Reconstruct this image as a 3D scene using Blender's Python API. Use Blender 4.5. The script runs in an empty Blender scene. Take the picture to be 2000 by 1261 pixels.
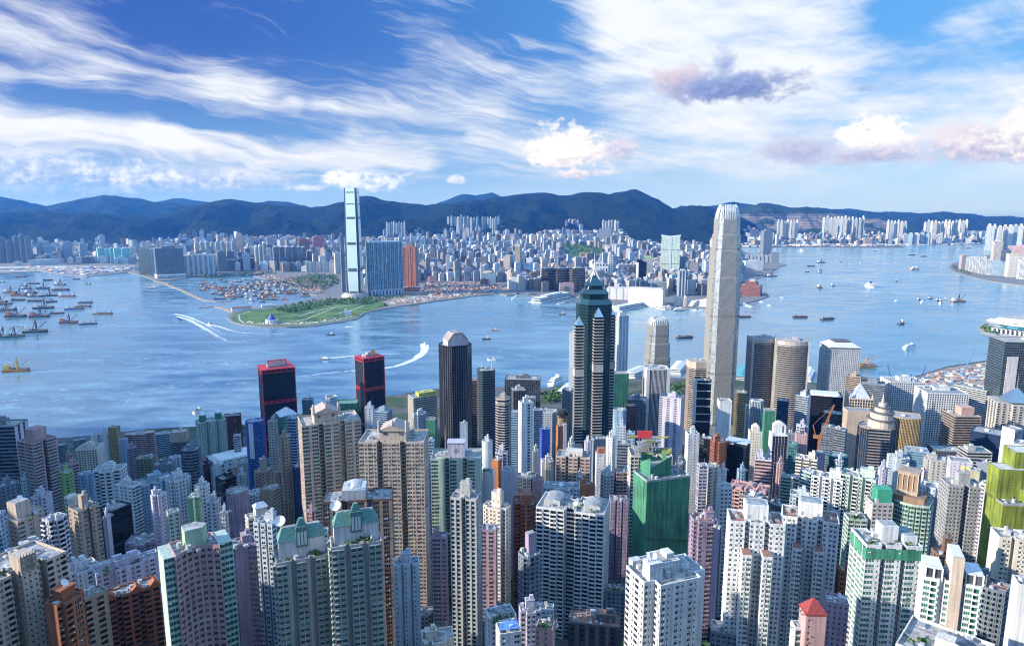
import bpy, math, random
import numpy as np
from mathutils import Vector

R = math.radians
SC = bpy.context.scene
COL = SC.collection
rng = random.Random(7)

# ---------------------------------------------------------------- camera
F, CZ = 2000 * 24 / 36, 404.0
TH = math.atan(225.5 / F)
cT, sT = math.cos(TH), math.sin(TH)
cam_data = bpy.data.cameras.new("camera")
cam_data.lens = 24
cam_data.sensor_width = 36
cam_data.sensor_fit = 'HORIZONTAL'
cam_data.clip_start = 1
cam_data.clip_end = 90000
cam = bpy.data.objects.new("camera", cam_data)
COL.objects.link(cam)
cam.location = (0, 0, CZ)
cam.rotation_euler = (R(90) - TH, 0, 0)
SC.camera = cam

def ray(px, py):
    xc, yc = (px - 1000) / F, (630.5 - py) / F
    return xc, cT + yc * sT, -sT + yc * cT
def at(px, py, Y):                  # the point the photo shows at (px,py), Y metres north of the lookout
    x, y, z = ray(px, py)
    k = Y / y
    return Vector((x * k, Y, CZ + z * k))
def atz(px, py, z=0.0):             # where that sight line meets height z
    x, y, w = ray(px, py)
    k = (z - CZ) / w
    return Vector((x * k, y * k, z))
def sky_dir(px, py):
    x, y, z = ray(px, py)
    return math.degrees(math.atan2(x, y)), math.degrees(math.atan2(z, math.hypot(x, y)))

# ---------------------------------------------------------------- light
SUN_AZ, SUN_EL = -104.0, 20.0       # azimuth from north-of-view, clockwise
sun_data = bpy.data.lights.new("sun", 'SUN')
sun_data.energy = 4.6
sun_data.angle = R(0.55)
sun_data.color = (1.0, 0.91, 0.80)
sun = bpy.data.objects.new("sun", sun_data)
COL.objects.link(sun)
to_sun = Vector((math.sin(R(SUN_AZ)) * math.cos(R(SUN_EL)), math.cos(R(SUN_AZ)) * math.cos(R(SUN_EL)), math.sin(R(SUN_EL))))
sun.rotation_euler = to_sun.to_track_quat('Z', 'Y').to_euler()
sun.location = to_sun * 3000

SC.view_settings.view_transform = 'Standard'
SC.view_settings.look = 'None'
SC.view_settings.gamma = 1
SC.view_settings.exposure = 0.88
SC.cycles.use_denoising = True
SC.cycles.filter_width = 1.1
SC.cycles.max_bounces = 6
SC.cycles.diffuse_bounces = 2
SC.cycles.glossy_bounces = 3
SC.cycles.volume_bounces = 0
SC.cycles.transparent_max_bounces = 8
SC.cycles.sample_clamp_indirect = 4

# small shader-graph helper: sockets with arithmetic
class E:
    def __init__(s, t, k): s.t, s.k = t, k
    def _m(s, op, *o, clamp=False):
        n = s.t.nodes.new('ShaderNodeMath'); n.operation = op; n.use_clamp = clamp
        for i, v in enumerate((s,) + o):
            if isinstance(v, E): s.t.links.new(v.k, n.inputs[i])
            else: n.inputs[i].default_value = v
        return E(s.t, n.outputs[0])
    def __add__(s, o): return s._m('ADD', o)
    __radd__ = __add__
    def __sub__(s, o): return s._m('SUBTRACT', o)
    def __rsub__(s, o): return (s * -1) + o
    def __mul__(s, o): return s._m('MULTIPLY', o)
    __rmul__ = __mul__
    def __truediv__(s, o): return s._m('DIVIDE', o)
    def f(s, op, *o): return s._m(op, *o)
    def sat(s): return s._m('ADD', 0.0, clamp=True)
    def step(s, a, b, lo=0.0, hi=1.0, smooth=True):
        n = s.t.nodes.new('ShaderNodeMapRange'); n.interpolation_type = 'SMOOTHSTEP' if smooth else 'LINEAR'
        s.t.links.new(s.k, n.inputs[0])
        for i, v in enumerate((a, b, lo, hi)): n.inputs[i + 1].default_value = v
        return E(s.t, n.outputs[0])
def vec(t, x, y, z):
    n = t.nodes.new('ShaderNodeCombineXYZ')
    for i, v in enumerate((x, y, z)):
        if isinstance(v, E): t.links.new(v.k, n.inputs[i])
        else: n.inputs[i].default_value = v
    return E(t, n.outputs[0])
def xyz(t, v):
    n = t.nodes.new('ShaderNodeSeparateXYZ'); t.links.new(v.k, n.inputs[0])
    return [E(t, o) for o in n.outputs]
def noise(t, v, scale=1.0, detail=4.0, rough=0.55, dist=0.0):
    n = t.nodes.new('ShaderNodeTexNoise'); t.links.new(v.k, n.inputs['Vector'])
    n.inputs['Scale'].default_value = scale; n.inputs['Detail'].default_value = detail
    n.inputs['Roughness'].default_value = rough; n.inputs['Distortion'].default_value = dist
    return E(t, n.outputs['Fac'])
def mix(t, f, a, b, mode='MIX'):
    n = t.nodes.new('ShaderNodeMix'); n.data_type = 'RGBA'; n.blend_type = mode; n.clamp_factor = True
    for sock, v in ((n.inputs[0], f), (n.inputs[6], a), (n.inputs[7], b)):
        if isinstance(v, E): t.links.new(v.k, sock)
        elif isinstance(v, (tuple, list)): sock.default_value = (*v, 1) if len(v) == 3 else v
        else: sock.default_value = v
    return E(t, n.outputs[2])

# ---------------------------------------------------------------- world: Nishita sky with cirrus and cumulus
world = bpy.data.worlds.new("World")
SC.world = world
world.use_nodes = True
wt = world.node_tree
wt.nodes.clear()
w_out = wt.nodes.new('ShaderNodeOutputWorld')
w_bg = wt.nodes.new('ShaderNodeBackground')
wt.links.new(w_bg.outputs[0], w_out.inputs[0])
sky = wt.nodes.new('ShaderNodeTexSky')
sky.sky_type = 'NISHITA'
sky.sun_disc = False
sky.sun_elevation = R(SUN_EL)
sky.sun_rotation = R(SUN_AZ)
sky.altitude = 400
sky.air_density = 1.0
sky.dust_density = 0.4
sky.ozone_density = 3.0
SKY_STRENGTH = 0.13
w_bg.inputs[1].default_value = SKY_STRENGTH
tc = wt.nodes.new('ShaderNodeTexCoord')
dirv = E(wt, tc.outputs['Generated'])
dx, dy, dz = xyz(wt, dirv)
az = dx.f('ARCTAN2', dy) * 57.2958
el = dz.f('ARCSINE') * 57.2958
# streaks fan out from a far point low on the right
fa, fe = (az * -1) + 46.0, el + 2.5
th_ = fe.f('ARCTAN2', fa) * 57.2958
rr_ = (fa * fa + fe * fe).f('SQRT')
st4 = noise(wt, vec(wt, th_ * 3.6, rr_ * 0.16, 9.3), 1.0, 6.0, 0.7)
warp = noise(wt, vec(wt, az * 0.09, el * 0.16, 0.0), 1.0, 3.0) - 0.5
tw = th_ + warp * 5.0
st1 = noise(wt, vec(wt, tw * 0.42, rr_ * 0.028, 1.7), 1.0, 6.0, 0.62)
st2 = noise(wt, vec(wt, tw * 1.5, rr_ * 0.075, 5.1), 1.0, 5.0, 0.65)
st3 = noise(wt, vec(wt, az * 0.12, el * 0.45, 8.0), 1.0, 6.0, 0.6)
rk = az.step(-6.0, 24.0)
dens = (st1 - 0.5) * (1.7 - rk * 1.35) + (st2 - 0.5) * (0.95 - rk * 0.95) + (st4 - 0.5) * (0.34 - rk * 0.34) + (st3 - 0.5) * (1.0 + rk * 0.9) - (az.f('ABSOLUTE').step(50.0, 90.0) + el.step(22.0, 40.0)) * 0.22
def stroke(p0, p1, wid, amt):       # a soft band of more (or less) cirrus along a great-circle-ish line
    (a0, e0), (a1, e1) = sky_dir(*p0), sky_dir(*p1)
    ex, ey = a1 - a0, e1 - e0
    L2 = ex * ex + ey * ey + 1e-6
    u, v = az - a0, el + warp * 1.4 - e0
    k = ((u * ex + v * ey) * (1 / L2)).sat()
    qx, qy = u - k * ex, v - k * ey
    q = (qx * qx + qy * qy) * (-1.0 / (wid * wid))
    return q.f('EXPONENT') * amt
for p0, p1, wd, am in (
    ((-60, 35), (500, 165), 1.3, .36), ((430, 150), (1100, 300), 1.7, .36), ((-60, 222), (330, 262), 1.25, .55),
    ((300, 265), (830, 318), 1.0, .46), ((60, 178), (380, 228), .95, -.46), ((330, 232), (660, 252), .8, -.34),
    ((300, 25), (720, 110), 2.3, -.40), ((980, 10), (1130, 62), 1.7, -.55), ((600, 215), (900, 262), .5, -.30),
    ((1230, 20), (1560, 90), 4.6, .58), ((1150, 40), (1420, 210), 2.2, .30), ((1000, 230), (1150, 215), 1.2, -.2), ((1250, 255), (1950, 250), 2.2, .30),
    ((1750, 20), (1780, 60), 2.0, -.42), ((1850, 110), (2000, 200), 3.2, .12), ((700, 130), (980, 210), 1.6, .16),
    ((-50, 320), (700, 340), 1.4, .30), ((0, 140), (200, 150), 1.0, .18), ((600, 20), (900, 60), 1.2, -.2)):
    dens = dens + stroke(p0, p1, wd, am)
cirrus = dens.step(-0.24, 0.74)
grad = el.step(-1.0, 13.0)
CS = 1.0 / SKY_STRENGTH             # colours below are what the sky really sends out
def C(r, g, b, k=.575): return (r * CS * k, g * CS * k, b * CS * k)
nish = E(wt, sky.outputs[0])
side = az.step(-30.0, 34.0)
deep = mix(wt, side, C(.010, .075, .42), C(.10, .38, .84))
low = mix(wt, side, C(.16, .38, .74), C(.46, .66, .90))
blue = mix(wt, grad, low, deep)
blue = mix(wt, 0.9, nish, blue)
hz = el.step(0.0, 4.2)
white = mix(wt, grad, C(.95, .94, .95), C(.90, .94, .99))
skyc = mix(wt, cirrus * hz.step(0.0, 1.0, 0.25, 0.97), blue, white)
skyc = mix(wt, el.step(-.5, 2.6, 0.62, 0.0), skyc, mix(wt, side, C(.36, .53, .76), C(.50, .67, .86)))
# cumulus: unions of warped ellipses, lit from the upper left
nz = noise(wt, vec(wt, az * 0.42, el * 0.62, 3.0), 1.0, 8.0, 0.6, 0.4)
nz2 = noise(wt, vec(wt, az * 1.3, el * 1.7, 6.0), 1.0, 8.0, 0.64)
nn = (nz - 0.5) * 2.4 + (nz2 - 0.5) * 1.5
def cumulus(px, py, rx, ry, lit, base, soft=.55, bias=0.0, flat=0.55):
    global skyc
    a0, e0 = sky_dir(px, py)
    ra, re = rx / 24.5, ry / 24.5
    u = (az - a0) * (1 / ra)
    v = (el - e0) * (1 / re)
    low_ = v.f('MINIMUM', 0.0) * flat
    d = (u * u + v * v + low_ * low_ * 2.0).f('SQRT')
    m = (1.14 - d + nn * 0.85).step(-0.06, soft * 1.25)
    sh = (v * 0.62 - u * 0.22 + (nz2 - 0.5) * 3.0 + (nz - 0.5) * 1.6 + bias).step(-0.8, 0.8)
    skyc = mix(wt, m, skyc, mix(wt, sh, tuple(v * .92 for v in base), tuple(v * 1.12 for v in lit)))
LIT, PUR = C(.93, .90, .90), C(.42, .46, .66)
for a in (
    (50, 340, 170, 44, C(.74, .80, .92), C(.27, .42, .72), .9, -.15), (265, 350, 95, 28, C(.84, .88, .96), C(.26, .41, .71), .8, -.15),
    (430, 354, 140, 28, C(.78, .80, .90), C(.36, .50, .80), 1.0, -.1), (120, 376, 230, 15, C(.45, .57, .82), C(.26, .40, .70), 1.0, -.3), (330, 372, 150, 12, C(.50, .62, .84), C(.32, .46, .74), 1.0, -.2),
    (715, 356, 84, 24, C(.92, .95, .99), C(.46, .60, .85), .5, .15), (600, 368, 50, 10, C(.75, .82, .94), C(.48, .62, .86), .7, 0), (890, 352, 20, 9, C(.75, .80, .92), C(.55, .66, .86), .6, 0),
    (1330, 165, 66, 40, C(.66, .58, .66), C(.30, .38, .66), .6, .2), (1440, 172, 125, 34, C(.34, .42, .68), C(.20, .28, .58), .6, -.3), (1418, 130, 26, 34, C(.42, .50, .74), C(.30, .40, .70), .8, 0),
    (1105, 292, 92, 46, C(.98, .93, .90), C(.66, .63, .72), .42, .45), (1215, 290, 38, 28, C(.72, .68, .78), C(.46, .52, .74), .6, .1), (1130, 340, 66, 11, C(.85, .80, .82), C(.62, .64, .78), .6, .2),
    (1560, 295, 78, 34, C(.56, .56, .72), C(.40, .46, .70), .7, 0), (1712, 270, 56, 40, C(.98, .97, .97), C(.60, .60, .74), .4, .5), (1700, 305, 96, 20, C(.62, .60, .74), C(.44, .48, .70), .7, -.1),
    (1930, 285, 130, 44, C(.76, .70, .76), C(.42, .44, .66), .6, .1), (2030, 262, 80, 50, C(.95, .90, .88), C(.55, .55, .72), .6, .3), (1688, 173, 20, 9, C(.40, .52, .78), C(.32, .46, .76), .8, 0)):
    cumulus(*a)
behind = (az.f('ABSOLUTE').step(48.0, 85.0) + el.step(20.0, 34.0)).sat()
skyc = mix(wt, behind, skyc, mix(wt, 0.35, C(.27, .54, 1.0, 1.0), nish))  # unseen sky behind the camera, brightened blue as added fill light
skyc = mix(wt, dz.step(-0.02, 0.0), C(.25, .36, .50), skyc)
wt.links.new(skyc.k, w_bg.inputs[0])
world.cycles.sampling_method = 'MANUAL'
world.cycles.sample_map_resolution = 512

# ---------------------------------------------------------------- materials
MATS = {}
def new_mat(key):
    m = bpy.data.materials.new(key); m.use_nodes = True
    t = m.node_tree
    return m, t, t.nodes['Principled BSDF']
def tex(t, kind='Object'):
    n = t.nodes.get('tc') or t.nodes.new('ShaderNodeTexCoord'); n.name = 'tc'
    return E(t, n.outputs[kind])
def attr(t, name):
    n = t.nodes.new('ShaderNodeAttribute'); n.attribute_name = name
    return n
def wall(c, rough=.8, dirt=.44, key=None):
    k = ('wall', c, rough, dirt)
    if k in MATS: return MATS[k]
    m, t, b = new_mat(key or 'wall paint')
    p = tex(t)
    x, y, z = xyz(t, p)
    n1 = noise(t, vec(t, x * .9, y * .9, z * .035), 1.0, 4.0, .6)
    n2 = noise(t, p, .06, 3.0)
    fl = (z * (1 / 3.0)).f('FRACT').step(.0, .09, .86, 1.0, smooth=False)
    k1 = fl * n1.step(.33, .72, 1.03, 1 - dirt, smooth=False) * n2.step(.3, .7, 1.06, .9)
    col = mix(t, 1.0, c, vec(t, k1, k1, k1), 'MULTIPLY')
    t.links.new(col.k, b.inputs['Base Color'])
    b.inputs['Roughness'].default_value = rough
    b.inputs['Specular IOR Level'].default_value = .35
    MATS[k] = m
    return m
def glass(c=(.05, .07, .09), metal=0.0, rough=.12, curtain=.5, key='window glass'):
    k = ('glass', c, metal, rough, curtain)
    if k in MATS: return MATS[k]
    m, t, b = new_mat(key)
    r = E(t, attr(t, 'rnd').outputs['Fac'])
    c2 = tuple(min(.6, v * 1.7 + .06) for v in c)
    col = mix(t, r, tuple(v * .6 for v in c), c)
    col = mix(t, (r * 7.31).f('FRACT').step(1 - .34 * curtain, 1 - .3 * curtain), col, c2 if metal > .2 else tuple(min(.5, v * .8 + .17 * curtain) for v in c))
    t.links.new(col.k, b.inputs['Base Color'])
    b.inputs['Metallic'].default_value = metal
    b.inputs['Roughness'].default_value = rough
    wob = noise(t, tex(t), .35, 2.0)
    bp = t.nodes.new('ShaderNodeBump'); bp.inputs['Strength'].default_value = .12; bp.inputs['Distance'].default_value = .3
    t.links.new(wob.k, bp.inputs['Height']); t.links.new(bp.outputs[0], b.inputs['Normal'])
    MATS[k] = m
    return m
def pattern_wall(c, g=(.06, .08, .10), bay=3.2, fh=3.0, uw=(.2, .8), vw=(.32, .84), tint=False, key='wall with windows'):
    """render with a window grid laid in metres along the wall (UV)"""
    k = ('pat', c, g, bay, fh, uw, vw, tint)
    if k in MATS: return MATS[k]
    m, t, b = new_mat(key)
    u, v, _ = xyz(t, tex(t, 'UV'))
    fu, fv = (u * (1 / bay)).f('FRACT'), (v * (1 / fh)).f('FRACT')
    iu, iv = (u * (1 / bay)).f('FLOOR'), (v * (1 / fh)).f('FLOOR')
    mask = fu.f('GREATER_THAN', uw[0]) * fu.f('LESS_THAN', uw[1]) * fv.f('GREATER_THAN', vw[0]) * fv.f('LESS_THAN', vw[1])
    wn = t.nodes.new('ShaderNodeTexWhiteNoise'); wn.noise_dimensions = '3D'
    t.links.new(vec(t, iu, iv, 0.0).k, wn.inputs[0])
    r = E(t, wn.outputs[0])
    gc = mix(t, r.f('POWER', 3.0) * .75, g, tuple(min(.5, x * 1.5 + .18) for x in g))
    wc = c
    if tint:
        wc = E(t, attr(t, 'tint').outputs['Color'])
    x, y, z = xyz(t, tex(t))
    n1 = noise(t, vec(t, x * .08, y * .08, z * .02), 1.0, 3.0).step(.3, .75, 1.05, .82)
    wc = mix(t, 1.0, wc, vec(t, n1, n1, n1), 'MULTIPLY')
    t.links.new(mix(t, mask, wc, gc).k, b.inputs['Base Color'])
    t.links.new(mask.step(0, 1, .8, .2).k, b.inputs['Roughness'])
    MATS[k] = m
    return m
def plain(c, rough=.7, metal=0.0, var=.25, scale=.2, c2=None, key='paint', bump=0.0):
    k = ('plain', c, rough, metal, var, scale, c2, bump)
    if k in MATS: return MATS[k]
    m, t, b = new_mat(key)
    n = noise(t, tex(t), scale, 5.0, .62)
    col = mix(t, n.step(.32, .68), tuple(v * (1 - var) for v in c), c2 or tuple(min(1, v * (1 + var * .5)) for v in c))
    t.links.new(col.k, b.inputs['Base Color'])
    b.inputs['Roughness'].default_value = rough; b.inputs['Metallic'].default_value = metal
    if bump:
        bp = t.nodes.new('ShaderNodeBump'); bp.inputs['Strength'].default_value = .6; bp.inputs['Distance'].default_value = bump
        t.links.new(n.k, bp.inputs['Height']); t.links.new(bp.outputs[0], b.inputs['Normal'])
    MATS[k] = m
    return m
def netting(c):
    k = ('net', c)
    if k in MATS: return MATS[k]
    m, t, b = new_mat('scaffold netting')
    u, v, _ = xyz(t, tex(t, 'UV'))
    n = noise(t, vec(t, u * .55, v * .03, 0.0), 1.0, 4.0, .65)
    n2 = noise(t, tex(t), .07, 4.0)
    lines = (v * (1 / 2.1)).f('FRACT').step(.86, .93) * .3 + (u * (1 / 2.6)).f('FRACT').step(.9, .95) * .2
    kk = n.step(.3, .72, 1.25, .5) * n2.step(.3, .7, 1.15, .7) * (1.0 - lines)
    col = mix(t, 1.0, c, vec(t, kk, kk, kk), 'MULTIPLY')
    t.links.new(col.k, b.inputs['Base Color'])
    b.inputs['Roughness'].default_value = .75
    bp = t.nodes.new('ShaderNodeBump'); bp.inputs['Strength'].default_value = .5; bp.inputs['Distance'].default_value = .4
    t.links.new(n.k, bp.inputs['Height']); t.links.new(bp.outputs[0], b.inputs['Normal'])
    MATS[k] = m
    return m

# ---------------------------------------------------------------- mesh builder
class Geo:
    def __init__(s): s.q, s.p = [], []
    def quads(s, a, mat, uv=None, tint=None):
        a = np.asarray(a, dtype=np.float32).reshape(-1, 4, 3)
        if len(a): s.q.append((a, mat, uv, tint))
    def poly(s, pts, mat): s.p.append(([tuple(p) for p in pts], mat))
    def box(s, c, d, mat, rot=0.0, taper=1.0, bottom=False):
        x, y, z = c; a, b, h = d[0] / 2, d[1] / 2, d[2]
        co, si = math.cos(rot), math.sin(rot)
        def P(u, v, w, k=1.0): return (x + (u * co - v * si) * k, y + (u * si + v * co) * k, z + w)
        B = [P(-a, -b, 0), P(a, -b, 0), P(a, b, 0), P(-a, b, 0)]
        T = [P(-a, -b, h, taper), P(a, -b, h, taper), P(a, b, h, taper), P(-a, b, h, taper)]
        f = [[B[i], B[(i + 1) % 4], T[(i + 1) % 4], T[i]] for i in range(4)] + [T]
        if bottom: f.append(B[::-1])
        s.quads(f, mat)
    def prism(s, poly, z0, z1, mat, cap=None, top=None):
        """poly: CCW plan points; top: plan points at z1 when they differ"""
        top = top or poly
        n = len(poly)
        s.quads([[(*poly[i], z0), (*poly[(i + 1) % n], z0), (*top[(i + 1) % n], z1), (*top[i], z1)] for i in range(n)], mat)
        s.poly([(*p, z1) for p in top], mat if cap is None else cap)
    def cyl(s, x, y, z0, z1, r0, r1, mat, n=10):
        a = [2 * math.pi * i / n for i in range(n)]
        s.prism([(x + r0 * math.cos(t), y + r0 * math.sin(t)) for t in a], z0, z1, mat, None, [(x + r1 * math.cos(t), y + r1 * math.sin(t)) for t in a])
    def bar(s, p, q, w, mat):
        p, q = Vector(p), Vector(q)
        d = (q - p).normalized()
        u = d.cross(Vector((0, 0, 1)))
        u = (u if u.length > .01 else Vector((1, 0, 0))).normalized() * w / 2
        v = d.cross(u).normalized() * w / 2
        A = [p - u - v, p + u - v, p + u + v, p - u + v]
        B = [a + (q - p) for a in A]
        s.quads([[A[i], A[(i + 1) % 4], B[(i + 1) % 4], B[i]] for i in range(4)] + [B, A[::-1]], mat)
    def bowl(s, c, r, tilt, rot, mat, n=12):
        """a satellite dish: shallow bowl on a short post"""
        x, y, z = c
        f = Vector((math.sin(rot) * math.cos(tilt), -math.cos(rot) * math.cos(tilt), math.sin(tilt)))
        u = f.cross(Vector((0, 0, 1))).normalized(); v = u.cross(f)
        o = Vector(c) + Vector((0, 0, r * 1.15))
        rings = [[o + (u * math.cos(t) + v * math.sin(t)) * r * k + f * (r * .35 * k * k) for t in [2 * math.pi * i / n for i in range(n)]] for k in (.02, .55, 1.0)]
        for a, b in zip(rings, rings[1:]):
            s.quads([[a[i], a[(i + 1) % n], b[(i + 1) % n], b[i]] for i in range(n)], mat)
        s.bar(c, o - f * .2, r * .16, mat)
        s.bar(o, o + f * r * .8, r * .06, mat)
    def roof(s, x0, x1, y0, y1, z0, z1, mat, ridge=0.0):
        """hip (ridge<1) or gable-like roof over a rectangle; ridge = share of the length kept"""
        cx, cy = (x0 + x1) / 2, (y0 + y1) / 2
        l = (x1 - x0) / 2 * ridge
        a, b = (cx - l, cy, z1), (cx + l, cy, z1)
        s.quads([[(x0, y0, z0), (x1, y0, z0), b, a], [(x1, y1, z0), (x0, y1, z0), a, b]], mat)
        s.poly([(x1, y0, z0), (x1, y1, z0), b], mat); s.poly([(x0, y1, z0), (x0, y0, z0), a], mat)
    def empty(s): return not s.q and not s.p
    def build(s, name, mats, parent=None):
        if s.empty(): return None
        V, M, U, Tn, LT = [], [], [], [], []
        has_t = any(x[3] is not None for x in s.q)
        for a, m, uv, tint in s.q:
            k = len(a)
            V.append(a.reshape(-1, 3)); M.append(np.full(k, m, np.int32)); LT.append(np.full(k, 4, np.int32))
            U.append(np.zeros((k * 4, 2), np.float32) if uv is None else np.asarray(uv, np.float32).reshape(-1, 2))
            if has_t: Tn.append(np.tile(np.array([[.5, .5, .5, 1]], np.float32), (k, 1)) if tint is None else np.asarray(tint, np.float32).reshape(k, 4))
        for pts, m in s.p:
            V.append(np.array(pts, np.float32)); M.append(np.array([m], np.int32)); LT.append(np.array([len(pts)], np.int32))
            U.append(np.array([(p[0], p[1]) for p in pts], np.float32))
            if has_t: Tn.append(np.array([[.4, .4, .42, 1]], np.float32))
        V, M, LT, U = np.concatenate(V), np.concatenate(M), np.concatenate(LT), np.concatenate(U)
        me = bpy.data.meshes.new(name)
        nv, nf = len(V), len(LT)
        me.vertices.add(nv); me.loops.add(nv); me.polygons.add(nf)
        me.vertices.foreach_set('co', V.ravel())
        me.loops.foreach_set('vertex_index', np.arange(nv, dtype=np.int32))
        ls = np.zeros(nf, np.int32); ls[1:] = np.cumsum(LT)[:-1]
        me.polygons.foreach_set('loop_start', ls)
        me.polygons.foreach_set('loop_total', LT)
        me.polygons.foreach_set('material_index', M)
        me.uv_layers.new(name='UVMap').data.foreach_set('uv', U.ravel())
        at_ = me.attributes.new('rnd', 'FLOAT', 'FACE')
        at_.data.foreach_set('value', np.random.default_rng(nf).random(nf).astype(np.float32))
        if has_t:
            a2 = me.attributes.new('tint', 'FLOAT_COLOR', 'FACE')
            a2.data.foreach_set('color', np.concatenate(Tn).ravel())
        for m in (mats if isinstance(mats, (list, tuple)) else [mats]): me.materials.append(m)
        me.update()
        o = bpy.data.objects.new(name, me)
        COL.objects.link(o)
        if parent is not None: o.parent = parent
        return o

def tag(o, label=None, cat=None, group=None, kind=None):
    for k, v in (('label', label), ('category', cat), ('group', group), ('kind', kind)):
        if v: o[k] = v
    return o
def thing(name, loc, rz=0.0, label=None, cat=None, group=None):
    o = bpy.data.objects.new(name, None); COL.objects.link(o)
    o.empty_display_size = 5
    o.location = loc; o.rotation_euler = (0, 0, rz)
    return tag(o, label, cat, group)
def copy_thing(root, loc, rz=0.0, label=None, group=None, scale=1.0):
    kids = {}
    for o in root.children_recursive: kids.setdefault(o.parent.name, []).append(o)
    r = root.copy(); COL.objects.link(r)
    r.location = loc; r.rotation_euler = (0, 0, rz); r.scale = (scale,) * 3
    if label: r['label'] = label
    if group: r['group'] = group
    def rec(src, dst):
        for ch in kids.get(src.name, []):
            c = ch.copy(); COL.objects.link(c); c.parent = dst
            rec(ch, c)
    rec(root, r)
    return r

# colours (albedo)
K = dict(white=(.72, .75, .78), cream=(.71, .66, .58), beige=(.57, .47, .39), tan=(.42, .33, .26), brown=(.20, .115, .08), rust=(.36, .13, .07), red=(.42, .06, .05),
         pink=(.54, .35, .36), mauve=(.36, .29, .40), blue=(.05, .12, .52), pale=(.52, .60, .68), sky=(.30, .44, .60), grey=(.36, .38, .40), dgrey=(.13, .14, .16), black=(.022, .024, .03),
         green=(.05, .22, .13), lime=(.28, .46, .17), mint=(.46, .58, .52), teal=(.08, .26, .27), orange=(.44, .17, .08), gold=(.46, .35, .18), navy=(.025, .045, .12),
         maroon=(.11, .04, .045), slate=(.20, .24, .30), lav=(.58, .56, .68), olive=(.32, .30, .20), silver=(.55, .58, .62), stone=(.49, .48, .47))
G = dict(d=(.035, .045, .055), b=(.03, .07, .13), g=(.04, .12, .11), t=(.03, .10, .13), k=(.012, .015, .02), br=(.06, .045, .035), gg=(.05, .20, .15))

# ================================================================ ground, water, hills
def vnoise(x, y, seed=0):
    xi, yi = np.floor(x).astype(np.int64), np.floor(y).astype(np.int64)
    fx, fy = x - xi, y - yi
    fx, fy = fx * fx * (3 - 2 * fx), fy * fy * (3 - 2 * fy)
    def h(a, b):
        n = (a * 374761393 + b * 668265263 + seed * 1442695041) & 0x7fffffff
        n = ((n ^ (n >> 13)) * 1274126177) & 0x7fffffff
        return ((n ^ (n >> 16)) & 0xffff) / 65535.0
    return (h(xi, yi) * (1 - fx) + h(xi + 1, yi) * fx) * (1 - fy) + (h(xi, yi + 1) * (1 - fx) + h(xi + 1, yi + 1) * fx) * fy
def fbm(x, y, o=5, seed=0):
    r, a, t = 0, .5, 0
    for i in range(o):
        r = r + a * vnoise(x, y, seed + i); t += a
        x, y, a = x * 2.03 + 11.3, y * 2.03 + 5.7, a * .5
    return r / t

# --- island slope under the lookout
PROF = [(-900, 540), (-300, 505), (-100, 420), (0, 397), (60, 325), (150, 250), (220, 203), (300, 165), (350, 142), (400, 122), (500, 90), (600, 66), (700, 46), (800, 31), (900, 19), (1000, 10), (1090, 4.2), (4000, 4.2)]
PX_, PZ_ = [p[0] for p in PROF], [p[1] for p in PROF]
def gz(x, y):
    z = np.interp(y, PX_, PZ_)
    # unseen peak flank west of the lookout, ridge shaped to shade western towers
    w = np.clip((-x - .9 * np.maximum(y, 0) - 150) / 420, 0, 1)
    w = w * w * (3 - 2 * w) * np.clip((1250 - y) / 350, 0, 1)
    return z + w * np.maximum(0, np.interp(y, [0, 260, 430, 900], [330, 350, 495, 480]) - z)
isl = [atz(*p, 3) for p in ((-900, 960), (-400, 905), (-100, 872), (0, 862), (130, 856), (300, 838), (480, 830), (640, 800), (760, 774), (850, 760), (960, 756), (1060, 760), (1110, 750), (1200, 742), (1300, 738), (1450, 742), (1590, 748), (1680, 736), (1760, 744), (1800, 732), (1850, 716), (1930, 704), (2050, 690), (2300, 672), (3000, 640))]
ix, iy = [p.x for p in isl], [p.y for p in isl]
def coast(x): return np.interp(x, ix, iy)
gx = np.concatenate([np.linspace(-2600, -900, 18), np.linspace(-880, 1600, 125), np.linspace(1650, 3600, 20)])
gt = np.linspace(0, 1, 110)
XX, TT = np.meshgrid(gx, gt)
YY = -900 + TT * (coast(XX) + 900)
ZZ = gz(XX, YY) + np.where(YY < 1000, (fbm(XX / 60, YY / 60, 4) - .5) * np.clip((1000 - YY) / 300, 0, 1) * 8 - 2, 0)
def grid_quads(X, Y, Z):
    P = np.stack([X, Y, Z], -1)
    return np.stack([P[:-1, :-1], P[:-1, 1:], P[1:, 1:], P[1:, :-1]], 2).reshape(-1, 4, 3)
def smooth_grid(name, X, Y, Z, mat, parent=None):
    n, m = X.shape
    me = bpy.data.meshes.new(name)
    i = np.arange(n * m).reshape(n, m)
    f = np.stack([i[:-1, :-1], i[:-1, 1:], i[1:, 1:], i[1:, :-1]], -1).reshape(-1, 4)
    me.from_pydata(np.stack([X, Y, Z], -1).reshape(-1, 3).tolist(), [], f.tolist())
    me.polygons.foreach_set('use_smooth', [True] * len(me.polygons))
    me.materials.append(mat)
    o = bpy.data.objects.new(name, me); COL.objects.link(o)
    return o
def ground_mat(name, urban, green, cut, scale):
    m, t, b = new_mat(name)
    p = tex(t)
    n = noise(t, p, scale, 6.0, .6)
    n2 = noise(t, p, scale * 9, 4.0, .6)
    c = mix(t, n2, tuple(v * .6 for v in urban), tuple(v * 1.35 for v in urban))
    g = mix(t, n2, tuple(v * .55 for v in green), tuple(v * 1.4 for v in green))
    t.links.new(mix(t, n.step(cut - .06, cut + .06), c, g).k, b.inputs['Base Color'])
    b.inputs['Roughness'].default_value = .9
    return m
M_ISL = ground_mat('island streets and slopes', (.10, .10, .11), (.035, .07, .025), .52, .012)
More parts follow.
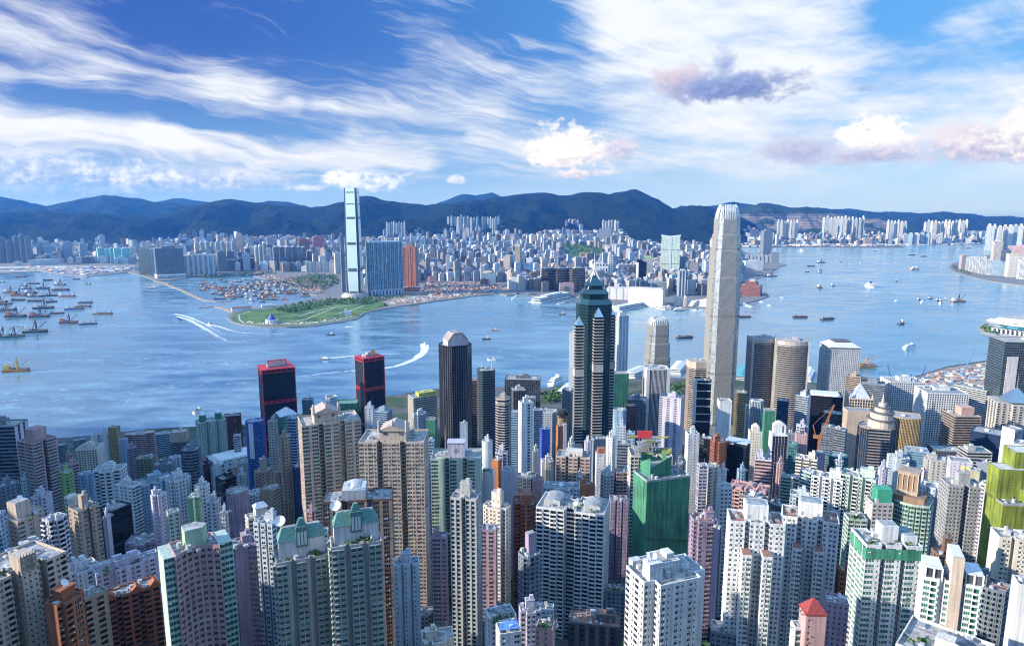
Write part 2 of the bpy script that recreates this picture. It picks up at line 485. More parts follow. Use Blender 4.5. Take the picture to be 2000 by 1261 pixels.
M_URB = ground_mat('kowloon streets', (.17, .17, .18), (.03, .06, .035), .6, .004)
M_GRASS = ground_mat('park grass', (.085, .17, .035), (.03, .085, .018), .52, .012)
M_EARTH = ground_mat('bare earth', (.34, .27, .21), (.22, .19, .16), .5, .02)
M_ROAD = plain((.17, .175, .19), .9, var=.25, scale=.05, key='asphalt')
M_WALLSEA = plain((.24, .22, .20), .9, var=.35, scale=.1, key='seawall stone')
M_CONC = plain((.42, .41, .39), .85, var=.3, scale=.05, key='concrete')
g_isl = smooth_grid('ground', XX, YY, ZZ, M_ISL); tag(g_isl, kind='structure')
g = Geo()
P = [(x, float(coast(x))) for x in gx]
g.quads([[(a[0], a[1], -3), (b[0], b[1], -3), (b[0], b[1], 4.6), (a[0], a[1], 4.6)][::-1] for a, b in zip(P, P[1:])], 0)
tag(g.build('island_seawall', M_WALLSEA), kind='structure')

def land(name, pts, mat, z=3.0, extra=(), depth=5.0):
    w = [(lambda v: (v.x, v.y))(atz(*p, z)) for p in pts] + list(extra)
    area = sum(a[0] * b[1] - b[0] * a[1] for a, b in zip(w, w[1:] + w[:1]))
    if area < 0: w = w[::-1]
    g = Geo(); g.prism(w, z - depth, z, 1, 0)
    o = g.build(name, [mat, M_WALLSEA]); tag(o, kind='structure')
    return w
KOW = [(-700, 545), (-300, 537), (0, 534), (80, 530), (170, 540), (250, 531), (285, 540), (305, 549), (340, 546), (372, 541), (440, 538), (480, 535), (505, 541), (540, 549), (570, 560), (600, 572), (622, 578),
       (602, 585), (570, 591), (530, 598), (500, 600), (470, 606), (447, 612), (442, 618), (452, 628), (475, 634), (510, 637), (560, 638), (610, 636), (660, 629), (698, 622), (712, 611), (740, 604), (800, 595), (870, 585), (930, 577),
       (975, 573), (990, 577), (1010, 574), (1060, 580), (1110, 578), (1150, 582), (1200, 594), (1245, 594), (1280, 597), (1310, 603), (1330, 600), (1390, 601), (1440, 596), (1482, 585), (1503, 578), (1496, 571), (1455, 562), (1462, 548), (1500, 538),
       (1522, 521), (1538, 517), (1516, 513), (1498, 503), (1470, 497), (1446, 490), (1400, 486), (1390, 482), (1450, 481), (1600, 483), (1763, 484), (1766, 481), (1690, 478), (1800, 477), (1940, 476), (2100, 477), (2700, 478)]
kow_w = land('kowloon_land', KOW, M_URB, 3.0, [(26000, 24000), (-22000, 24000)])
land('far_shore_land', [(1852, 523), (1868, 532), (1900, 541), (1935, 549), (1990, 556), (2100, 564), (2600, 600), (2600, 505), (2000, 492), (1930, 498), (1885, 507), (1860, 514)], M_URB)
land('convention_land', [(1910, 640), (1915, 648), (1945, 657), (1990, 664), (2100, 672), (2400, 690), (2400, 600), (2000, 612), (1940, 625), (1920, 632)], M_CONC)
# breakwaters of the typhoon shelter
def strip(name, pts, wid, mat, z=2.2, kind='structure'):
    w = [atz(*p, z) for p in pts]
    g = Geo()
    L, Rr = [], []
    for i, p in enumerate(w):
        d = (w[min(i + 1, len(w) - 1)] - w[max(i - 1, 0)]).normalized()
        n = Vector((-d.y, d.x, 0)) * wid / 2
        L.append(p + n); Rr.append(p - n)
    for i in range(len(w) - 1):
        a, b, c, d = Rr[i], Rr[i + 1], L[i + 1], L[i]
        g.quads([[a, b, c, d]], 0)
        for s, e in ((a, b), (c, d)):
            g.quads([[(s.x, s.y, -3), (e.x, e.y, -3), (e.x, e.y, e.z), (s.x, s.y, s.z)]], 0)
    for s, e in ((L[0], Rr[0]), (Rr[-1], L[-1])):
        g.quads([[(s.x, s.y, -3), (e.x, e.y, -3), (e.x, e.y, e.z), (s.x, s.y, s.z)]], 0)
    o = g.build(name, mat)
    return tag(o, kind=kind)
def breakwater(pts, label):
    o = strip('breakwater', pts, 16, plain((.33, .26, .20), .95, var=.4, scale=.15, key='rubble breakwater'))
    del o['kind']; tag(o, label, 'breakwater')
breakwater([(285, 554), (325, 555), (350, 564), (385, 580), (400, 586), (425, 588), (452, 587)], 'long stone breakwater closing the crowded boat shelter')
breakwater([(388, 600), (420, 598), (437, 601), (456, 609)], 'short curved stone breakwater joined to the grassy headland')
breakwater([(305, 549), (330, 553), (352, 562)][:2], 'stub of stone breakwater below the dark slab estate')

# --- sea
m, t, b = new_mat('harbour water')
p = tex(t)
x, y, z = xyz(t, p)
big = noise(t, vec(t, x * .0011, y * .0022, 0.0), 1.0, 5.0, .6, .6)
mid = noise(t, vec(t, x * .006, y * .016, 2.0), 1.0, 5.0, .62, .4)
fine = noise(t, vec(t, x * .05, y * .09, 4.0), 1.0, 4.0, .6)
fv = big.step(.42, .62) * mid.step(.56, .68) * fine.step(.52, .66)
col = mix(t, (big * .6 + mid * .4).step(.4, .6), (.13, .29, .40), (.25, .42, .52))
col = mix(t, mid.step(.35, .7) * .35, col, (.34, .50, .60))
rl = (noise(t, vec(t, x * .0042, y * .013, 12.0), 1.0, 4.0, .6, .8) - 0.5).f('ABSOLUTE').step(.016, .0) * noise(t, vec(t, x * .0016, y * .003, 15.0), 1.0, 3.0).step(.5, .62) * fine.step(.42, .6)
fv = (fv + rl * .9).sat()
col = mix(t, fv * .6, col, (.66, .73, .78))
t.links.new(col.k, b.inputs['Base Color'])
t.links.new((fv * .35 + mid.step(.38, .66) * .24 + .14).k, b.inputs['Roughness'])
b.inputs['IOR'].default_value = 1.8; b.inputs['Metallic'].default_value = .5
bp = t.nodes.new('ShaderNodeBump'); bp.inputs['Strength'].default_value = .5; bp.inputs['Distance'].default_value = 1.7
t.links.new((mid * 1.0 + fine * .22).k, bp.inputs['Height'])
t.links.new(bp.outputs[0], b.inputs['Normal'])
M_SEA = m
g = Geo()
xs, ys = np.meshgrid(np.linspace(-30000, 40000, 29), np.linspace(-4000, 36000, 21))
g.quads(grid_quads(xs, ys, np.zeros_like(xs)), 0)
tag(g.build('sea', M_SEA), kind='structure')

# --- wakes and foam lie on the water as thin sheets
m, t, b = new_mat('foam')
u, v, _ = xyz(t, tex(t, 'UV'))
o_ = tex(t)
n = noise(t, vec(t, u * .035, v * 2.2, 0.0), 1.0, 5.0, .7) + (noise(t, o_, .09, 4.0) - .5) * .6
edge = (v * 2 - 1).f('ABSOLUTE')
den = E(t, attr(t, 'tint').outputs['Fac'])
a = (n - edge * .34 + den - .74).step(.0, .5)
b.inputs['Base Color'].default_value = (.86, .89, .92, 1); b.inputs['Roughness'].default_value = .8
t.links.new((a * .8).k, b.inputs['Alpha'])
M_FOAM = m
WZ = [.2]
def wake(pts, w0, w1, d0=.7, d1=.3, curve=True):
    WZ[0] += .06
    w = [atz(*p, WZ[0]) for p in pts]
    P2 = []
    for i in range(len(w) - 1):
        p0, p1, p2, p3 = w[max(i - 1, 0)], w[i], w[i + 1], w[min(i + 2, len(w) - 1)]
        for k in range(8):
            s = k / 8
            P2.append(.5 * ((2 * p1) + (p2 - p0) * s + (2 * p0 - 5 * p1 + 4 * p2 - p3) * s * s + (3 * p1 - p0 - 3 * p2 + p3) * s ** 3))
    P2.append(w[-1])
    g = Geo(); dist = 0; n = len(P2)
    prev = None
    for i, p in enumerate(P2):
        d = (P2[min(i + 1, n - 1)] - P2[max(i - 1, 0)]).normalized()
        k = i / (n - 1)
        wd = (w0 + (w1 - w0) * k) / 2
        nn = Vector((-d.y, d.x, 0)) * wd
        if i: dist += (p - P2[i - 1]).length
        cur = (p - nn, p + nn, dist, d0 + (d1 - d0) * k)
        if prev:
            g.quads([[prev[0], cur[0], cur[1], prev[1]]], 0, [(prev[2], 0), (cur[2], 0), (cur[2], 1), (prev[2], 1)], [(prev[3],) * 3 + (1,)])
        prev = cur
    return tag(g.build('wake', M_FOAM), kind='stuff')
for a in (
    ([(346, 618), (372, 626), (408, 646), (452, 667), (520, 660), (600, 664)], 12, 34, .95, .1), ([(341, 613), (368, 619), (402, 634), (440, 655)], 14, 22, .9, .35),
    ([(414, 634), (432, 639), (470, 649), (540, 652), (628, 654)], 16, 10, .8, .35), ([(632, 701), (660, 698), (700, 694), (760, 691), (815, 690)], 8, 22, .9, .35),
    ([(827, 671), (829, 685), (815, 698), (785, 711), (740, 720), (650, 727), (560, 738), (380, 752), (120, 745)], 20, 24, 1.0, .22), ([(829, 672), (828, 686), (812, 697)], 26, 16, 1.1, .9),
    ([(675, 639), (685, 638), (697, 640)], 22, 10, .9, .4), ([(0, 672), (120, 652), (212, 637), (300, 628)], 8, 6, .3, .35), ([(168, 642), (230, 634), (300, 626), (420, 607)], 7, 10, .55, .2), ([(225, 565), (260, 560), (290, 556)], 9, 5, .4, .2),
    ([(700, 688), (760, 680), (788, 671), (782, 662), (755, 664)], 6, 5, .42, .3), ([(1697, 566), (1704, 578), (1716, 594), (1740, 622)], 22, 70, .45, .1), ([(1690, 566), (1690, 590), (1700, 640)], 10, 30, .3, .1),
    ([(1530, 582), (1522, 592), (1508, 602)], 14, 22, .5, .25), ([(1600, 562), (1598, 548), (1602, 536)], 12, 24, .35, .1), ([(1626, 559), (1615, 550), (1604, 541)], 6, 14, .35, .1), ([(1800, 543), (1813, 541), (1826, 544)], 14, 16, .5, .2),
    ([(1752, 588), (1748, 596), (1740, 612)], 10, 26, .4, .1), ([(965, 645), (1000, 645), (1060, 644)], 6, 5, .4, .2), ([(960, 700), (1020, 702), (1110, 699)], 6, 6, .4, .2), ([(1580, 695), (1605, 684), (1620, 670)], 10, 18, .4, .1),
    ([(390, 615), (410, 606), (425, 600)], 9, 5, .5, .3), ([(600, 690), (500, 700), (380, 712), (250, 706)], 16, 30, .25, .12), ([(560, 748), (470, 768), (330, 790), (180, 800)], 20, 34, .22, .1), ([(640, 762), (700, 755), (790, 748)], 8, 14, .3, .1),
    ([(1455, 660), (1540, 655), (1640, 640)], 10, 24, .2, .08), ([(0, 760), (90, 772), (240, 778)], 18, 20, .2, .1), ([(250, 708), (330, 702), (400, 690), (520, 694)], 9, 20, .3, .12)):
    wake(*a)

# --- hills across the harbour
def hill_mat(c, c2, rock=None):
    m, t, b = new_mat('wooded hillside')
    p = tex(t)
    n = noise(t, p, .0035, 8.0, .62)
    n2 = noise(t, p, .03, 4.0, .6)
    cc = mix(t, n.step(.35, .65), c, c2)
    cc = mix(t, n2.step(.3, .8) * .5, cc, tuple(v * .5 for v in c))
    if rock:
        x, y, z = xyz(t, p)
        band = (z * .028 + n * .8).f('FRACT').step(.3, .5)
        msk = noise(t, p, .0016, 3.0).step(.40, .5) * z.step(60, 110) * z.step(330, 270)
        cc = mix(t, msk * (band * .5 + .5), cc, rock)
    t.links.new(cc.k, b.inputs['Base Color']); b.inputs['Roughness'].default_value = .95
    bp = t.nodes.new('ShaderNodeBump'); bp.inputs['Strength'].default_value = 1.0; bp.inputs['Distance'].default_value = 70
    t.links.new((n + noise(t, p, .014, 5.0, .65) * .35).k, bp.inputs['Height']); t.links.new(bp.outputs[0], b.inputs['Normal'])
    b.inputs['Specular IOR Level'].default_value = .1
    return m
RIDGES = []
class Ridge:
    def __init__(s, pts, D, w, wb):
        s.t = [ray(px, py)[0] / ray(px, py)[1] for px, py in pts]
        s.h = [max(0, at(px, py, D).z) for px, py in pts]
        s.D, s.w, s.wb = D, w, wb
        RIDGES.append(s)
    def z(s, x, Y):
        H = np.interp(x / Y, s.t, s.h, left=0, right=0)
        k = (Y - s.D)
        q = np.clip(np.where(k < 0, 1 + k / s.w, 1 - k / s.wb), 0, 1)
        sh = q * q * (3 - 2 * q) * .45 + q * .55
        return H * sh
def hills(name, pts, D, w, wb, mat, amp=60):
    r = Ridge(pts, D, w, wb)
    t = np.linspace(r.t[0], r.t[-1], 340)
    s = np.concatenate([np.linspace(-w, 0, 46), np.linspace(0, wb, 12)[1:]])
    T, S = np.meshgrid(t, s)
    Y = D + S
    X = T * Y
    Z = r.z(X, Y)
    rid = 1 - np.abs(fbm(X / 700, Y / 1100, 5, 3) * 2 - 1) * 2.6
    fine = fbm(X / 260, Y / 260, 4, 9) - .5
    fade = np.clip(Z / 120, 0, 1) * (.25 + .75 * np.clip(np.abs(S) / (w * .5), 0, 1))
    Z = Z + (rid * amp * 2 + fine * 90) * fade + fine * 18 * np.clip(Z / 120, 0, 1)
    Z = np.where(Z < .5, -6, Z)
    return tag(smooth_grid(name, X, Y, Z, mat), kind='structure')
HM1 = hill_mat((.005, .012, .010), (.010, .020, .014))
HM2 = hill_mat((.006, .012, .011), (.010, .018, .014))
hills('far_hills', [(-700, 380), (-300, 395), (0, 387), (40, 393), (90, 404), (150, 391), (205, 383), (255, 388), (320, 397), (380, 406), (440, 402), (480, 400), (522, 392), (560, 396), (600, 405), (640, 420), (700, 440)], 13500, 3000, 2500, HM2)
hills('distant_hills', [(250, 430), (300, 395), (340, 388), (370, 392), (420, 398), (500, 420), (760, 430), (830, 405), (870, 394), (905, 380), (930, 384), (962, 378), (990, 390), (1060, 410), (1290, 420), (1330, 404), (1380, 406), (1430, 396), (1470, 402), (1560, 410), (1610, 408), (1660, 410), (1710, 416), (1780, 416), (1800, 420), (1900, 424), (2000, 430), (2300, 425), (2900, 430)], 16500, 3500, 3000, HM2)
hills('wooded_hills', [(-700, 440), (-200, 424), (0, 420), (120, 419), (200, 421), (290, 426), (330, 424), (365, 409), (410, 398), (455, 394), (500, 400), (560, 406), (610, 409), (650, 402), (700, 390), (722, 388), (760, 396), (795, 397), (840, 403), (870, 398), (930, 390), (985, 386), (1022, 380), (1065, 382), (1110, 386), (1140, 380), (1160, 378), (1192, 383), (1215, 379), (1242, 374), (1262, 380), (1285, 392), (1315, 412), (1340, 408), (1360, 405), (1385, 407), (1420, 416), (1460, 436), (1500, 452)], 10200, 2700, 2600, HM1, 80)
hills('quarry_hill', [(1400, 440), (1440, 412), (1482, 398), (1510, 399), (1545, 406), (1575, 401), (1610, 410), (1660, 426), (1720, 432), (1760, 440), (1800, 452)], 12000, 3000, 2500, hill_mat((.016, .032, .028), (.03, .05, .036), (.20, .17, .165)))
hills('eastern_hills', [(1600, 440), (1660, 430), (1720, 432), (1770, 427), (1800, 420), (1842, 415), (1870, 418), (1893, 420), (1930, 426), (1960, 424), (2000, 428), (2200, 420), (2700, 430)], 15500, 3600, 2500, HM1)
def hz_(x, Y):
    return max([float(r.z(x, Y)) for r in RIDGES] + [3.0])

# --- haze between the lookout and the hills
m = bpy.data.materials.new('haze'); m.use_nodes = True
t = m.node_tree; t.nodes.clear()
o_ = t.nodes.new('ShaderNodeOutputMaterial'); pv = t.nodes.new('ShaderNodeVolumePrincipled')
pv.inputs['Density'].default_value = 3.4e-5
pv.inputs['Absorption Color'].default_value = (1, 1, 1, 1)
pv.inputs['Color'].default_value = (.07, .31, 1.0, 1)
pv.inputs['Anisotropy'].default_value = .2
t.links.new(pv.outputs[0], o_.inputs['Volume'])
g = Geo(); g.box((2500, 8500, -7), (40000, 23000, 880), 0, bottom=True)
tag(g.build('haze', m), kind='stuff')

# ================================================================ building kit
# facade cells: quads in (u along the wall, v up one storey, w metres outward) with a slot: 0 wall, 1 glass, 2 trim, 3 second colour
def q_(u0, v0, u1, v1, w, m): return ([(u0, v0, w), (u1, v0, w), (u1, v1, w), (u0, v1, w)], m)
def win(u0, u1, v0, v1, dep, m=0):
    f = [q_(0, 0, 1, v0, 0, m), q_(0, v1, 1, 1, 0, m)]
    if u0 > 0: f += [q_(0, v0, u0, v1, 0, m), q_(u1, v0, 1, v1, 0, m)]
    f += [([(u0, v0, 0), (u1, v0, 0), (u1, v0, -dep), (u0, v0, -dep)], m), ([(u0, v1, -dep), (u1, v1, -dep), (u1, v1, 0), (u0, v1, 0)], m)]
    if u0 > 0: f += [([(u0, v0, 0), (u0, v0, -dep), (u0, v1, -dep), (u0, v1, 0)], m), ([(u1, v0, -dep), (u1, v0, 0), (u1, v1, 0), (u1, v1, -dep)], m)]
    f.append(q_(u0, v0, u1, v1, -dep, 1))
    return f
def obox(u0, u1, v0, v1, w0, w1, m, front=None):
    f = [q_(u0, v0, u1, v1, w1, m if front is None else front)]
    f += [([(u0, v0, w0), (u0, v0, w1), (u0, v1, w1), (u0, v1, w0)], m), ([(u1, v0, w1), (u1, v0, w0), (u1, v1, w0), (u1, v1, w1)], m)]
    f += [([(u0, v1, w1), (u1, v1, w1), (u1, v1, w0), (u0, v1, w0)], m), ([(u0, v0, w0), (u1, v0, w0), (u1, v0, w1), (u0, v0, w1)], m)]
    return f
def bay(m=0):
    w = .75
    f = [q_(0, 0, 1, 1, 0, m)]
    f += obox(.1, .9, .16, .34, 0, w, m) + [q_(.1, .34, .9, .86, w, 1), ([(.1, .34, 0), (.1, .34, w), (.1, .86, w), (.1, .86, 0)], 1), ([(.9, .34, w), (.9, .34, 0), (.9, .86, 0), (.9, .86, w)], 1)]
    return f + obox(.1, .9, .86, .97, 0, w + .12, m) + obox(.47, .53, .34, .86, w - .05, w + .06, 2)
def balcony(m=0, out=1.1, dep=1.0):
    f = win(.07, .93, .06, .9, dep, m)
    f += obox(.03, .97, -.02, .07, 0, out, m) + obox(.03, .97, .07, .36, out - .15, out, 2)
    f += [([(.03, .07, 0), (.03, .07, out), (.03, .36, out), (.03, .36, 0)], 2), ([(.97, .07, out), (.97, .07, 0), (.97, .36, 0), (.97, .36, out)], 2)]
    return f
def round_balcony(m=0):
    f = win(.1, .9, .06, .92, 1.1, m)
    pts = [(.04, 0), (.2, .8), (.5, 1.15), (.8, .8), (.96, 0)]
    for (a, x), (c, y) in zip(pts, pts[1:]):
        f.append(([(a, -.02, x), (c, -.02, y), (c, .36, y), (a, .36, x)], 2))
    f.append(([(.04, .05, 0), (.2, .05, .8), (.8, .05, .8), (.96, .05, 0)], m))
    return f
CELL = {
    '.': (.7, [q_(0, 0, 1, 1, 0, 0)]), ',': (.35, [q_(0, 0, 1, 1, 0, 0)]), 'k': (.7, [q_(0, 0, 1, 1, 0, 3)]), 'K': (1.6, [q_(0, 0, 1, 1, 0, 3)]),
    'w': (1.0, win(.2, .8, .32, .82, .25) + [q_(.47, .32, .53, .82, -.16, 2)]), 's': (.8, win(.33, .67, .4, .76, .2)), 'W': (1.5, win(.07, .93, .3, .88, .25) + [q_(.33, .3, .37, .88, -.16, 2), q_(.63, .3, .67, .88, -.16, 2)]), 'q': (1.1, win(.16, .84, .2, .84, .45)),
    'a': (1.2, win(.24, .76, .34, .82, .25) + [q_(.48, .34, .53, .82, -.16, 2)] + obox(.56, .76, .06, .22, 0, .5, 2)), 'b': (1.35, bay()), 'B': (1.35, bay(3)),
    'd': (1.5, win(.06, .94, .04, .92, 1.3) + obox(.06, .94, .04, .36, -.2, .05, 0)), 'D': (1.5, win(.06, .94, .04, .92, 1.3, 3) + obox(.06, .94, .04, .36, -.2, .05, 2)),
    'p': (1.5, balcony()), 'P': (1.5, balcony(3)), 'c': (1.5, round_balcony()), 'C': (1.5, round_balcony(3)),
    'r': (1.3, win(0, 1, .42, .95, .3)), 'R': (1.3, win(0, 1, .42, .95, .3, 3)), 'l': (1.3, [q_(0, 0, 1, 1, -.6, 1)] + obox(0, 1, .0, .3, -.6, .35, 0)), 'i': (1.3, [q_(0, 0, 1, 1, 0, 1)] + obox(0, 1, .0, .1, 0, .25, 2)),
    'g': (1.0, [q_(0, .12, 1, 1, 0, 1), q_(0, 0, 1, .12, .03, 3)] + obox(0, .07, 0, 1, 0, .18, 2)), 'G': (1.0, [q_(0, .3, 1, 1, 0, 1), q_(0, 0, 1, .3, .03, 3)] + obox(0, .05, 0, 1, 0, .12, 2)),
    'v': (.62, [q_(0, 0, 1, 1, 0, 1)] + obox(0, .38, 0, 1, 0, .6, 0) + obox(.38, 1, 0, .16, 0, .12, 2)), 'f': (.5, [q_(0, 0, 1, 1, 0, 1)] + obox(.0, .3, 0, 1, 0, .45, 2) + obox(.3, 1, .0, .2, 0, .06, 0)),
    'n': (.9, [q_(0, 0, 1, 1, -2.2, 3), ([(0, 0, 0), (0, 0, -2.2), (0, 1, -2.2), (0, 1, 0)], 0), ([(1, 0, -2.2), (1, 0, 0), (1, 1, 0), (1, 1, -2.2)], 0)]),
    'N': (1.2, [q_(.25, .35, .75, .8, -1.98, 1), q_(0, 0, 1, 1, -2.0, 3), ([(0, 0, 0), (0, 0, -2), (0, 1, -2), (0, 1, 0)], 0), ([(1, 0, -2), (1, 0, 0), (1, 1, 0), (1, 1, -2)], 0)]),
    'o': (1.0, win(.24, .76, .26, .78, .35)), 'x': (1.15, win(.1, .9, .18, .9, .5) + obox(.0, .1, 0, 1, 0, .2, 2)), 'e': (1.1, [q_(0, .36, 1, .92, 0, 1), q_(0, 0, 1, .36, .04, 2), q_(0, .92, 1, 1, .04, 0)] + obox(0, .06, 0, 1, 0, .12, 2)),
    'h': (1.4, win(0, 1, .3, .9, .9, 3) + obox(0, 1, .0, .3, 0, .8, 0)), 't': (1.0, win(.1, .9, .34, .86, .2, 3)),
}
CELL = {k: (w, [(np.array(a, np.float32), m) for a, m in f]) for k, (w, f) in CELL.items()}
NEAR = [False]
FR = np.random.default_rng(3)
BITS = [(obox(.56, .8, .05, .21, 0, .55, 2), .22), (obox(.15, .4, .86, .9, 0, .7, 2), .07), (obox(.1, .9, .02, .26, 0, .06, 3), .05), (obox(.2, .46, .06, .2, 0, .5, 2), .12)]
BITS = [([(np.array(a, np.float32), m) for a, m in f], p) for f, p in BITS]
def facade(g, A, B, z0, z1, pat, fh, unit=3.0, panes=None, uvs=False):
    """fill the wall from A to B with storeys of cells; faces of one slot are gathered in one array"""
    A, B = np.array(A, np.float32), np.array(B, np.float32)
    L = float(np.linalg.norm(B - A))
    if L < .05 or z1 - z0 < .5: return
    t = (B - A) / L
    nrm = np.array([t[1], -t[0]], np.float32)
    nf = max(1, round((z1 - z0) / fh)); fh = (z1 - z0) / nf
    if len(pat) > 1 and L < 2.2: pat = '.'
    W = sum(CELL[c][0] for c in pat)
    rep = max(1, round(L / (W * unit)))
    if rep == 1 and len(pat) > 2 and L < W * unit * .6:
        keep = max(1, int(len(pat) * L / (W * unit))); pat = pat[:keep]; W = sum(CELL[c][0] for c in pat)
    seq = pat * rep
    scale = L / (W * rep)
    starts, u = {}, 0.0
    for c in seq:
        w = CELL[c][0] * scale
        starts.setdefault(c, []).append((u, w)); u += w
    zs = z0 + fh * np.arange(nf, dtype=np.float32)
    for c, lst in starts.items():
        if c in '.,kK' :           # plain wall strips need no storeys
            for (u0, w) in lst:
                p, q = A + t * u0, A + t * (u0 + w)
                m = CELL[c][1][0][1]
                g.quads([[(*p, z0), (*q, z0), (*q, z1), (*p, z1)]], m, [(u0, z0), (u0 + w, z0), (u0 + w, z1), (u0, z1)] if uvs else None)
            continue
        us = np.array(lst, np.float32)
        for quad, m in CELL[c][1]:
            uu = us[:, None, None, 0] + quad[None, None, :, 0] * us[:, None, None, 1]
            vv = zs[None, :, None] + quad[None, None, :, 1] * fh
            uu, vv = np.broadcast_arrays(uu, vv)
            w = quad[None, None, :, 2]
            X = A[0] + t[0] * uu + nrm[0] * w
            Y = A[1] + t[1] * uu + nrm[1] * w
            arr = np.stack([X, Y, np.broadcast_to(vv, X.shape)], -1).reshape(-1, 4, 3)
            if m == 1 and panes is not None: panes.append((arr, nrm))
            else: g.quads(arr, m)
        if c in 'wWsaqbd' and NEAR[0]:          # air-conditioners, canopies, patched panels here and there
            for f, prob in BITS:
                hit = FR.random((len(us), nf)) < prob
                ui, fi = np.nonzero(hit)
                if not len(ui): continue
                for quad, m in f:
                    uu = us[ui, 0][:, None] + quad[None, :, 0] * us[ui, 1][:, None]
                    vv = zs[fi][:, None] + quad[None, :, 1] * fh
                    w = quad[None, :, 2]
                    g.quads(np.stack([A[0] + t[0] * uu + nrm[0] * w, A[1] + t[1] * uu + nrm[1] * w, vv], -1), m)

def shape(kind, w, d):
    a, b = w / 2, d / 2
    if kind == 'r': return [(-a, -b), (a, -b), (a, b), (-a, b)]
    if kind == 'x':
        n, m = a * .42, b * .42
        return [(-n, -b), (n, -b), (n, -m), (a, -m), (a, m), (n, m), (n, b), (-n, b), (-n, m), (-a, m), (-a, -m), (-n, -m)]
    if kind == 'X':     # fat cross
        n, m = a * .66, b * .62
        return [(-n, -b), (n, -b), (n, -m), (a, -m), (a, m), (n, m), (n, b), (-n, b), (-n, m), (-a, m), (-a, -m), (-n, -m)]
    if kind == 'h':     # two wings and a slot at front and back
        s, e = a * .16, b * .5
        return [(-a, -b), (-s, -b), (-s, -b + e), (s, -b + e), (s, -b), (a, -b), (a, b), (s, b), (s, b - e), (-s, b - e), (-s, b), (-a, b)]
    if kind == 'n':     # three bays with two slots
        s, e = a * .09, b * .34
        P = [(-a, -b)]
        for c in (-a * .36, a * .36): P += [(c - s, -b), (c - s, -b + e), (c + s, -b + e), (c + s, -b)]
        P += [(a, -b), (a, b)]
        for c in (a * .36, -a * .36): P += [(c + s, b), (c + s, b - e), (c - s, b - e), (c - s, b)]
        return P + [(-a, b)]
    if kind == 'o':
        k = min(a, b) * .5
        return [(-a + k, -b), (a - k, -b), (a, -b + k), (a, b - k), (a - k, b), (-a + k, b), (-a, b - k), (-a, -b + k)]
    if kind == 'c':     # bowed front
        n = 7
        P = [(-a + 2 * a * i / n, -b + .42 * b * (1 - math.sin(math.pi * i / n))) for i in range(n + 1)]
        return P + [(a, b), (-a, b)]
    if kind == 'v':     # hollow front
        n = 7
        P = [(-a + 2 * a * i / n, -b + .6 * b * math.sin(math.pi * i / n)) for i in range(n + 1)]
        return P + [(a, b), (-a, b)]
    if kind == 'e':
        return [(a * math.cos(t), b * math.sin(t)) for t in [2 * math.pi * i / 20 for i in range(20)]]
    if kind == 'z':     # stepped corner plan
        return [(-a, -b * .5), (-a * .45, -b * .5), (-a * .45, -b), (a * .45, -b), (a * .45, -b * .6), (a, -b * .6), (a, b), (-a, b)]
    if kind == 'l':     # L plan, wing on the right coming forward
        return [(-a, -b * .2), (a * .1, -b * .2), (a * .1, -b), (a, -b), (a, b), (-a, b)]
    if kind == 'L':     # wing on the left coming forward
        return [(-a, -b), (-a * .1, -b), (-a * .1, -b * .2), (a, -b * .2), (a, b), (-a, b)]
    raise KeyError(kind)

def clip_roof(poly, k):
    return [(x * k, y * k) for x, y in poly]
M_ROOFS = [plain((.33, .34, .35), .9, var=.5, scale=.4, key='roof screed'), plain((.26, .30, .31), .9, var=.5, scale=.35, key='damp roof screed'), plain((.40, .38, .35), .9, var=.45, scale=.4, key='pale roof tiles'),
           plain((.30, .15, .11), .9, var=.3, scale=.3, key='red roof tiles'), plain((.16, .28, .25), .85, var=.3, scale=.3, key='green roof coating'), plain((.50, .52, .54), .85, var=.25, scale=.2, key='pale roof membrane')]
M_TANK = plain((.50, .52, .54), .6, var=.3, scale=.5, key='water tank')
M_EQ = plain((.34, .36, .38), .6, var=.4, scale=.5, key='roof machinery')
M_DISH = plain((.74, .74, .74), .5, var=.08, key='dish paint')
M_STEEL = plain((.40, .41, .43), .45, .5, var=.2, key='steel')
M_LEAF = plain((.045, .12, .03), .9, var=.5, scale=.6, c2=(.10, .20, .05), key='leaves')

def leaf_clump(g, c, r, rr, n, mat=0, flat=.8, size=.35):
    for _ in range(n):
        th, ph = rr.uniform(0, 6.283), math.acos(rr.uniform(-.6, 1))
        k = r * rr.uniform(.55, 1.08)
        p = Vector((c[0] + k * math.sin(ph) * math.cos(th), c[1] + k * math.sin(ph) * math.sin(th), c[2] + k * flat * math.cos(ph)))
        s = r * size * rr.uniform(.6, 1.3)
        u = Vector((rr.uniform(-1, 1), rr.uniform(-1, 1), rr.uniform(-.5, .5))).normalized() * s
        v = Vector((rr.uniform(-1, 1), rr.uniform(-1, 1), rr.uniform(-1, 1))).cross(u).normalized() * s
        g.quads([[p - u - v, p + u - v * .6, p + u * .8 + v, p - u * .9 + v * .8]], mat)

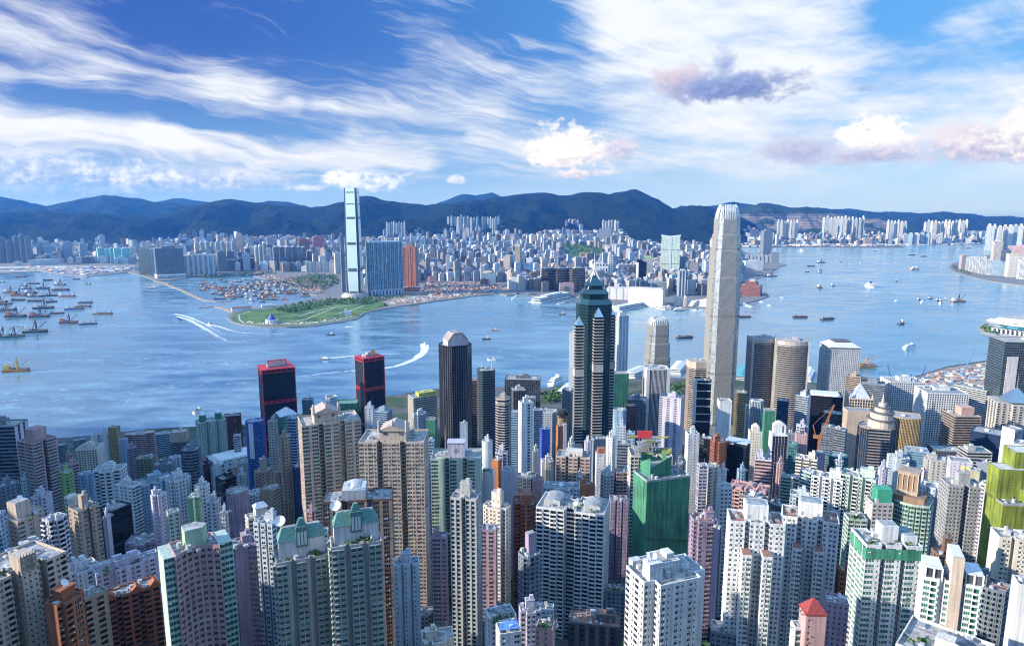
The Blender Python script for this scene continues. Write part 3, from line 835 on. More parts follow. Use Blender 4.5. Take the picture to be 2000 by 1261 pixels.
def roof_kit(root, poly, z, code, wm, roofm, rr, w, d):
    """parapet, roof deck, lift room, tanks, dishes, masts ... each a part of the building"""
    g = Geo()
    n = len(poly)
    inner = [(x * (1 - .5 / max(3, abs(x))) if abs(x) > .1 else x, y * (1 - .5 / max(3, abs(y))) if abs(y) > .1 else y) for x, y in poly]
    H = 1.3
    g.quads([[(*poly[i], z), (*poly[(i + 1) % n], z), (*poly[(i + 1) % n], z + H), (*poly[i], z + H)] for i in range(n)], 0)
    g.quads([[(*poly[i], z + H), (*poly[(i + 1) % n], z + H), (*inner[(i + 1) % n], z + H), (*inner[i], z + H)] for i in range(n)], 0)
    g.quads([[(*inner[(i + 1) % n], z + .1), (*inner[i], z + .1), (*inner[i], z + H), (*inner[(i + 1) % n], z + H)] for i in range(n)], 0)
    g.poly([(*p, z + .1) for p in inner], 1)
    g.build('roof', [wm, roofm], root)
    for c in code:
        if c in 'pPqQ':                       # lift machine room; capital = tall, q = off centre
            k = rr.uniform(.30, .42)
            bw, bd = w * k, d * rr.uniform(.3, .45)
            ox = 0 if c in 'pP' else w * rr.choice((-.22, .22))
            oy = d * rr.uniform(-.05, .12)
            h = rr.uniform(4, 6) if c in 'pq' else rr.uniform(8, 12)
            r = Geo()
            r.box((ox, oy, z + .1), (bw, bd, h), 0)
            r.box((ox, oy, z + h + .1), (bw + .5, bd + .5, .5), 0)
            r.box((ox, oy, z + h + .6), (bw * .86, bd * .86, .06), 1)
            if bw > 5:
                for s in (-.25, .25): r.box((ox + s * bw, oy - bd / 2 - .04, z + h * .3), (bw * .12, .06, h * .25), 2)
            r.box((ox + bw * .2, oy, z + h + .6), (bw * .4, bd * .5, 2.2), 0)
            r.build('plant_room', [wm, roofm, M_EQ], root)
            top = (ox, oy, z + h + .7)
        elif c == 't':
            r = Geo()
            x, y = w * rr.uniform(-.35, .35), d * rr.uniform(-.3, .35)
            r.box((x, y, z + .1), (w * .14, d * .14, 2.8), 0); r.box((x, y, z + 2.9), (w * .15, d * .15, .25), 0)
            r.build('water_tank', M_TANK, root)
        elif c == 'D':
            r = Geo(); r.bowl((w * rr.uniform(-.25, .25), d * rr.uniform(-.25, .1), z + .1), rr.uniform(1.6, 2.4), R(40), rr.uniform(-.6, .6), 0)
            r.build('satellite_dish', M_DISH, root)
        elif c == 'm':
            r = Geo(); x, y = w * rr.uniform(-.2, .2), d * rr.uniform(-.1, .2)
            r.cyl(x, y, z + .1, z + 14, .35, .1, 0, 6); r.cyl(x + w * .1, y, z + .1, z + 9, .3, .1, 0, 6)
            r.build('mast', M_STEEL, root)
        elif c == 'u':                        # planted roof corner
            r = Geo()
            for _ in range(5): leaf_clump(r, (w * rr.uniform(-.35, .35), -d * rr.uniform(.1, .4), z + 1.2), rr.uniform(1, 2.2), rr, 14)
            r.build('roof_garden', M_LEAF, root)
    far = CUR[0] > 620
    for _ in range(3 if far else int(8 + w * d / (55 if CUR[0] > 460 else 30))):
        x, y = w * rr.uniform(-.4, .4), d * rr.uniform(-.4, .4)
        if abs(x) > w * .3 and abs(y) > d * .3 and n > 4: continue
        k = rr.uniform(.8, 2.6)
        o = bpy.data.objects.new('roof_machine', UNIT[rr.choice((0, 0, 0, 1, 1, 2, 2, 3, 4))]); COL.objects.link(o); o.parent = root
        o.location = (x, y, z + .1); o.rotation_euler = (0, 0, rr.uniform(0, .2)); o.scale = (k, k * rr.uniform(.6, 1.6), rr.uniform(.6, 1.8)) if o.data in UNIT[:2] else (1, 1, rr.uniform(.7, 1.2))
        if o.data in UNIT[2:]: o.name = ('roof_pipe', 'aerial', 'roof_tank')[UNIT.index(o.data) - 2]

UNIT = []
for m_ in (M_EQ, M_TANK):
    g = Geo(); g.box((0, 0, 0), (1, 1, .85), 0); g.box((0, 0, .85), (.7, .7, .15), 0); o = g.build('roof_machine', m_); UNIT.append(o.data); bpy.data.objects.remove(o)
g = Geo(); g.box((0, 0, .25), (7, .4, .4), 0); g.box((-3, 0, 0), (.3, .4, .3), 0); g.box((3, 0, 0), (.3, .4, .3), 0); g.box((3.3, 1.6, .25), (.4, 3.2, .4), 0); o = g.build('roof_pipe', M_STEEL); UNIT.append(o.data); bpy.data.objects.remove(o)
g = Geo(); g.box((0, 0, 0), (.16, .16, 5.5), 0); [g.box((0, 0, 3.4 + i * .7), (1.8 - i * .4, .1, .1), 0) for i in range(3)]; o = g.build('aerial', M_STEEL); UNIT.append(o.data); bpy.data.objects.remove(o)
g = Geo(); g.cyl(0, 0, .6, 2.6, 1.1, 1.1, 0, 10); g.box((0, 0, 0), (1.6, 1.6, .6), 0); o = g.build('roof_tank', M_TANK); UNIT.append(o.data); bpy.data.objects.remove(o)
CUR = [0.0]
BLD = []           # (name, x, y, half diagonal, label) for spacing and infill
ALLPANES = []
def tower(name, xl, xr, yt, Y, phi=20, asp=.8, shp='r', pat='w', wc='white', gc='d', roof='p', label=None, cat=None, fh=3.0, unit=3.0, acc=None, trim=None, roofm=None, group=None, hero=0, zb=None, wm=None, gm=None, wpx=None, pod=None, metal=0, net=None, curtain=.5, short=None, ret=False, extra=0.0):
    """one building: silhouette xl..xr and roof line yt in the photograph's pixels, standing Y metres out; phi turns it against the line of sight"""
    rr = random.Random(int(xl * 7 + yt * 13 + Y))
    CUR[0] = Y; NEAR[0] = Y < 720
    cx = (xl + xr) / 2
    top = at(cx, yt, Y)
    depth = Y * (1 / ray(cx, yt)[1])          # distance along the camera axis
    Wm = (xr - xl) / F * depth
    f = R(phi)
    azm = math.atan2(top.x, Y)
    w = Wm * math.cos(azm * .0) / (abs(math.cos(f)) + asp * abs(math.sin(f)))
    d = asp * w
    yaw = f - azm
    base = float(gz(top.x, Y)) if zb is None else zb
    z1 = top.z - base
    root = thing(name, (top.x, Y, base), yaw, label, cat or name.split('_')[0] + ' building', group)
    poly = shape(shp, w, d)
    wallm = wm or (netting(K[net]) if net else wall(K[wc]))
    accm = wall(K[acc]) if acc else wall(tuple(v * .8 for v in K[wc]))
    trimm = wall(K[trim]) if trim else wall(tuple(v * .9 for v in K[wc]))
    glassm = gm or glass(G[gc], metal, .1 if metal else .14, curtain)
    pats = pat.split('|')
    cam_l = Vector((-top.x, -Y))
    co, si = math.cos(yaw), math.sin(yaw)
    g, bk, panes = Geo(), Geo(), []
    n = len(poly)
    pz = 0.0
    if pod:                                    # wider base
        pw, pd, ph = w * pod[0], d * pod[0], pod[1]
        pp = shape('r', pw, pd)
        for i in range(4): facade(bk, pp[i], pp[(i + 1) % 4], -8, ph, 'w', 4.0)
        r = Geo()
        for (a, m, u, tt) in bk.q: r.quads(a, 0 if m != 1 else 1)
        r.poly([(*p, ph) for p in pp], 0)
        r.build('podium', [wallm, glassm], root)
        bk = Geo(); pz = ph
    for i in range(n):
        A, B = poly[i], poly[(i + 1) % n]
        dxx, dyy = B[0] - A[0], B[1] - A[1]
        nx, ny = dyy, -dxx
        wn = (nx * co - ny * si, nx * si + ny * co)
        mx, my = (A[0] + B[0]) / 2, (A[1] + B[1]) / 2
        wp = (mx * co - my * si, mx * si + my * co)
        v = (cam_l.x - wp[0], cam_l.y - wp[1])
        facing = (v[0] * wn[0] + v[1] * wn[1]) / (math.hypot(*v) * math.hypot(*wn) + 1e-6)
        side = abs(dyy) > abs(dxx)
        p = pats[1] if side and len(pats) > 1 else pats[0]
        if len(pats) > 2 and side and dyy < 0: p = pats[2]       # left-hand side given separately
        L = math.hypot(dxx, dyy)
        z0 = -8 if not pz else pz
        if net:
            g.quads([[(*A, z0), (*B, z0), (*B, z1), (*A, z1)]], 0, [(0, 0), (L, 0), (L, z1), (0, z1)])
        elif facing < -.03:
            bk.quads([[(*A, z0), (*B, z0), (*B, z1), (*A, z1)]], 0, [(0, 0), (L, 0), (L, z1 - z0), (0, z1 - z0)])
        else:
            facade(g, A, B, z0, z1, p, fh, unit, panes)
    g.build('facade', [wallm, glassm, trimm, accm], root)
    bk.build('rear_wall', [pattern_wall(K[wc], G[gc], 3.2, fh)], root)
    if panes:
        if hero:
            cands = []
            for a, nrm in panes:
                wn = (nrm[0] * co - nrm[1] * si, nrm[0] * si + nrm[1] * co)
                fc = (cam_l.x * wn[0] + cam_l.y * wn[1]) / cam_l.length
                c = a.mean(1)
                ar = np.linalg.norm(np.cross(a[:, 1] - a[:, 0], a[:, 3] - a[:, 0]), axis=1)
                ok = c[:, 2] > z1 - 70
                sc = np.where(ok, ar * max(fc, 0) * (1 + (c[:, 2] - z1) / 120), -1)
                cands.append(sc)
            allv = np.concatenate(cands)
            cut = np.sort(allv)[-hero] if len(allv) > hero else 0
            rest = Geo(); left = hero
            for (a, nrm), sc in zip(panes, cands):
                pick = (sc >= cut) & (sc > 0)
                for q in a[pick]:
                    if left <= 0: break
                    left -= 1
                    c = q.mean(0)
                    me = bpy.data.meshes.new('window')
                    me.from_pydata((q - c).tolist(), [], [(0, 1, 2, 3)])
                    me.attributes.new('rnd', 'FLOAT', 'FACE').data[0].value = rr.random()
                    me.materials.append(glassm)
                    o = bpy.data.objects.new('window', me); COL.objects.link(o)
                    o.parent = root; o.location = c.tolist()
                rest.quads(a[~pick], 0)
            panes_g = rest
        else:
            panes_g = Geo()
            for a, nrm in panes: panes_g.quads(a, 0)
        o = panes_g.build('window', glassm, root)
        if o: o['kind'] = 'stuff'
    roof_kit(root, poly, z1, roof, wallm if not net else wall(K['grey']), roofm if roofm else rr.choice(M_ROOFS[:3]), rr, w, d)
    BLD.append((name, top.x, Y, w, d, yaw, short or label, xl, xr, yt))
    root['_w'] = w; root['_d'] = d; root['_h'] = z1
    return root

# ================================================================ the island's towers
AT, OT, LB, HT, NT = 'apartment_tower', 'office_tower', 'low_block', 'hotel_tower', 'netted_tower'
CATS = {AT: 'apartment tower', OT: 'office tower', LB: 'low building', HT: 'hotel', NT: 'building site'}
def T(kind, xl, xr, yt, Y, phi, asp, shp, pat, wc, gc, roof, label, **kw):
    return tower(kind, xl, xr, yt, Y, phi, asp, shp, pat, wc, gc, roof, label, CATS[kind], **kw)
def add(root, name, g, mats): return g.build(name, mats, root)
def pyramid(root, name, w, d, z, h, mat, lip=.6, top=0.0):
    g = Geo()
    g.box((0, 0, z), (w + lip, d + lip, .8), 0)
    p = [(-w / 2, -d / 2), (w / 2, -d / 2), (w / 2, d / 2), (-w / 2, d / 2)]
    g.prism(p, z + .8, z + h, 0, None, [(x * max(top, .02), y * max(top, .02)) for x, y in p])
    return add(root, name, g, mat)
MIRROR = dict(bronze=glass((.10, .08, .065), .75, .12, 0, 'bronze glass'), teal=glass((.035, .095, .12), .65, .1, 0, 'teal glass'), dark=glass((.03, .035, .05), .55, .1, 0, 'black glass'), blue=glass((.06, .13, .24), .7, .1, 0, 'blue glass'),
              silver=glass((.50, .56, .60), .55, .28, 0, 'silver glass'), ice=glass((.62, .76, .80), .85, .2, 0, 'pale mirror glass'), grey=glass((.18, .20, .22), .6, .12, 0, 'grey glass'))

# --- west: Sai Ying Pun and Sheung Wan
r = T(OT, -48, 44, 828, 640, -32, .55, 'r', 'r|KgKgK', 'slate', 'k', 'pm', 'dark banded office tower with purple pilasters and twin masts at the photo edge', acc='lav', fh=3.6)
r = T(AT, 40, 104, 858, 610, 32, .95, 'h', 'rr,', 'pink', 'g', '', 'pink edged tower with teal window bands, dark red slot down its corner', acc='maroon', roofm=M_ROOFS[3], fh=3.2)
g = Geo(); g.box((0, 0, r['_h']), (r['_w'] * .55, r['_d'] * .5, 12), 0); g.box((0, 0, r['_h'] + 12), (r['_w'] * .3, r['_d'] * .3, 1), 0); add(r, 'plant_room', g, wall(K['pink']))
T(AT, 118, 141, 921, 560, 24, 1.0, 'r', 'ws', 'lime', 'd', 'p', 'slender lime green tower behind the cream arched block')
T(AT, 131, 152, 906, 640, 25, 1.0, 'r', 'r', 'pink', 'd', 'p', 'slim pinkish ribbon block behind the lime green tower')
T(AT, 152, 182, 926, 600, -20, .6, 'z', 'ws', 'sky', 'd', 't', 'stepped sky blue tower beside the lime green slab')
T(OT, 150, 199, 873, 850, -22, .9, 'r', 'q|.', 'cream', 'd', 'pp', 'cream office block with square windows and pale blue side wall', acc='pale')
T(OT, 180, 217, 846, 960, -14, .5, 'r', 'K.r', 'white', 'd', 'm', 'wide white block with a flat top at the water, beside brown slab', acc='white')
T(AT, 212, 233, 834, 930, -30, .9, 'r', 'w', 'gold', 'd', 't', 'narrow ochre brown tower standing above its waterfront neighbours')
T(AT, 233, 249, 858, 900, -20, .8, 'r', '.s.', 'sky', 'd', '', 'plain blue sliver tower beside the ochre brown tower')
T(OT, 246, 300, 846, 960, -8, .5, 'z', 'rrW', 'pink', 'd', 'tt', 'wide pink office block with dark window bands on the waterfront')
T(AT, 248, 266, 874, 860, 10, .9, 'r', 'W', 'mauve', 'd', 'p', 'dusky pink narrow block in front of the wide pink office block')
T(OT, 183, 244, 916, 640, -18, .8, 'z', 'R.', 'white', 'br', 'pt', 'white stepped office tower with brown window bands and white crown', acc='white', fh=3.6)
r = T(OT, 196, 252, 990, 480, 34, .9, 'r', 'i', 'black', 'k', 'tt', 'black windowless tower with white tanks, rising from a wider black base', gm=MIRROR['dark'], trim='black', pod=(1.35, 62))
T(AT, 228, 271, 946, 540, -48, .5, 'r', 'w,|b', 'white', 'd', 'pt', 'white ended blue tower right behind the black windowless tower', acc='pale')
T(AT, 268, 336, 938, 570, 14, .7, 'n', 'aw.', 'sky', 'g', 'ptt', 'pale teal slab of flats between two white towers', unit=2.6)
r = T(AT, 9, 88, 1004, 430, 30, .9, 'L', 'W.w|aw.', 'beige', 'g', '', 'beige L shaped block with greenish wing and large boxy roof room')
g = Geo(); g.box((-r['_w'] * .15, 0, r['_h']), (r['_w'] * .45, r['_d'] * .5, 11), 0); g.box((-r['_w'] * .15, 0, r['_h'] + 11), (r['_w'] * .42, r['_d'] * .46, .4), 1); add(r, 'plant_room', g, [wall(K['beige']), M_ROOFS[0]])
g = Geo(); g.bowl((-r['_w'] * .15, -2, r['_h'] + 11.4), 1.8, R(50), .2, 0); add(r, 'satellite_dish', g, M_DISH)
T(AT, 60, 102, 968, 500, 28, .8, 'x', 'w.', 'lav', 'd', 'p', 'lilac and pink cross plan tower behind the beige L shaped block', acc='pink')
r = T(AT, 128, 156, 972, 470, 22, 1.2, 'c', 'W.', 'cream', 'g', '', 'cream tower with arched rooftop behind a brown tower')
g = Geo(); n = 10; a, b_ = r['_w'] * .42, r['_d'] * .6
pts = [(a * math.cos(math.pi * i / n), a * .9 * math.sin(math.pi * i / n)) for i in range(n + 1)]
g.quads([[(x0, -b_ / 2, r['_h'] + y0), (x0, b_ / 2, r['_h'] + y0), (x1, b_ / 2, r['_h'] + y1), (x1, -b_ / 2, r['_h'] + y1)] for (x0, y0), (x1, y1) in zip(pts, pts[1:])], 0)
g.poly([(x, -b_ / 2, r['_h'] + y) for x, y in pts], 0); add(r, 'arched_roof', g, wall(K['cream']))
T(AT, 138, 190, 990, 430, 24, .9, 'h', 'w.W', 'tan', 'g', 'P', 'brown and teal tower with grey box on top, right of the cream arched tower', acc='slate')
T(AT, 86, 130, 1012, 390, 30, .9, 'z', 'P,w', 'lav', 'd', 'tt', 'pinkish white tower with stacked balconies behind the beige corner block', trim='white')
T(AT, -6, 33, 945, 540, 20, .8, 'r', 'a', 'slate', 'd', 'pt', 'plain grey blue block at the photo edge under the pilaster tower')
T(AT, -34, 7, 1004, 410, -30, .6, 'r', 'w', 'sky', 'd', 'p', 'sky blue tower cut off by the photo edge, beside beige block')
T(LB, 108, 131, 868, 1030, 10, 1, 'e', 'W', 'slate', 'd', '', 'rounded grey blue block near the water behind pink edged tower', zb=4)
T(LB, 144, 166, 858, 1060, 0, .8, 'r', 'w', 'slate', 'd', 'm', 'grey blue waterfront block with mast left of the cream office block')
T(LB, 129, 140, 888, 900, 10, .9, 'r', 'w', 'tan', 'd', 'p', 'small tan block squeezed behind the lime green tower')
T(LB, 266, 302, 893, 800, -20, .8, 'r', 'd', 'olive', 'g', 'utt', 'low mossy grey block with green roof plants below the pink office')
T(LB, 302, 336, 905, 780, -10, .7, 'r', '.', 'slate', 'd', 'pt', 'windowless slate grey block left of the curved banded tower')
T(LB, 330, 352, 893, 800, -10, .8, 'z', 'w', 'pale', 'd', 't', 'small pale block stuck to the curved banded tower')
T(LB, 300, 335, 846, 1070, -6, .6, 'r', 'r', 'sky', 'd', 'tt', 'long low blue block on the water left of dark beige topped tower')
r = T(OT, 333, 366, 842, 860, -12, .9, 'r', 'r', 'slate', 'd', 'mt', 'dark banded tower with broad beige cap near the water', fh=3.6)
g = Geo(); g.box((0, 0, r['_h'] - 12), (r['_w'] + .8, r['_d'] + .8, 12.5), 0); add(r, 'cap', g, wall(K['beige']))
T(OT, 354, 391, 877, 690, -16, .9, 'c', 'h', 'slate', 'd', 'pt', 'curved fronted blue grey tower with dark ribbon balconies', trim='slate', fh=3.4)
r = T(AT, 384, 439, 820, 850, 10, .55, 'n', 'q|q', 'mint', 'g', '', 'green and white gridded flats with two domed turrets', acc='green', unit=2.6)
for s in (-.28, .28):
    g = Geo(); g.cyl(r['_w'] * s, 0, r['_h'], r['_h'] + 9, 4.4, 4.2, 0, 10); g.cyl(r['_w'] * s, 0, r['_h'] + 9, r['_h'] + 12, 4.2, 2.6, 1, 10); g.cyl(r['_w'] * s, 0, r['_h'] + 12, r['_h'] + 13.6, 2.6, .3, 1, 10)
    add(r, 'domed_turret', g, [wall(K['green']), M_DISH])
T(OT, 437, 470, 811, 930, -6, .6, 'r', 't', 'maroon', 'br', 't', 'plain maroon tower beside the domed turret flats', acc='maroon')
T(AT, 456, 470, 850, 840, -10, 1.0, 'r', 'Wr', 'lav', 'd', 't', 'small pale lilac block in front of the maroon tower')
r = T(OT, 478, 517, 822, 760, 16, .8, 'o', 'e|KsK', 'blue', 'b', 'tt', 'bright royal blue octagonal tower with white corner panel', acc='blue', trim='blue')
g = Geo(); g.box((-r['_w'] * .36, -r['_d'] * .44, r['_h'] - 42), (5.0, .8, 42), 0, R(-42)); add(r, 'white_panel', g, wall(K['white']))
r = T(OT, 538, 580, 808, 700, 14, 1, 'o', 'gg|g', 'sky', 'gg', '', 'green and blue glass tower with white pyramid cap', acc='sky')
pyramid(r, 'pyramid_roof', r['_w'] * .95, r['_d'] * .95, r['_h'], 8, wall(K['white']))
T(AT, 523, 545, 822, 690, -24, .9, 'r', 'w', 'stone', 'd', 'p', 'slim grey stone tower left of the white pyramid cap')
T(OT, 561, 582, 816, 660, -30, .9, 'r', 'h', 'sky', 'd', 't', 'sky blue ribbed tower right under the white pyramid cap')
T(AT, 545, 566, 852, 600, 20, .9, 'z', 'w', 'tan', 'd', 'p', 'tan and white slim block below the white pyramid cap')
r = T(LB, 406, 507, 890, 830, 18, .75, 'r', 'KW', 'pale', 'd', '', 'big white roofed market hall block with blue side walls', acc='pale', fh=5, roofm=M_ROOFS[5])
g = Geo(); g.box((0, 2, r['_h'] + .1), (r['_w'] * .8, r['_d'] * .7, 2.6), 0, 0, .97); add(r, 'white_canopy', g, wall((.84, .85, .86)))
g = Geo(); g.box((-r['_w'] * .1, -r['_d'] * .42, r['_h']), (r['_w'] * .5, 3, .6), 0); rr_ = random.Random(2)
for i in range(8): leaf_clump(g, (-r['_w'] * .3 + i * 4, -r['_d'] * .42, r['_h'] + 1.2), 2.0, rr_, 12)
add(r, 'roof_garden', g, M_LEAF)
T(LB, 410, 432, 910, 720, 20, .8, 'r', '.', 'pale', 'd', 't', 'blank pale blue wall block in front of white roofed market hall')
T(AT, 457, 483, 903, 700, 10, .9, 'r', 'k.', 'grey', 'g', 't', 'grey shaft block in front of the white roofed market hall')
T(AT, 391, 414, 905, 720, 12, .9, 'r', 't', 'maroon', 'br', 'p', 'dark brick red tower left of the white roofed market hall')
T(OT, 422, 459, 932, 630, 26, 1, 'r', 'i', 'black', 'k', 'qt', 'black brown tower with cluttered roof before the white market hall', trim='brown')
T(NT, 438, 489, 958, 540, 30, .95, 'o', '.', 'grey', 'd', '', 'flat building wrapped in faded mauve netting with tan sheeting on top', net='mauve')
g = Geo(); rt = bpy.data.objects[BLD[-1][0]] if False else None
T(AT, 495, 534, 918, 640, 14, .8, 'x', 'w.w', 'tan', 'd', 'P', 'tan cross plan estate tower next to its brown twin', acc='brown', unit=2.6)
T(AT, 533, 577, 918, 620, 14, .8, 'x', 'w.w', 'tan', 'd', 'P', 'brown cross plan estate tower touching a navy blank tower', acc='mauve', unit=2.6)
T(OT, 571, 592, 912, 600, 24, 1.2, 'r', '.', 'navy', 'k', 't', 'blank navy black tower beside the brown estate pair')
T(OT, 508, 546, 954, 560, -30, .8, 'r', '.|h', 'olive', 'd', 't', 'olive grey office block with striped side below the brown estate pair')
T(AT, 369, 394, 968, 470, -20, 1, 'r', 'KsK|w', 'mint', 'd', 'q', 'narrow tower with a green end wall between white towers', acc='green')
T(AT, 380, 408, 948, 520, -26, .8, 'r', 'w', 'white', 'd', 'pt', 'white tower with plain roof box behind the green ended tower')
T(AT, 322, 373, 934, 520, 24, .8, 'X', 'w,a', 'pale', 'd', 'pt', 'big pale blue white flats with a dark slot, behind the lilac tower', unit=2.6)
T(AT, 293, 326, 966, 470, 20, .9, 'x', 's.w', 'lav', 'd', 'qt', 'slender lilac white tower with small dot windows', unit=2.4)
T(AT, 326, 349, 1000, 450, 10, .8, 'r', 'a', 'mint', 'd', 't', 'small pale green block at the foot of the pale blue white flats')
T(AT, 404, 430, 978, 500, -22, 1, 'r', 'w,', 'pale', 'd', 'p', 'squat pale tower between the green ended tower and mauve netting')
T(LB, 488, 526, 962, 600, 0, .8, 'z', 'w', 'pale', 'd', 'tt', 'jumble of pale roofs between mauve netting and olive office')
r = T(AT, 480, 526, 1008, 430, 14, .8, 'z', 'w', 'cream', 'd', '', 'cream block topped by a white hipped pavilion')
g = Geo(); g.box((2, 0, r['_h']), (r['_w'] * .55, r['_d'] * .6, 7), 0); g.roof(2 - r['_w'] * .33, 2 + r['_w'] * .33, -r['_d'] * .36, r['_d'] * .36, r['_h'] + 7, r['_h'] + 10, 1, .5); add(r, 'roof_pavilion', g, [wall(K['cream']), wall((.8, .8, .82))])

# --- near west
r = T(AT, -62, 112, 1100, 300, 26, .75, 'n', 'd,wd|s.s', 'beige', 'd', 'tu', 'beige corner block with stair tower, planted roof and pale side wall', hero=70, unit=2.6)
g = Geo(); facade(g, (-4, -r['_d'] / 2 - 1.5), (3, -r['_d'] / 2 - 1.5), -8, r['_h'] + 8, 's', 3.0); g.box((-.5, -r['_d'] / 2 + 3, r['_h']), (7, 9, 8), 0)
for s in (-4, 3): g.quads([[(s, -r['_d'] / 2 - 1.5, -8), (s, -r['_d'] / 2 + 1, -8), (s, -r['_d'] / 2 + 1, r['_h'] + 8), (s, -r['_d'] / 2 - 1.5, r['_h'] + 8)]], 0)
for i in range(6): g.box((-3.6 + i * 1.25, -r['_d'] / 2 - 1.2, r['_h'] + 8), (.5, .5, 1.2), 0)
add(r, 'stair_tower', g, [wall(K['beige']), glass(G['d']), wall(K['beige']), wall(K['beige'])])
r = T(AT, 88, 164, 1168, 292, 38, .85, 'X', 'd,W,|KWK', 'rust', 'd', '', 'rust brown block with cream grid and dish on the roof room', hero=60, trim='cream', acc='rust', roofm=M_ROOFS[3])
g = Geo(); g.box((0, 0, r['_h']), (r['_w'] * .5, r['_d'] * .5, 6), 0); g.box((0, 0, r['_h'] + 6), (r['_w'] * .6, r['_d'] * .6, .5), 0); add(r, 'plant_room', g, wall(K['rust']))
g = Geo(); g.bowl((-1, -2, r['_h'] + 6.5), 1.9, R(45), .2, 0); add(r, 'satellite_dish', g, M_DISH)
T(AT, 152, 206, 1160, 310, 20, .8, 'r', 'd.|W', 'tan', 'd', 'tt', 'brown block with white pipes joined to the rust brown block', acc='brown', hero=30, trim='brown')
r = T(AT, 196, 304, 1152, 335, 6, .4, 'n', 'd,d', 'rust', 'd', '', 'long dark red block with gabled parapets and shaded balconies', acc='rust', trim='brown', hero=60)
for s in (-.32, 0.12, .42):
    g = Geo(); w_ = r['_w'] * .11; x0 = r['_w'] * s; y0 = -r['_d'] / 2 - .3
    g.poly([(x0 - w_, y0, r['_h']), (x0 + w_, y0, r['_h']), (x0 + w_, y0, r['_h'] + 1), (x0, y0, r['_h'] + 4.2), (x0 - w_, y0, r['_h'] + 1)], 0)
    g.quads([[(x0 - w_, y0, r['_h'] + 1), (x0, y0, r['_h'] + 4.2), (x0, y0 + 5, r['_h'] + 4.2), (x0 - w_, y0 + 5, r['_h'] + 1)], [(x0, y0, r['_h'] + 4.2), (x0 + w_, y0, r['_h'] + 1), (x0 + w_, y0 + 5, r['_h'] + 1), (x0, y0 + 5, r['_h'] + 4.2)]], 0)
    add(r, 'gable', g, wall(K['rust']))
T(AT, 296, 332, 1168, 345, 10, .7, 'r', 'P', 'pink', 'd', '', 'narrow pink block with white floor lines beside the pink green tower', trim='white', acc='mauve')
r = T(AT, 334, 424, 1066, 292, 10, .85, 'v', 'wqq|Kw', 'pink', 'd', '', 'tall tower with hollow pink front and mint green end walls', acc='mint', hero=80, roofm=M_ROOFS[0])
w_, d_, h_ = r['_w'], r['_d'], r['_h']
for s in (-1, 1):
    g = Geo(); x0, x1 = sorted((s * w_ * .5, s * w_ * (.74 if s < 0 else .82)))
    pp = [(x0, -d_ * .42), (x1, -d_ * .42), (x1, d_ * .5), (x0, d_ * .5)]
    for i in range(4): facade(g, pp[i], pp[(i + 1) % 4], -8, h_ + .8, 'W' if i == 0 else '.', 3.0)
    g.poly([(*p, h_ + .8) for p in pp], 0)
    add(r, 'green_wing', g, [wall(K['mint']), glass(G['g']), wall(K['mint']), wall(K['mint'])])
g = Geo(); pp = [(-w_ * .2, -d_ * .1), (w_ * .2, -d_ * .12), (w_ * .34, d_ * .1), (w_ * .14, d_ * .4), (-w_ * .2, d_ * .35)]
g.prism(pp, h_, h_ + 9, 0, 1); g.prism([(x * .92, y * .9) for x, y in pp], h_ + 8.4, h_ + 8.5, 1); add(r, 'plant_room', g, [wall((.42, .56, .40)), M_ROOFS[0]])
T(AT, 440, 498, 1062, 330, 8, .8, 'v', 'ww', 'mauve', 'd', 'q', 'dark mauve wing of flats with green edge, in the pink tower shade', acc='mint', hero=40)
T(AT, 496, 548, 1018, 350, -34, .8, 'n', 'w,W|WK', 'pale', 'd', 'qDt', 'grey blue slab with a brown shaded flank and white roof dish', acc='brown', hero=40)
T(LB, 122, 192, 1110, 392, 16, .8, 'z', 's.w', 'white', 'd', 'pqt', 'old white stepped walk-up block with stair boxes on its roof', hero=20)
T(LB, 190, 308, 1100, 395, 12, .35, 'z', 'sw.', 'lav', 'd', 'pqut', 'long low pale lilac block with potted trees on the roof', hero=20)
T(LB, 244, 312, 1056, 470, -20, .9, 'z', 'w', 'mauve', 'd', 'tttt', 'cluster of purple grey low roofs below the lilac dot window tower')
T(LB, 20, 96, 1072, 380, 0, .5, 'z', 'w', 'pale', 'd', 'ptu', 'low pale roofs behind the beige corner block')

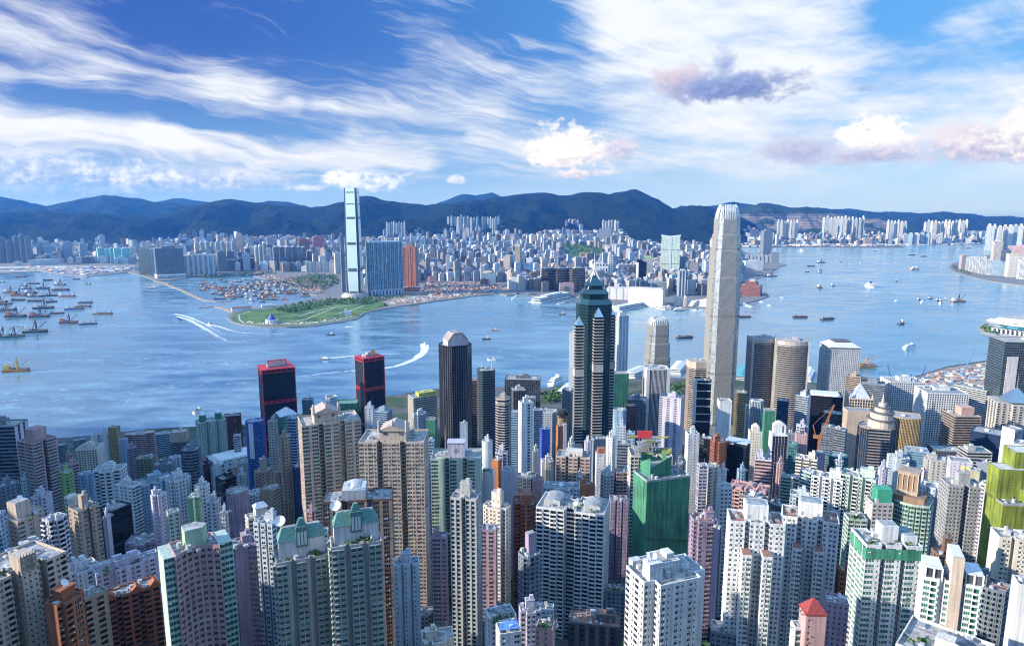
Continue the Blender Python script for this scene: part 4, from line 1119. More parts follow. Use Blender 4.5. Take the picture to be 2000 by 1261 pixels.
# --- gabled beige pair and neighbours
def gabled(xl, xr, yt, Y, phi, label, gx, pat):
    r = T(AT, xl, xr, yt, Y, phi, .62, 'n', pat, 'beige', 'g', 'Dt', label, acc='tan', trim='pink', hero=60, roofm=M_ROOFS[2])
    w, d, h = r['_w'], r['_d'], r['_h']
    g = Geo(); x0, x1 = w * (gx - .2), w * (gx + .2)
    g.box(((x0 + x1) / 2, -d * .1, h), (x1 - x0, d * .6, 8.5), 0)
    y0, y1 = -d * .44, d * .24
    g.quads([[(x0 - .6, y0, h + 8.5), (w * gx, y0, h + 13), (w * gx, y1, h + 13), (x0 - .6, y1, h + 8.5)], [(w * gx, y0, h + 13), (x1 + .6, y0, h + 8.5), (x1 + .6, y1, h + 8.5), (w * gx, y1, h + 13)]], 1)
    g.poly([(x0 - .6, y0 + .1, h + 8.5), (x1 + .6, y0 + .1, h + 8.5), (w * gx, y0 + .1, h + 13)], 0)
    for k in (-.3, .3): g.box((w * (gx + k * .4), y0 + .9, h + 5.6), (2.4, .1, 1.6), 2)
    add(r, 'gabled_roof_house', g, [wall(K['beige']), wall((.50, .42, .37)), wall(K['dgrey'])])
    for k in (-.21, 0, .21):
        g = Geo(); g.cyl(w * (gx + k), y0 + .6, h + (8 if k else 12.6), h + (15 if k else 15.4), 1.1, .9, 0, 8); g.cyl(w * (gx + k), y0 + .6, h + (15 if k else 15.4), h + (16.6 if k else 17), 1.2, .2, 0, 8)
        add(r, 'chimney_urn', g, wall(K['beige']))
    return r
gabled(583, 702, 818, 520, 8, 'tall beige tower with gabled roof house, the higher of the twin pair', -.08, 'W,W|W')
gabled(703, 838, 853, 480, -10, 'tall beige tower with gabled roof house and dark centre slot', .02, 'Ww|W')
T(LB, 590, 612, 780, 1090, -10, .8, 'r', 'r', 'slate', 'g', 'm', 'grey green block with thin aerial behind the higher beige twin', fh=3.6)
r = T(OT, 634, 660, 775, 960, 20, .9, 'o', 'w', 'pale', 'd', 't', 'white chamfered block peeping over the higher beige twin')
T(LB, 655, 700, 785, 1050, -6, .7, 'r', 'g', 'green', 'gg', '', 'green roofed sports block behind the higher beige twin', roofm=M_ROOFS[4])
T(AT, 712, 731, 795, 820, -14, .9, 'r', 'w.', 'pale', 'd', 'pt', 'white slab end between the red framed tower and beige pair')
T(LB, 728, 766, 802, 900, -24, .8, 'r', 'r', 'sky', 'd', 'pt', 'blue roofed block under the eastern red framed tower')
T(AT, 836, 850, 860, 640, -16, 1, 'r', 'W', 'sky', 'b', 't', 'thin blue glass slab right against the beige pair')
T(NT, 832, 852, 818, 860, -10, .8, 'r', '.', 'green', 'd', '', 'green sheeted block left of the black gable topped tower', net='green')
T(LB, 806, 834, 808, 900, 10, .8, 'z', 'w', 'pale', 'd', 'ptt', 'low pale roofs under the cream ribbon windowed hotel')
def mansard(xl, xr, yt, Y, label, pat, wing):
    r = T(AT, xl, xr, yt, Y, 4, .5, 'n', pat, 'stone', 'g', 'u', label, trim='mint', acc='stone', hero=90)
    w, d, h = r['_w'], r['_d'], r['_h']
    g = Geo(); x0, x1, y0, y1 = -w * .42, w * .46, -d * .12, d * .5
    g.box(((x0 + x1) / 2, (y0 + y1) / 2, h), (x1 - x0, y1 - y0, 9), 0); add(r, 'roof_house', g, wall((.72, .69, .70)))
    g = Geo(); z0, z1 = h + 9, h + 14.5
    g.prism([(x0 - .4, y0 - .4), (x1 + .4, y0 - .4), (x1 + .4, y1 + .4), (x0 - .4, y1 + .4)], z0, z1, 0, 1, [(x0 + 2, y0 + 3.2), (x1 - 2, y0 + 3.2), (x1 - 2, y1 - 2), (x0 + 2, y1 - 2)])
    cx = (x0 + x1) / 2
    g.box((cx, y0 + .4, h + 5.5), (w * .22, 2.4, 10), 2)
    for k in range(3): g.box((cx + (k - 1) * w * .065, y0 - .9, h + 6.5), (w * .045, .12, 6.5), 3)
    for k in range(6):
        zz = z1 - 1 + k * .9; ww = w * (.24 - k * .032)
        g.box((cx, y0 + 1.6, zz), (ww, 4 - k * .4, .9), 0)
    add(r, 'mansard_roof', g, [plain((.11, .26, .23), .7, var=.3, scale=.8, key='green roof tiles'), M_ROOFS[0], wall((.12, .26, .23)), wall((.66, .70, .70))])
    g = Geo(); g.bowl((x0 + 1.5, y1 - 3, z1), 2.6, R(42), -.3, 0); add(r, 'satellite_dish', g, M_DISH)
    return r
mansard(538, 640, 1084, 302, 'cream block with green tiled roof house, the lower one of the twins', 'b,c,bb', 0)
mansard(645, 744, 1056, 300, 'cream block with green tiled roof house, the higher one with roof shrubs', 'bc,c,b', 0)
T(AT, 632, 656, 1062, 330, 0, .6, 'r', '.s.', 'grey', 'd', 't', 'recessed grey link block between the two green tiled roof houses')
r = T(AT, 634, 768, 968, 400, -6, .45, 'n', 'Wk|s', 'brown', 'd', 't', 'pink brown slab with curved white roof room and white side wall', acc='tan', trim='pale', hero=40)
w, d, h = r['_w'], r['_d'], r['_h']; g = Geo(); n = 8
g.box((-w * .06, 0, h), (w * .34, d * .8, 7), 0); P = [(-w * .23 + w * .34 * i / n, h + 6 + 2 * math.sin(math.pi * i / n)) for i in range(n + 1)]
g.quads([[(a[0], -d * .2, a[1]), (b[0], -d * .2, b[1]), (b[0], d * .46, b[1]), (a[0], d * .46, a[1])] for a, b in zip(P, P[1:])], 0); g.poly([(-w * .23, -d * .2, h + 6)] + [(w * .11, -d * .2, h + 6)] + [(p[0], -d * .2, p[1]) for p in P[::-1]], 0)
add(r, 'curved_roof_room', g, wall((.52, .55, .57)))
g = Geo(); g.bowl((-w * .1, -d * .3, h + 7), 2.0, R(45), 0, 0); add(r, 'satellite_dish', g, M_DISH)
r = T(AT, 768, 819, 1098, 372, 4, .6, 'n', 's.|w', 'pale', 'd', 'p', 'pale blue slab with rows of dot windows and side balconies', hero=40)
T(LB, 590, 640, 1042, 360, 0, .5, 'z', 'w', 'white', 'd', 'tt', 'white sliver of flats behind the lower green tiled roof house')
r = T(AT, 842, 942, 888, 520, -4, .6, 'n', 'W,.|w', 'mint', 'g', 'tt', 'grey green flats with a diamond sign on the white roof box', acc='pale', trim='olive', hero=50)
w, d, h = r['_w'], r['_d'], r['_h']; g = Geo(); g.box((0, -d * .1, h), (w * .34, d * .4, 12), 0); g.box((0, -d * .1, h + 12), (w * .36, d * .44, .8), 0); add(r, 'roof_box', g, wall(K['lav']))
g = Geo(); c, zc, y0 = 0, h + 6, -d * .3 - .1
for q in range(4):
    ox, oz = ((0, 1.3), (1.3, 0), (0, -1.3), (-1.3, 0))[q]
    g.quads([[(c + ox - 1, y0, zc + oz), (c + ox, y0, zc + oz - 1), (c + ox + 1, y0, zc + oz), (c + ox, y0, zc + oz + 1)]], 0)
add(r, 'diamond_sign', g, wall((.28, .36, .38)))
g = Geo(); g.cyl(-w * .22, -d * .1, h, h + 24, .5, .15, 0, 6); add(r, 'mast', g, M_STEEL)
T(AT, 940, 962, 862, 640, -18, .9, 'c', '.w', 'pale', 'd', 'ptt', 'pale blue rounded tower behind the diamond sign flats')
T(AT, 898, 913, 827, 700, 0, .8, 'r', '.', 'pale', 'd', '', 'thin plain pale shaft rising before the black gable topped tower')
T(AT, 880, 941, 968, 398, -16, .8, 'h', 'x,|w', 'tan', 'd', 'P', 'slim grey and orange glass balcony tower with white left flank', acc='orange', trim='slate', gc_=0) if False else T(AT, 880, 941, 968, 398, -16, .8, 'h', 'x,|w', 'stone', 't', 'P', 'slim grey tower with orange patches and tall concrete roof box', acc='orange', trim='slate', hero=50)
T(AT, 940, 1001, 988, 470, -28, .7, 'X', 'a,w', 'cream', 'd', 'Pt', 'cream block with roof house seen corner on, left of red brick gable', hero=30)
r = T(AT, 1002, 1049, 978, 500, 6, .9, 'z', 'WkW', 'rust', 'k', '', 'red brick tower with stepped red tiled lantern roof', acc='orange', roofm=M_ROOFS[3], hero=30)
g = Geo(); w, d, h = r['_w'], r['_d'], r['_h']; g.box((0, 0, h), (w * .55, d * .6, 7), 0); g.roof(-w * .3, w * .3, -d * .33, d * .33, h + 7, h + 11, 1, .55); add(r, 'lantern_roof', g, [wall(K['rust']), M_ROOFS[3]])
r = T(AT, 1007, 1061, 1080, 392, 34, .9, 'o', 'xw|a', 'slate', 'd', 't', 'steel grey six sided block with tall lift tower and teal roof', trim='grey', roofm=M_ROOFS[4], hero=40)
g = Geo(); w, d, h = r['_w'], r['_d'], r['_h']; g.box((w * .12, d * .1, h), (w * .42, d * .36, 13), 0); g.box((w * .12, d * .1, h + 13), (w * .38, d * .32, .3), 1); add(r, 'lift_tower', g, [wall(K['mauve']), M_ROOFS[0]])
r = T(AT, 1048, 1192, 985, 440, -12, .55, 'h', 'pdpd|w', 'white', 'd', 'tDu', 'big white slab pair with chequered deep balconies', trim='white', acc='pale', hero=90)
w, d, h = r['_w'], r['_d'], r['_h']
for s, yy in ((-.3, .1), (.3, .05)):
    g = Geo(); n = 6; ww = w * .12
    P = [(w * s - ww + 2 * ww * i / n, h + 2.5 + 2 * math.sin(math.pi * (.15 + .7 * i / n))) for i in range(n + 1)]
    g.quads([[(a[0], d * (yy - .3), a[1]), (b[0], d * (yy - .3), b[1]), (b[0], d * (yy + .3), b[1]), (a[0], d * (yy + .3), a[1])] for a, b in zip(P, P[1:])], 1)
    g.poly([(P[0][0], d * (yy - .3), h), (P[-1][0], d * (yy - .3), h)] + [(p[0], d * (yy - .3), p[1]) for p in P[::-1]], 0)
    g.quads([[(P[0][0], d * (yy + .3), h), (P[0][0], d * (yy - .3), h), (P[0][0], d * (yy - .3), P[0][1]), (P[0][0], d * (yy + .3), P[0][1])], [(P[-1][0], d * (yy - .3), h), (P[-1][0], d * (yy + .3), h), (P[-1][0], d * (yy + .3), P[-1][1]), (P[-1][0], d * (yy - .3), P[-1][1])]], 0)
    add(r, 'barrel_roof_room', g, [wall((.5, .54, .56)), M_ROOFS[0]])
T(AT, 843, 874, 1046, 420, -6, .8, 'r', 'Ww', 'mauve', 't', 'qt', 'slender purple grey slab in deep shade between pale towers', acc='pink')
T(AT, 940, 972, 1032, 440, -8, .9, 'r', 'Wk', 'mauve', 'd', 't', 'purple pink block beside the slim grey orange tower', acc='pink')
T(LB, 946, 1012, 1200, 330, 18, .9, 'z', 's.w', 'white', 'd', 'tu', 'low white block with a planted blue grey roof', hero=16)
r = T(LB, 968, 1018, 1228, 300, 14, .9, 'r', 's.w', 'white', 'd', 'tt', 'low white block with a bright blue tarpaulin on its roof')
g = Geo(); g.quads([[(-5, -3, r['_h'] + 2.2), (4, -4, r['_h'] + 2.4), (5, 3, r['_h'] + 2.8), (-4, 3, r['_h'] + 2.0)]], 0); add(r, 'tarpaulin', g, plain((.10, .25, .70), .5, key='blue tarpaulin'))
T(LB, 1012, 1058, 1190, 350, 10, .9, 'z', 'w', 'lav', 'd', 'ptt', 'low greyish block with a ruined roof terrace left of the chequered slab')
T(LB, 1046, 1084, 1222, 310, -10, .9, 'r', 's.', 'pink', 'd', 'tu', 'low pink and white block with a white canopy and roof plants')
T(LB, 1036, 1082, 1186, 380, -4, .5, 'r', 'sw', 'white', 'd', 'tt', 'low white block with black solar roof beside the chequered slab')
T(LB, 822, 888, 1244, 320, 6, .8, 'z', '.', 'cream', 'd', 'qt', 'low cream block with empty sunken roof decks')
T(LB, 1112, 1212, 1208, 350, -3, .5, 'r', 'N.', 'dgrey', 'd', 'tq', 'low dark grey block with a pink tiled court in front', roofm=M_ROOFS[3])
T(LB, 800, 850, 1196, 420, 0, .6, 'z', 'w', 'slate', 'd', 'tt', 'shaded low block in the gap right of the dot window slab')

# --- white block in front, green netting and round about
r = T(AT, 1213, 1386, 1112, 290, 34, .8, 'X', 'as.|dsw', 'white', 'br', 'ptt', 'big sunlit white block in front, seen corner on with cluttered roof', hero=100, trim='cream', unit=2.3)
w, d, h = r['_w'], r['_d'], r['_h']
g = Geo(); g.box((-w * .3, -d * .16, h), (w * .2, d * .24, 8), 0); g.box((-w * .3, -d * .16, h + 8), (w * .21, d * .25, .6), 0)
for i in range(4): g.box((-w * .3 - w * .08 + i * w * .055, -d * .16, h + 8.6), (.5, .5, 1.0), 0)
add(r, 'stair_tower', g, wall(K['white']))
g = Geo(); g.bowl((-w * .3, -d * .16, h + 8.8), 1.7, R(35), -.3, 0); add(r, 'satellite_dish', g, M_DISH)
g = Geo()
for s in (.05, .25): g.box((w * s, d * .02, h), (w * .17, d * .3, 3.2), 0); g.box((w * s, d * .02, h + 3.2), (w * .15, d * .26, .1), 1)
add(r, 'parapet_rooms', g, [wall(K['white']), M_ROOFS[0]])
r = T(NT, 1238, 1346, 926, 440, 30, .6, 'r', '.', 'green', 'd', '', 'tall building wrapped in dark green netting with stepped top', net='green')
w, d, h = r['_w'], r['_d'], r['_h']
g = Geo(); pp = [(-w * .34, -d * .2), (w * .16, -d * .2), (w * .16, d * .5), (-w * .34, d * .5)]
g.quads([[(*pp[i], h - 2), (*pp[(i + 1) % 4], h - 2), (*pp[(i + 1) % 4], h + 14), (*pp[i], h + 7)] for i in range(4)], 0, [(0, 0), (20, 0), (20, 9), (0, 9)] * 4)
g.poly([(*p, h + 6.4) for p in pp], 1); add(r, 'upper_netting', g, [netting(K['green']), M_ROOFS[1]])
g = Geo(); rr_ = random.Random(5)
for i in range(9):
    z = h * (.25 + .08 * i); 
for z in (h * .42, h * .66): g.bar((-w / 2 - .2, -d / 2 - .3, z), (w / 2 + .2, -d / 2 - .3, z - 6), .7, 0); g.bar((w / 2 + .3, -d / 2, z - 6), (w / 2 + .3, d / 2, z - 3), .7, 0)
add(r, 'rope_lines', g, plain((.03, .10, .07), .8))
r = T(AT, 1226, 1312, 884, 520, 10, .6, 'n', 'xWx|W', 'cream', 'g', 't', 'half built cream tower with open floors and yellow formwork on top', trim='dgrey', acc='dgrey', hero=30)
w, d, h = r['_w'], r['_d'], r['_h']; rr_ = random.Random(9)
g = Geo(); yel = plain((.36, .36, .08), .7, key='yellow formwork')
for i in range(3):
    z = h + i * 4
    g.box((-w * .18 + i * 3, 0, z + 3.2), (w * .44, d * .7, .5), 1)
    for j in range(6): g.box((-w * .36 + j * w * .08 + i * 2, -d * .3, z), (.7, .7, 3.4), 1)
add(r, 'open_floors', g, [yel, wall(K['grey'])])
g = Geo()
for i in range(12):
    p = Vector((rr_.uniform(-w * .4, w * .45), rr_.uniform(-d * .45, d * .2), h + rr_.uniform(1, 15)))
    g.bar(p, p + Vector((rr_.uniform(5, 12) * rr_.choice((-1, 1)), rr_.uniform(-2, 2), rr_.uniform(-1, 1.5))), 1.0, 0)
for k in (-9, -4): g.bar((w * .3, -d * .2, h + 6 + k * .2), (w * .52, -d * .3, h - 5 + k * .2), 1.3, 0); g.bar((w * .25, -d * .2, h + k * .3), (w * .5, -d * .25, h + 7 + k * .3), 1.3, 0)
add(r, 'yellow_formwork', g, yel)
g = Geo(); g.box((-w * .15, -d * .1, h + 13), (w * .36, 1.2, 6), 0); g.bar((-w * .28, -d * .1, h), (-w * .28, -d * .1, h + 14), .6, 1); g.bar((0, -d * .1, h), (0, -d * .1, h + 14), .6, 1); add(r, 'red_hoarding', g, [plain((.62, .05, .06), .6, key='red board'), M_STEEL])
T(AT, 1345, 1402, 1012, 410, 20, .9, 'X', 'w.W', 'mauve', 'd', 'qt', 'dusky mauve tower with salmon roof edge beside the green netting', acc='pink', trim='pink', roofm=M_ROOFS[3], hero=40)
T(AT, 1393, 1408, 1034, 400, -10, .9, 'r', '.|s', 'navy', 'd', '', 'thin navy slab with dotted red side beside the dusky mauve tower', acc='maroon')
T(AT, 1200, 1233, 920, 560, 12, .8, 'r', 'rW', 'pink', 'd', 'tt', 'pink brown banded block left of the half built tower', trim='white')
T(AT, 1190, 1227, 975, 490, 6, .9, 'n', 's', 'mauve', 'd', 't', 'rose purple tower with tiny windows left of the green netting')
T(LB, 1172, 1202, 925, 560, -10, .9, 'z', 'w', 'white', 'd', 'ptt', 'cluttered small white block above the chequered slab')
T(AT, 1163, 1184, 886, 600, 8, .9, 'r', 's.s', 'white', 'd', '', 'white dot window block with orange roof shed', roofm=M_ROOFS[3])
g = Geo(); rt = [o for o in COL.objects if o.get('label') == 'white dot window block with orange roof shed'][0]; g.box((0, 0, rt['_h']), (rt['_w'] * .8, rt['_d'] * .8, 6), 0, 0, .9); add(rt, 'orange_shed', g, wall(K['orange']))
T(AT, 1155, 1186, 856, 690, 16, .9, 'r', '.', 'slate', 'd', 't', 'plain slate tower behind the orange roof shed block')
T(AT, 1183, 1203, 854, 650, -10, .9, 'o', 's', 'white', 'd', 'pt', 'slim white tower right of the plain slate tower')
T(OT, 1197, 1224, 800, 820, -6, .8, 'o', '.w', 'sky', 'd', 'tt', 'mid blue chamfered tower right of the tallest teal spire tower')
T(AT, 1206, 1222, 832, 740, 0, .9, 'r', 'w', 'pale', 'd', 'p', 'thin pale tower with stepped top before the mid blue tower')
T(OT, 1221, 1243, 792, 900, 10, .9, 'r', 'W', 'brown', 'd', 't', 'brown glass block right of the mid blue chamfered tower')
T(LB, 1224, 1240, 845, 680, 0, .9, 'r', 'w', 'sky', 'd', 't', 'small blue block between the thin pale tower and red hoarding')
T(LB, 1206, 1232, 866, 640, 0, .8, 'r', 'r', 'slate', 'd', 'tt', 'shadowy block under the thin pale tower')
r = T(AT, 1087, 1154, 888, 560, -4, .6, 'n', 'WkW', 'beige', 'd', 'tD', 'peach coloured estate block with a cream top slab', acc='tan', trim='pink', hero=30)
g = Geo(); g.box((r['_w'] * .02, 0, r['_h']), (r['_w'] * .5, r['_d'] * .6, 4.5), 0); add(r, 'top_slab', g, wall(K['cream']))
T(AT, 1054, 1074, 838, 700, 16, .9, 'r', 'KsK|s', 'blue', 'd', 't', 'slim royal blue and red tower beside the thin white tower', acc='blue', trim='red')
T(AT, 1086, 1100, 832, 730, 20, 1, 'r', 's.', 'orange', 'd', 't', 'slender orange buff tower behind the peach estate block')
T(AT, 1099, 1107, 829, 760, 10, 1.2, 'r', '.', 'lav', 'd', '', 'thin pale lilac slab stuck to the slender orange buff tower')
r = T(OT, 1086, 1112, 812, 860, -6, .9, 'e', 'W', 'gold', 'br', '', 'bronze drum topped tower left of the tallest teal spire tower')
g = Geo(); g.cyl(0, 0, r['_h'], r['_h'] + 6, r['_w'] * .48, r['_w'] * .4, 0, 16); g.cyl(0, 0, r['_h'] + 6, r['_h'] + 9, r['_w'] * .4, r['_w'] * .2, 0, 16); add(r, 'drum_roof', g, MIRROR['bronze'])
T(AT, 1012, 1041, 786, 640, 18, .9, 'r', 'Kq.', 'white', 'd', 'p', 'very thin tall white tower standing alone among low roofs', acc='white')
T(OT, 1040, 1060, 800, 880, 10, .9, 'r', 'G', 'sky', 'b', 't', 'blue glass block right behind the thin tall white tower', acc='sky')
T(OT, 1060, 1088, 803, 900, -6, .9, 'r', 'w', 'pale', 'd', 'tt', 'pale grey block between blue glass block and bronze drum tower')
T(OT, 998, 1014, 804, 820, -8, .9, 'r', 'r', 'sky', 'b', 't', 'steel blue slab behind the thin tall white tower')
T(AT, 966, 992, 884, 620, -12, .9, 'z', 'W', 'lav', 'd', 'ptt', 'pinkish lilac block behind the orange red wall building')
r = T(AT, 960, 980, 898, 580, -24, 1.2, 'r', '.|w', 'orange', 'd', 't', 'bright orange red wall building among white blocks', acc='orange')
T(AT, 979, 1011, 918, 560, -18, .9, 'r', '.|w', 'lav', 'd', 'tt', 'blank lilac grey block right of the orange red wall')
T(AT, 941, 966, 920, 540, -14, .9, 'z', 's.', 'white', 'd', 'ut', 'white block with a tuft of roof plants under the orange red wall')
T(LB, 1011, 1046, 930, 600, 0, .8, 'z', 'w', 'slate', 'd', 'tttt', 'jumble of low teal roofs at the foot of the thin white tower')
T(AT, 1056, 1082, 900, 600, 10, .9, 'z', 'k.w', 'cream', 'd', 'pt', 'cream stepped block left of the peach estate block')
T(LB, 1040, 1062, 936, 540, 8, .9, 'r', 's.', 'pink', 'd', 'pt', 'low pale pink block behind the red tiled lantern roof')
T(LB, 1062, 1132, 950, 500, 0, .5, 'z', 'w', 'pale', 'd', 'tDt', 'low pale roofs behind the chequered slab')
r = T(LB, 1128, 1160, 945, 520, 30, .8, 'r', '.', 'orange', 'd', 'q', 'small terracotta walled block behind the chequered slab')

# --- Central
T(HT, 797, 853, 772, 1050, 22, .6, 'r', 'h|h', 'cream', 'd', 'pt', 'cream hotel with dark ribbon windows and yellow green sign band', fh=3.3)
rt = [o for o in COL.objects if str(o.get('label')).startswith('cream hotel with dark')][0]
g = Geo(); g.box((rt['_w'] * .1, -rt['_d'] * .1, rt['_h'] + 1), (rt['_w'] * .7, rt['_d'] * .6, 6), 0); add(rt, 'sign_band', g, plain((.42, .42, .10), .7, key='yellow green sign'))
def shuntak(xl, xr, yt, Y, phi, label, yel):
    r = T(OT, xl, xr, yt, Y, phi, .85, 'r', 'G', 'black', 'k', 'tt', label, gm=MIRROR['dark'], acc='black', trim='black', fh=3.6)
    w, d, h = r['_w'], r['_d'], r['_h']
    redm = plain((.50, .035, .05), .5, key='red steel frame')
    for z, hh in ((h - 5, 6.5), (h * .62, 5), (h * .2, 4)):
        g = Geo(); W, D = w + 1.6, d + 1.6
        for zz in (z, z + hh - 1.4): g.box((0, 0, zz), (W, D, 1.4), 0, bottom=True)
        for s in (-1, 1):
            for k in range(6):
                a, b = -w / 2 + w * k / 6, -w / 2 + w * (k + 1) / 6
                g.bar((a, s * D / 2, z + (0 if k % 2 else hh)), (b, s * D / 2, z + (hh if k % 2 else 0)), 1.0, 0)
                a, b = -d / 2 + d * k / 6, -d / 2 + d * (k + 1) / 6
                g.bar((s * W / 2, a, z + (0 if k % 2 else hh)), (s * W / 2, b, z + (hh if k % 2 else 0)), 1.0, 0)
        add(r, 'red_truss', g, redm)
    g = Geo()
    for sx in (-1, 1):
        for sy in (-1, 1): g.box((sx * w / 2, sy * d / 2, -6), (1.3, 1.3, h + 7), 0)
    add(r, 'red_corner_column', g, redm)
    g = Geo(); g.box((0, 0, h), (w * .55, d * .4, 5), 0)
    if yel:
        g.box((0, 0, h + 5), (w * .3, d * .3, 3), 0); add(r, 'plant_room', g, wall(K['grey']))
        s = Geo(); n = 20; s.poly([(w * .08 + 4.8 * math.cos(2 * math.pi * i / n), -d * .22, h + 8 + 4.8 * math.sin(2 * math.pi * i / n)) for i in range(n)], 0); s.box((w * .08, -d * .22 + .4, h), (1, .5, 8), 0)
        add(r, 'round_sign', s, plain((.70, .42, .12), .6, key='golden sign'))
    else:
        add(r, 'plant_room', g, wall(K['grey']))
        s = Geo(); s.box((w * .02, -d * .1, h + 3), (w * .6, 1.5, 10), 0); s.box((w * .02, -d * .1 - .8, h + 5), (w * .5, .1, 6), 1); add(r, 'rooftop_sign', s, [plain((.72, .16, .16), .6, key='red sign'), plain((.80, .45, .42), .6, key='pale red sign')])
shuntak(506, 573, 716, 1080, 8, 'dark glass tower with red trusses and a red sign board on top', False)
shuntak(694, 749, 696, 1150, 26, 'dark glass tower with red trusses and a round golden sign on top', True)
r = T(OT, 853, 925, 672, 900, 18, .9, 'o', 'G|h', 'black', 'k', '', 'tall black ribbed tower with pink gabled crown', gm=MIRROR['dark'], trim='silver', acc='black', fh=3.7)
w, d, h = r['_w'], r['_d'], r['_h']; g = Geo(); a = w * .30
for s0, s1, z0, z1 in ((-1.1, 1.1, 0, 7),): g.prism([(-a * 1.1, -a), (a * 1.1, -a), (a * 1.1, a), (-a * 1.1, a)], h, h + 7, 0)
y0 = a
g.poly([(-a * 1.1, -y0, h + 7), (a * 1.1, -y0, h + 7), (a * .45, -y0, h + 17), (-a * .45, -y0, h + 17)], 0)
g.quads([[(-a * 1.1, -y0, h + 7), (-a * .45, -y0, h + 17), (-a * .45, y0, h + 17), (-a * 1.1, y0, h + 7)], [(a * .45, -y0, h + 17), (a * 1.1, -y0, h + 7), (a * 1.1, y0, h + 7), (a * .45, y0, h + 17)], [(-a * .45, -y0, h + 17), (a * .45, -y0, h + 17), (a * .2, y0, h + 18), (-a * .2, y0, h + 18)]], 1)
for k in range(5):
    z = h + 7.6 + k * 2; q = a * 1.14 - k * a * .14
    g.box((-q, 0, z), (.8, a * 2, .8), 1); g.box((q, 0, z), (.8, a * 2, .8), 1)
g.bar((-a * 1.15, -y0 - .4, h + 7), (-a * .46, -y0 - .4, h + 17.2), 1.6, 2); g.bar((a * 1.15, -y0 - .4, h + 7), (a * .46, -y0 - .4, h + 17.2), 1.6, 2); g.bar((-a * .46, -y0 - .4, h + 17.2), (a * .46, -y0 - .4, h + 17.2), 1.6, 2); g.bar((-a * 1.1, -y0 - .4, h), (-a * 1.1, -y0 - .4, h + 7), 1.6, 2); g.bar((a * 1.1, -y0 - .4, h), (a * 1.1, -y0 - .4, h + 7), 1.6, 2)
add(r, 'gabled_crown', g, [wall((.62, .56, .58)), wall((.42, .37, .37)), wall((.56, .44, .38))])
r = T(OT, 930, 968, 722, 1000, 10, .9, 'o', 'l', 'dgrey', 'k', 't', 'dark glass tower with two white masts right of the gabled black tower', gm=MIRROR['teal'], fh=3.6)
for s in (-.3, .3):
    g = Geo(); g.cyl(r['_w'] * s, -r['_d'] * .2, r['_h'] - 6, r['_h'] + 16, .7, .15, 0, 6); add(r, 'mast', g, M_DISH)
T(OT, 918, 934, 742, 1060, 0, .9, 'r', 'r', 'brown', 'k', 't', 'dim brown block wedged between the gabled black tower and masted tower')
r = T(OT, 966, 999, 778, 850, -14, 1, 'o', 'l', 'stone', 'k', 'p', 'eight sided dark tower with pale floor bands and brown cap', fh=3.5)
g = Geo(); g.prism([(x * 1.02, y * 1.02) for x, y in shape('o', r['_w'], r['_d'])], r['_h'] - 5, r['_h'] + 1.4, 0, None, [(x * .8, y * .8) for x, y in shape('o', r['_w'], r['_d'])]); add(r, 'sloped_cap', g, wall(K['tan']))
T(OT, 986, 1056, 738, 1250, -4, .5, 'r', 'xx', 'dgrey', 'k', 'pt', 'wide black framed office block on the waterfront', acc='green', fh=4)
T(OT, 999, 1026, 760, 1100, 10, .9, 'r', 'g', 'silver', 'd', 'p', 'dark glass cube block with pale lid before the wide black block', acc='black')
T(OT, 1028, 1046, 776, 1040, 0, .9, 'r', 'w', 'slate', 'd', 'tt', 'grey dot window block under the wide black block')
T(OT, 1098, 1122, 760, 1040, -20, .9, 'r', 'w', 'slate', 'd', 't', 'slate chamfered block in the shadow of the tallest teal tower')
T(HT, 1112, 1126, 648, 1200, 0, 1.2, 'r', '.', 'white', 'd', '', 'plain white slab edge left behind the tallest teal spire tower')
T(HT, 1197, 1228, 616, 1240, 34, 1.0, 'r', '.K|q', 'white', 'd', 'p', 'slim white hotel tower with gridded left face behind the teal tower', acc='sky')
T(NT, 1193, 1228, 728, 1000, 16, .8, 'r', '.', 'green', 'd', '', 'block in bright green netting right of the tallest teal tower', net='green')
T(LB, 1226, 1262, 778, 960, 0, .7, 'r', 'W', 'slate', 'd', 'ptt', 'low slate block between green netting and striped tower')

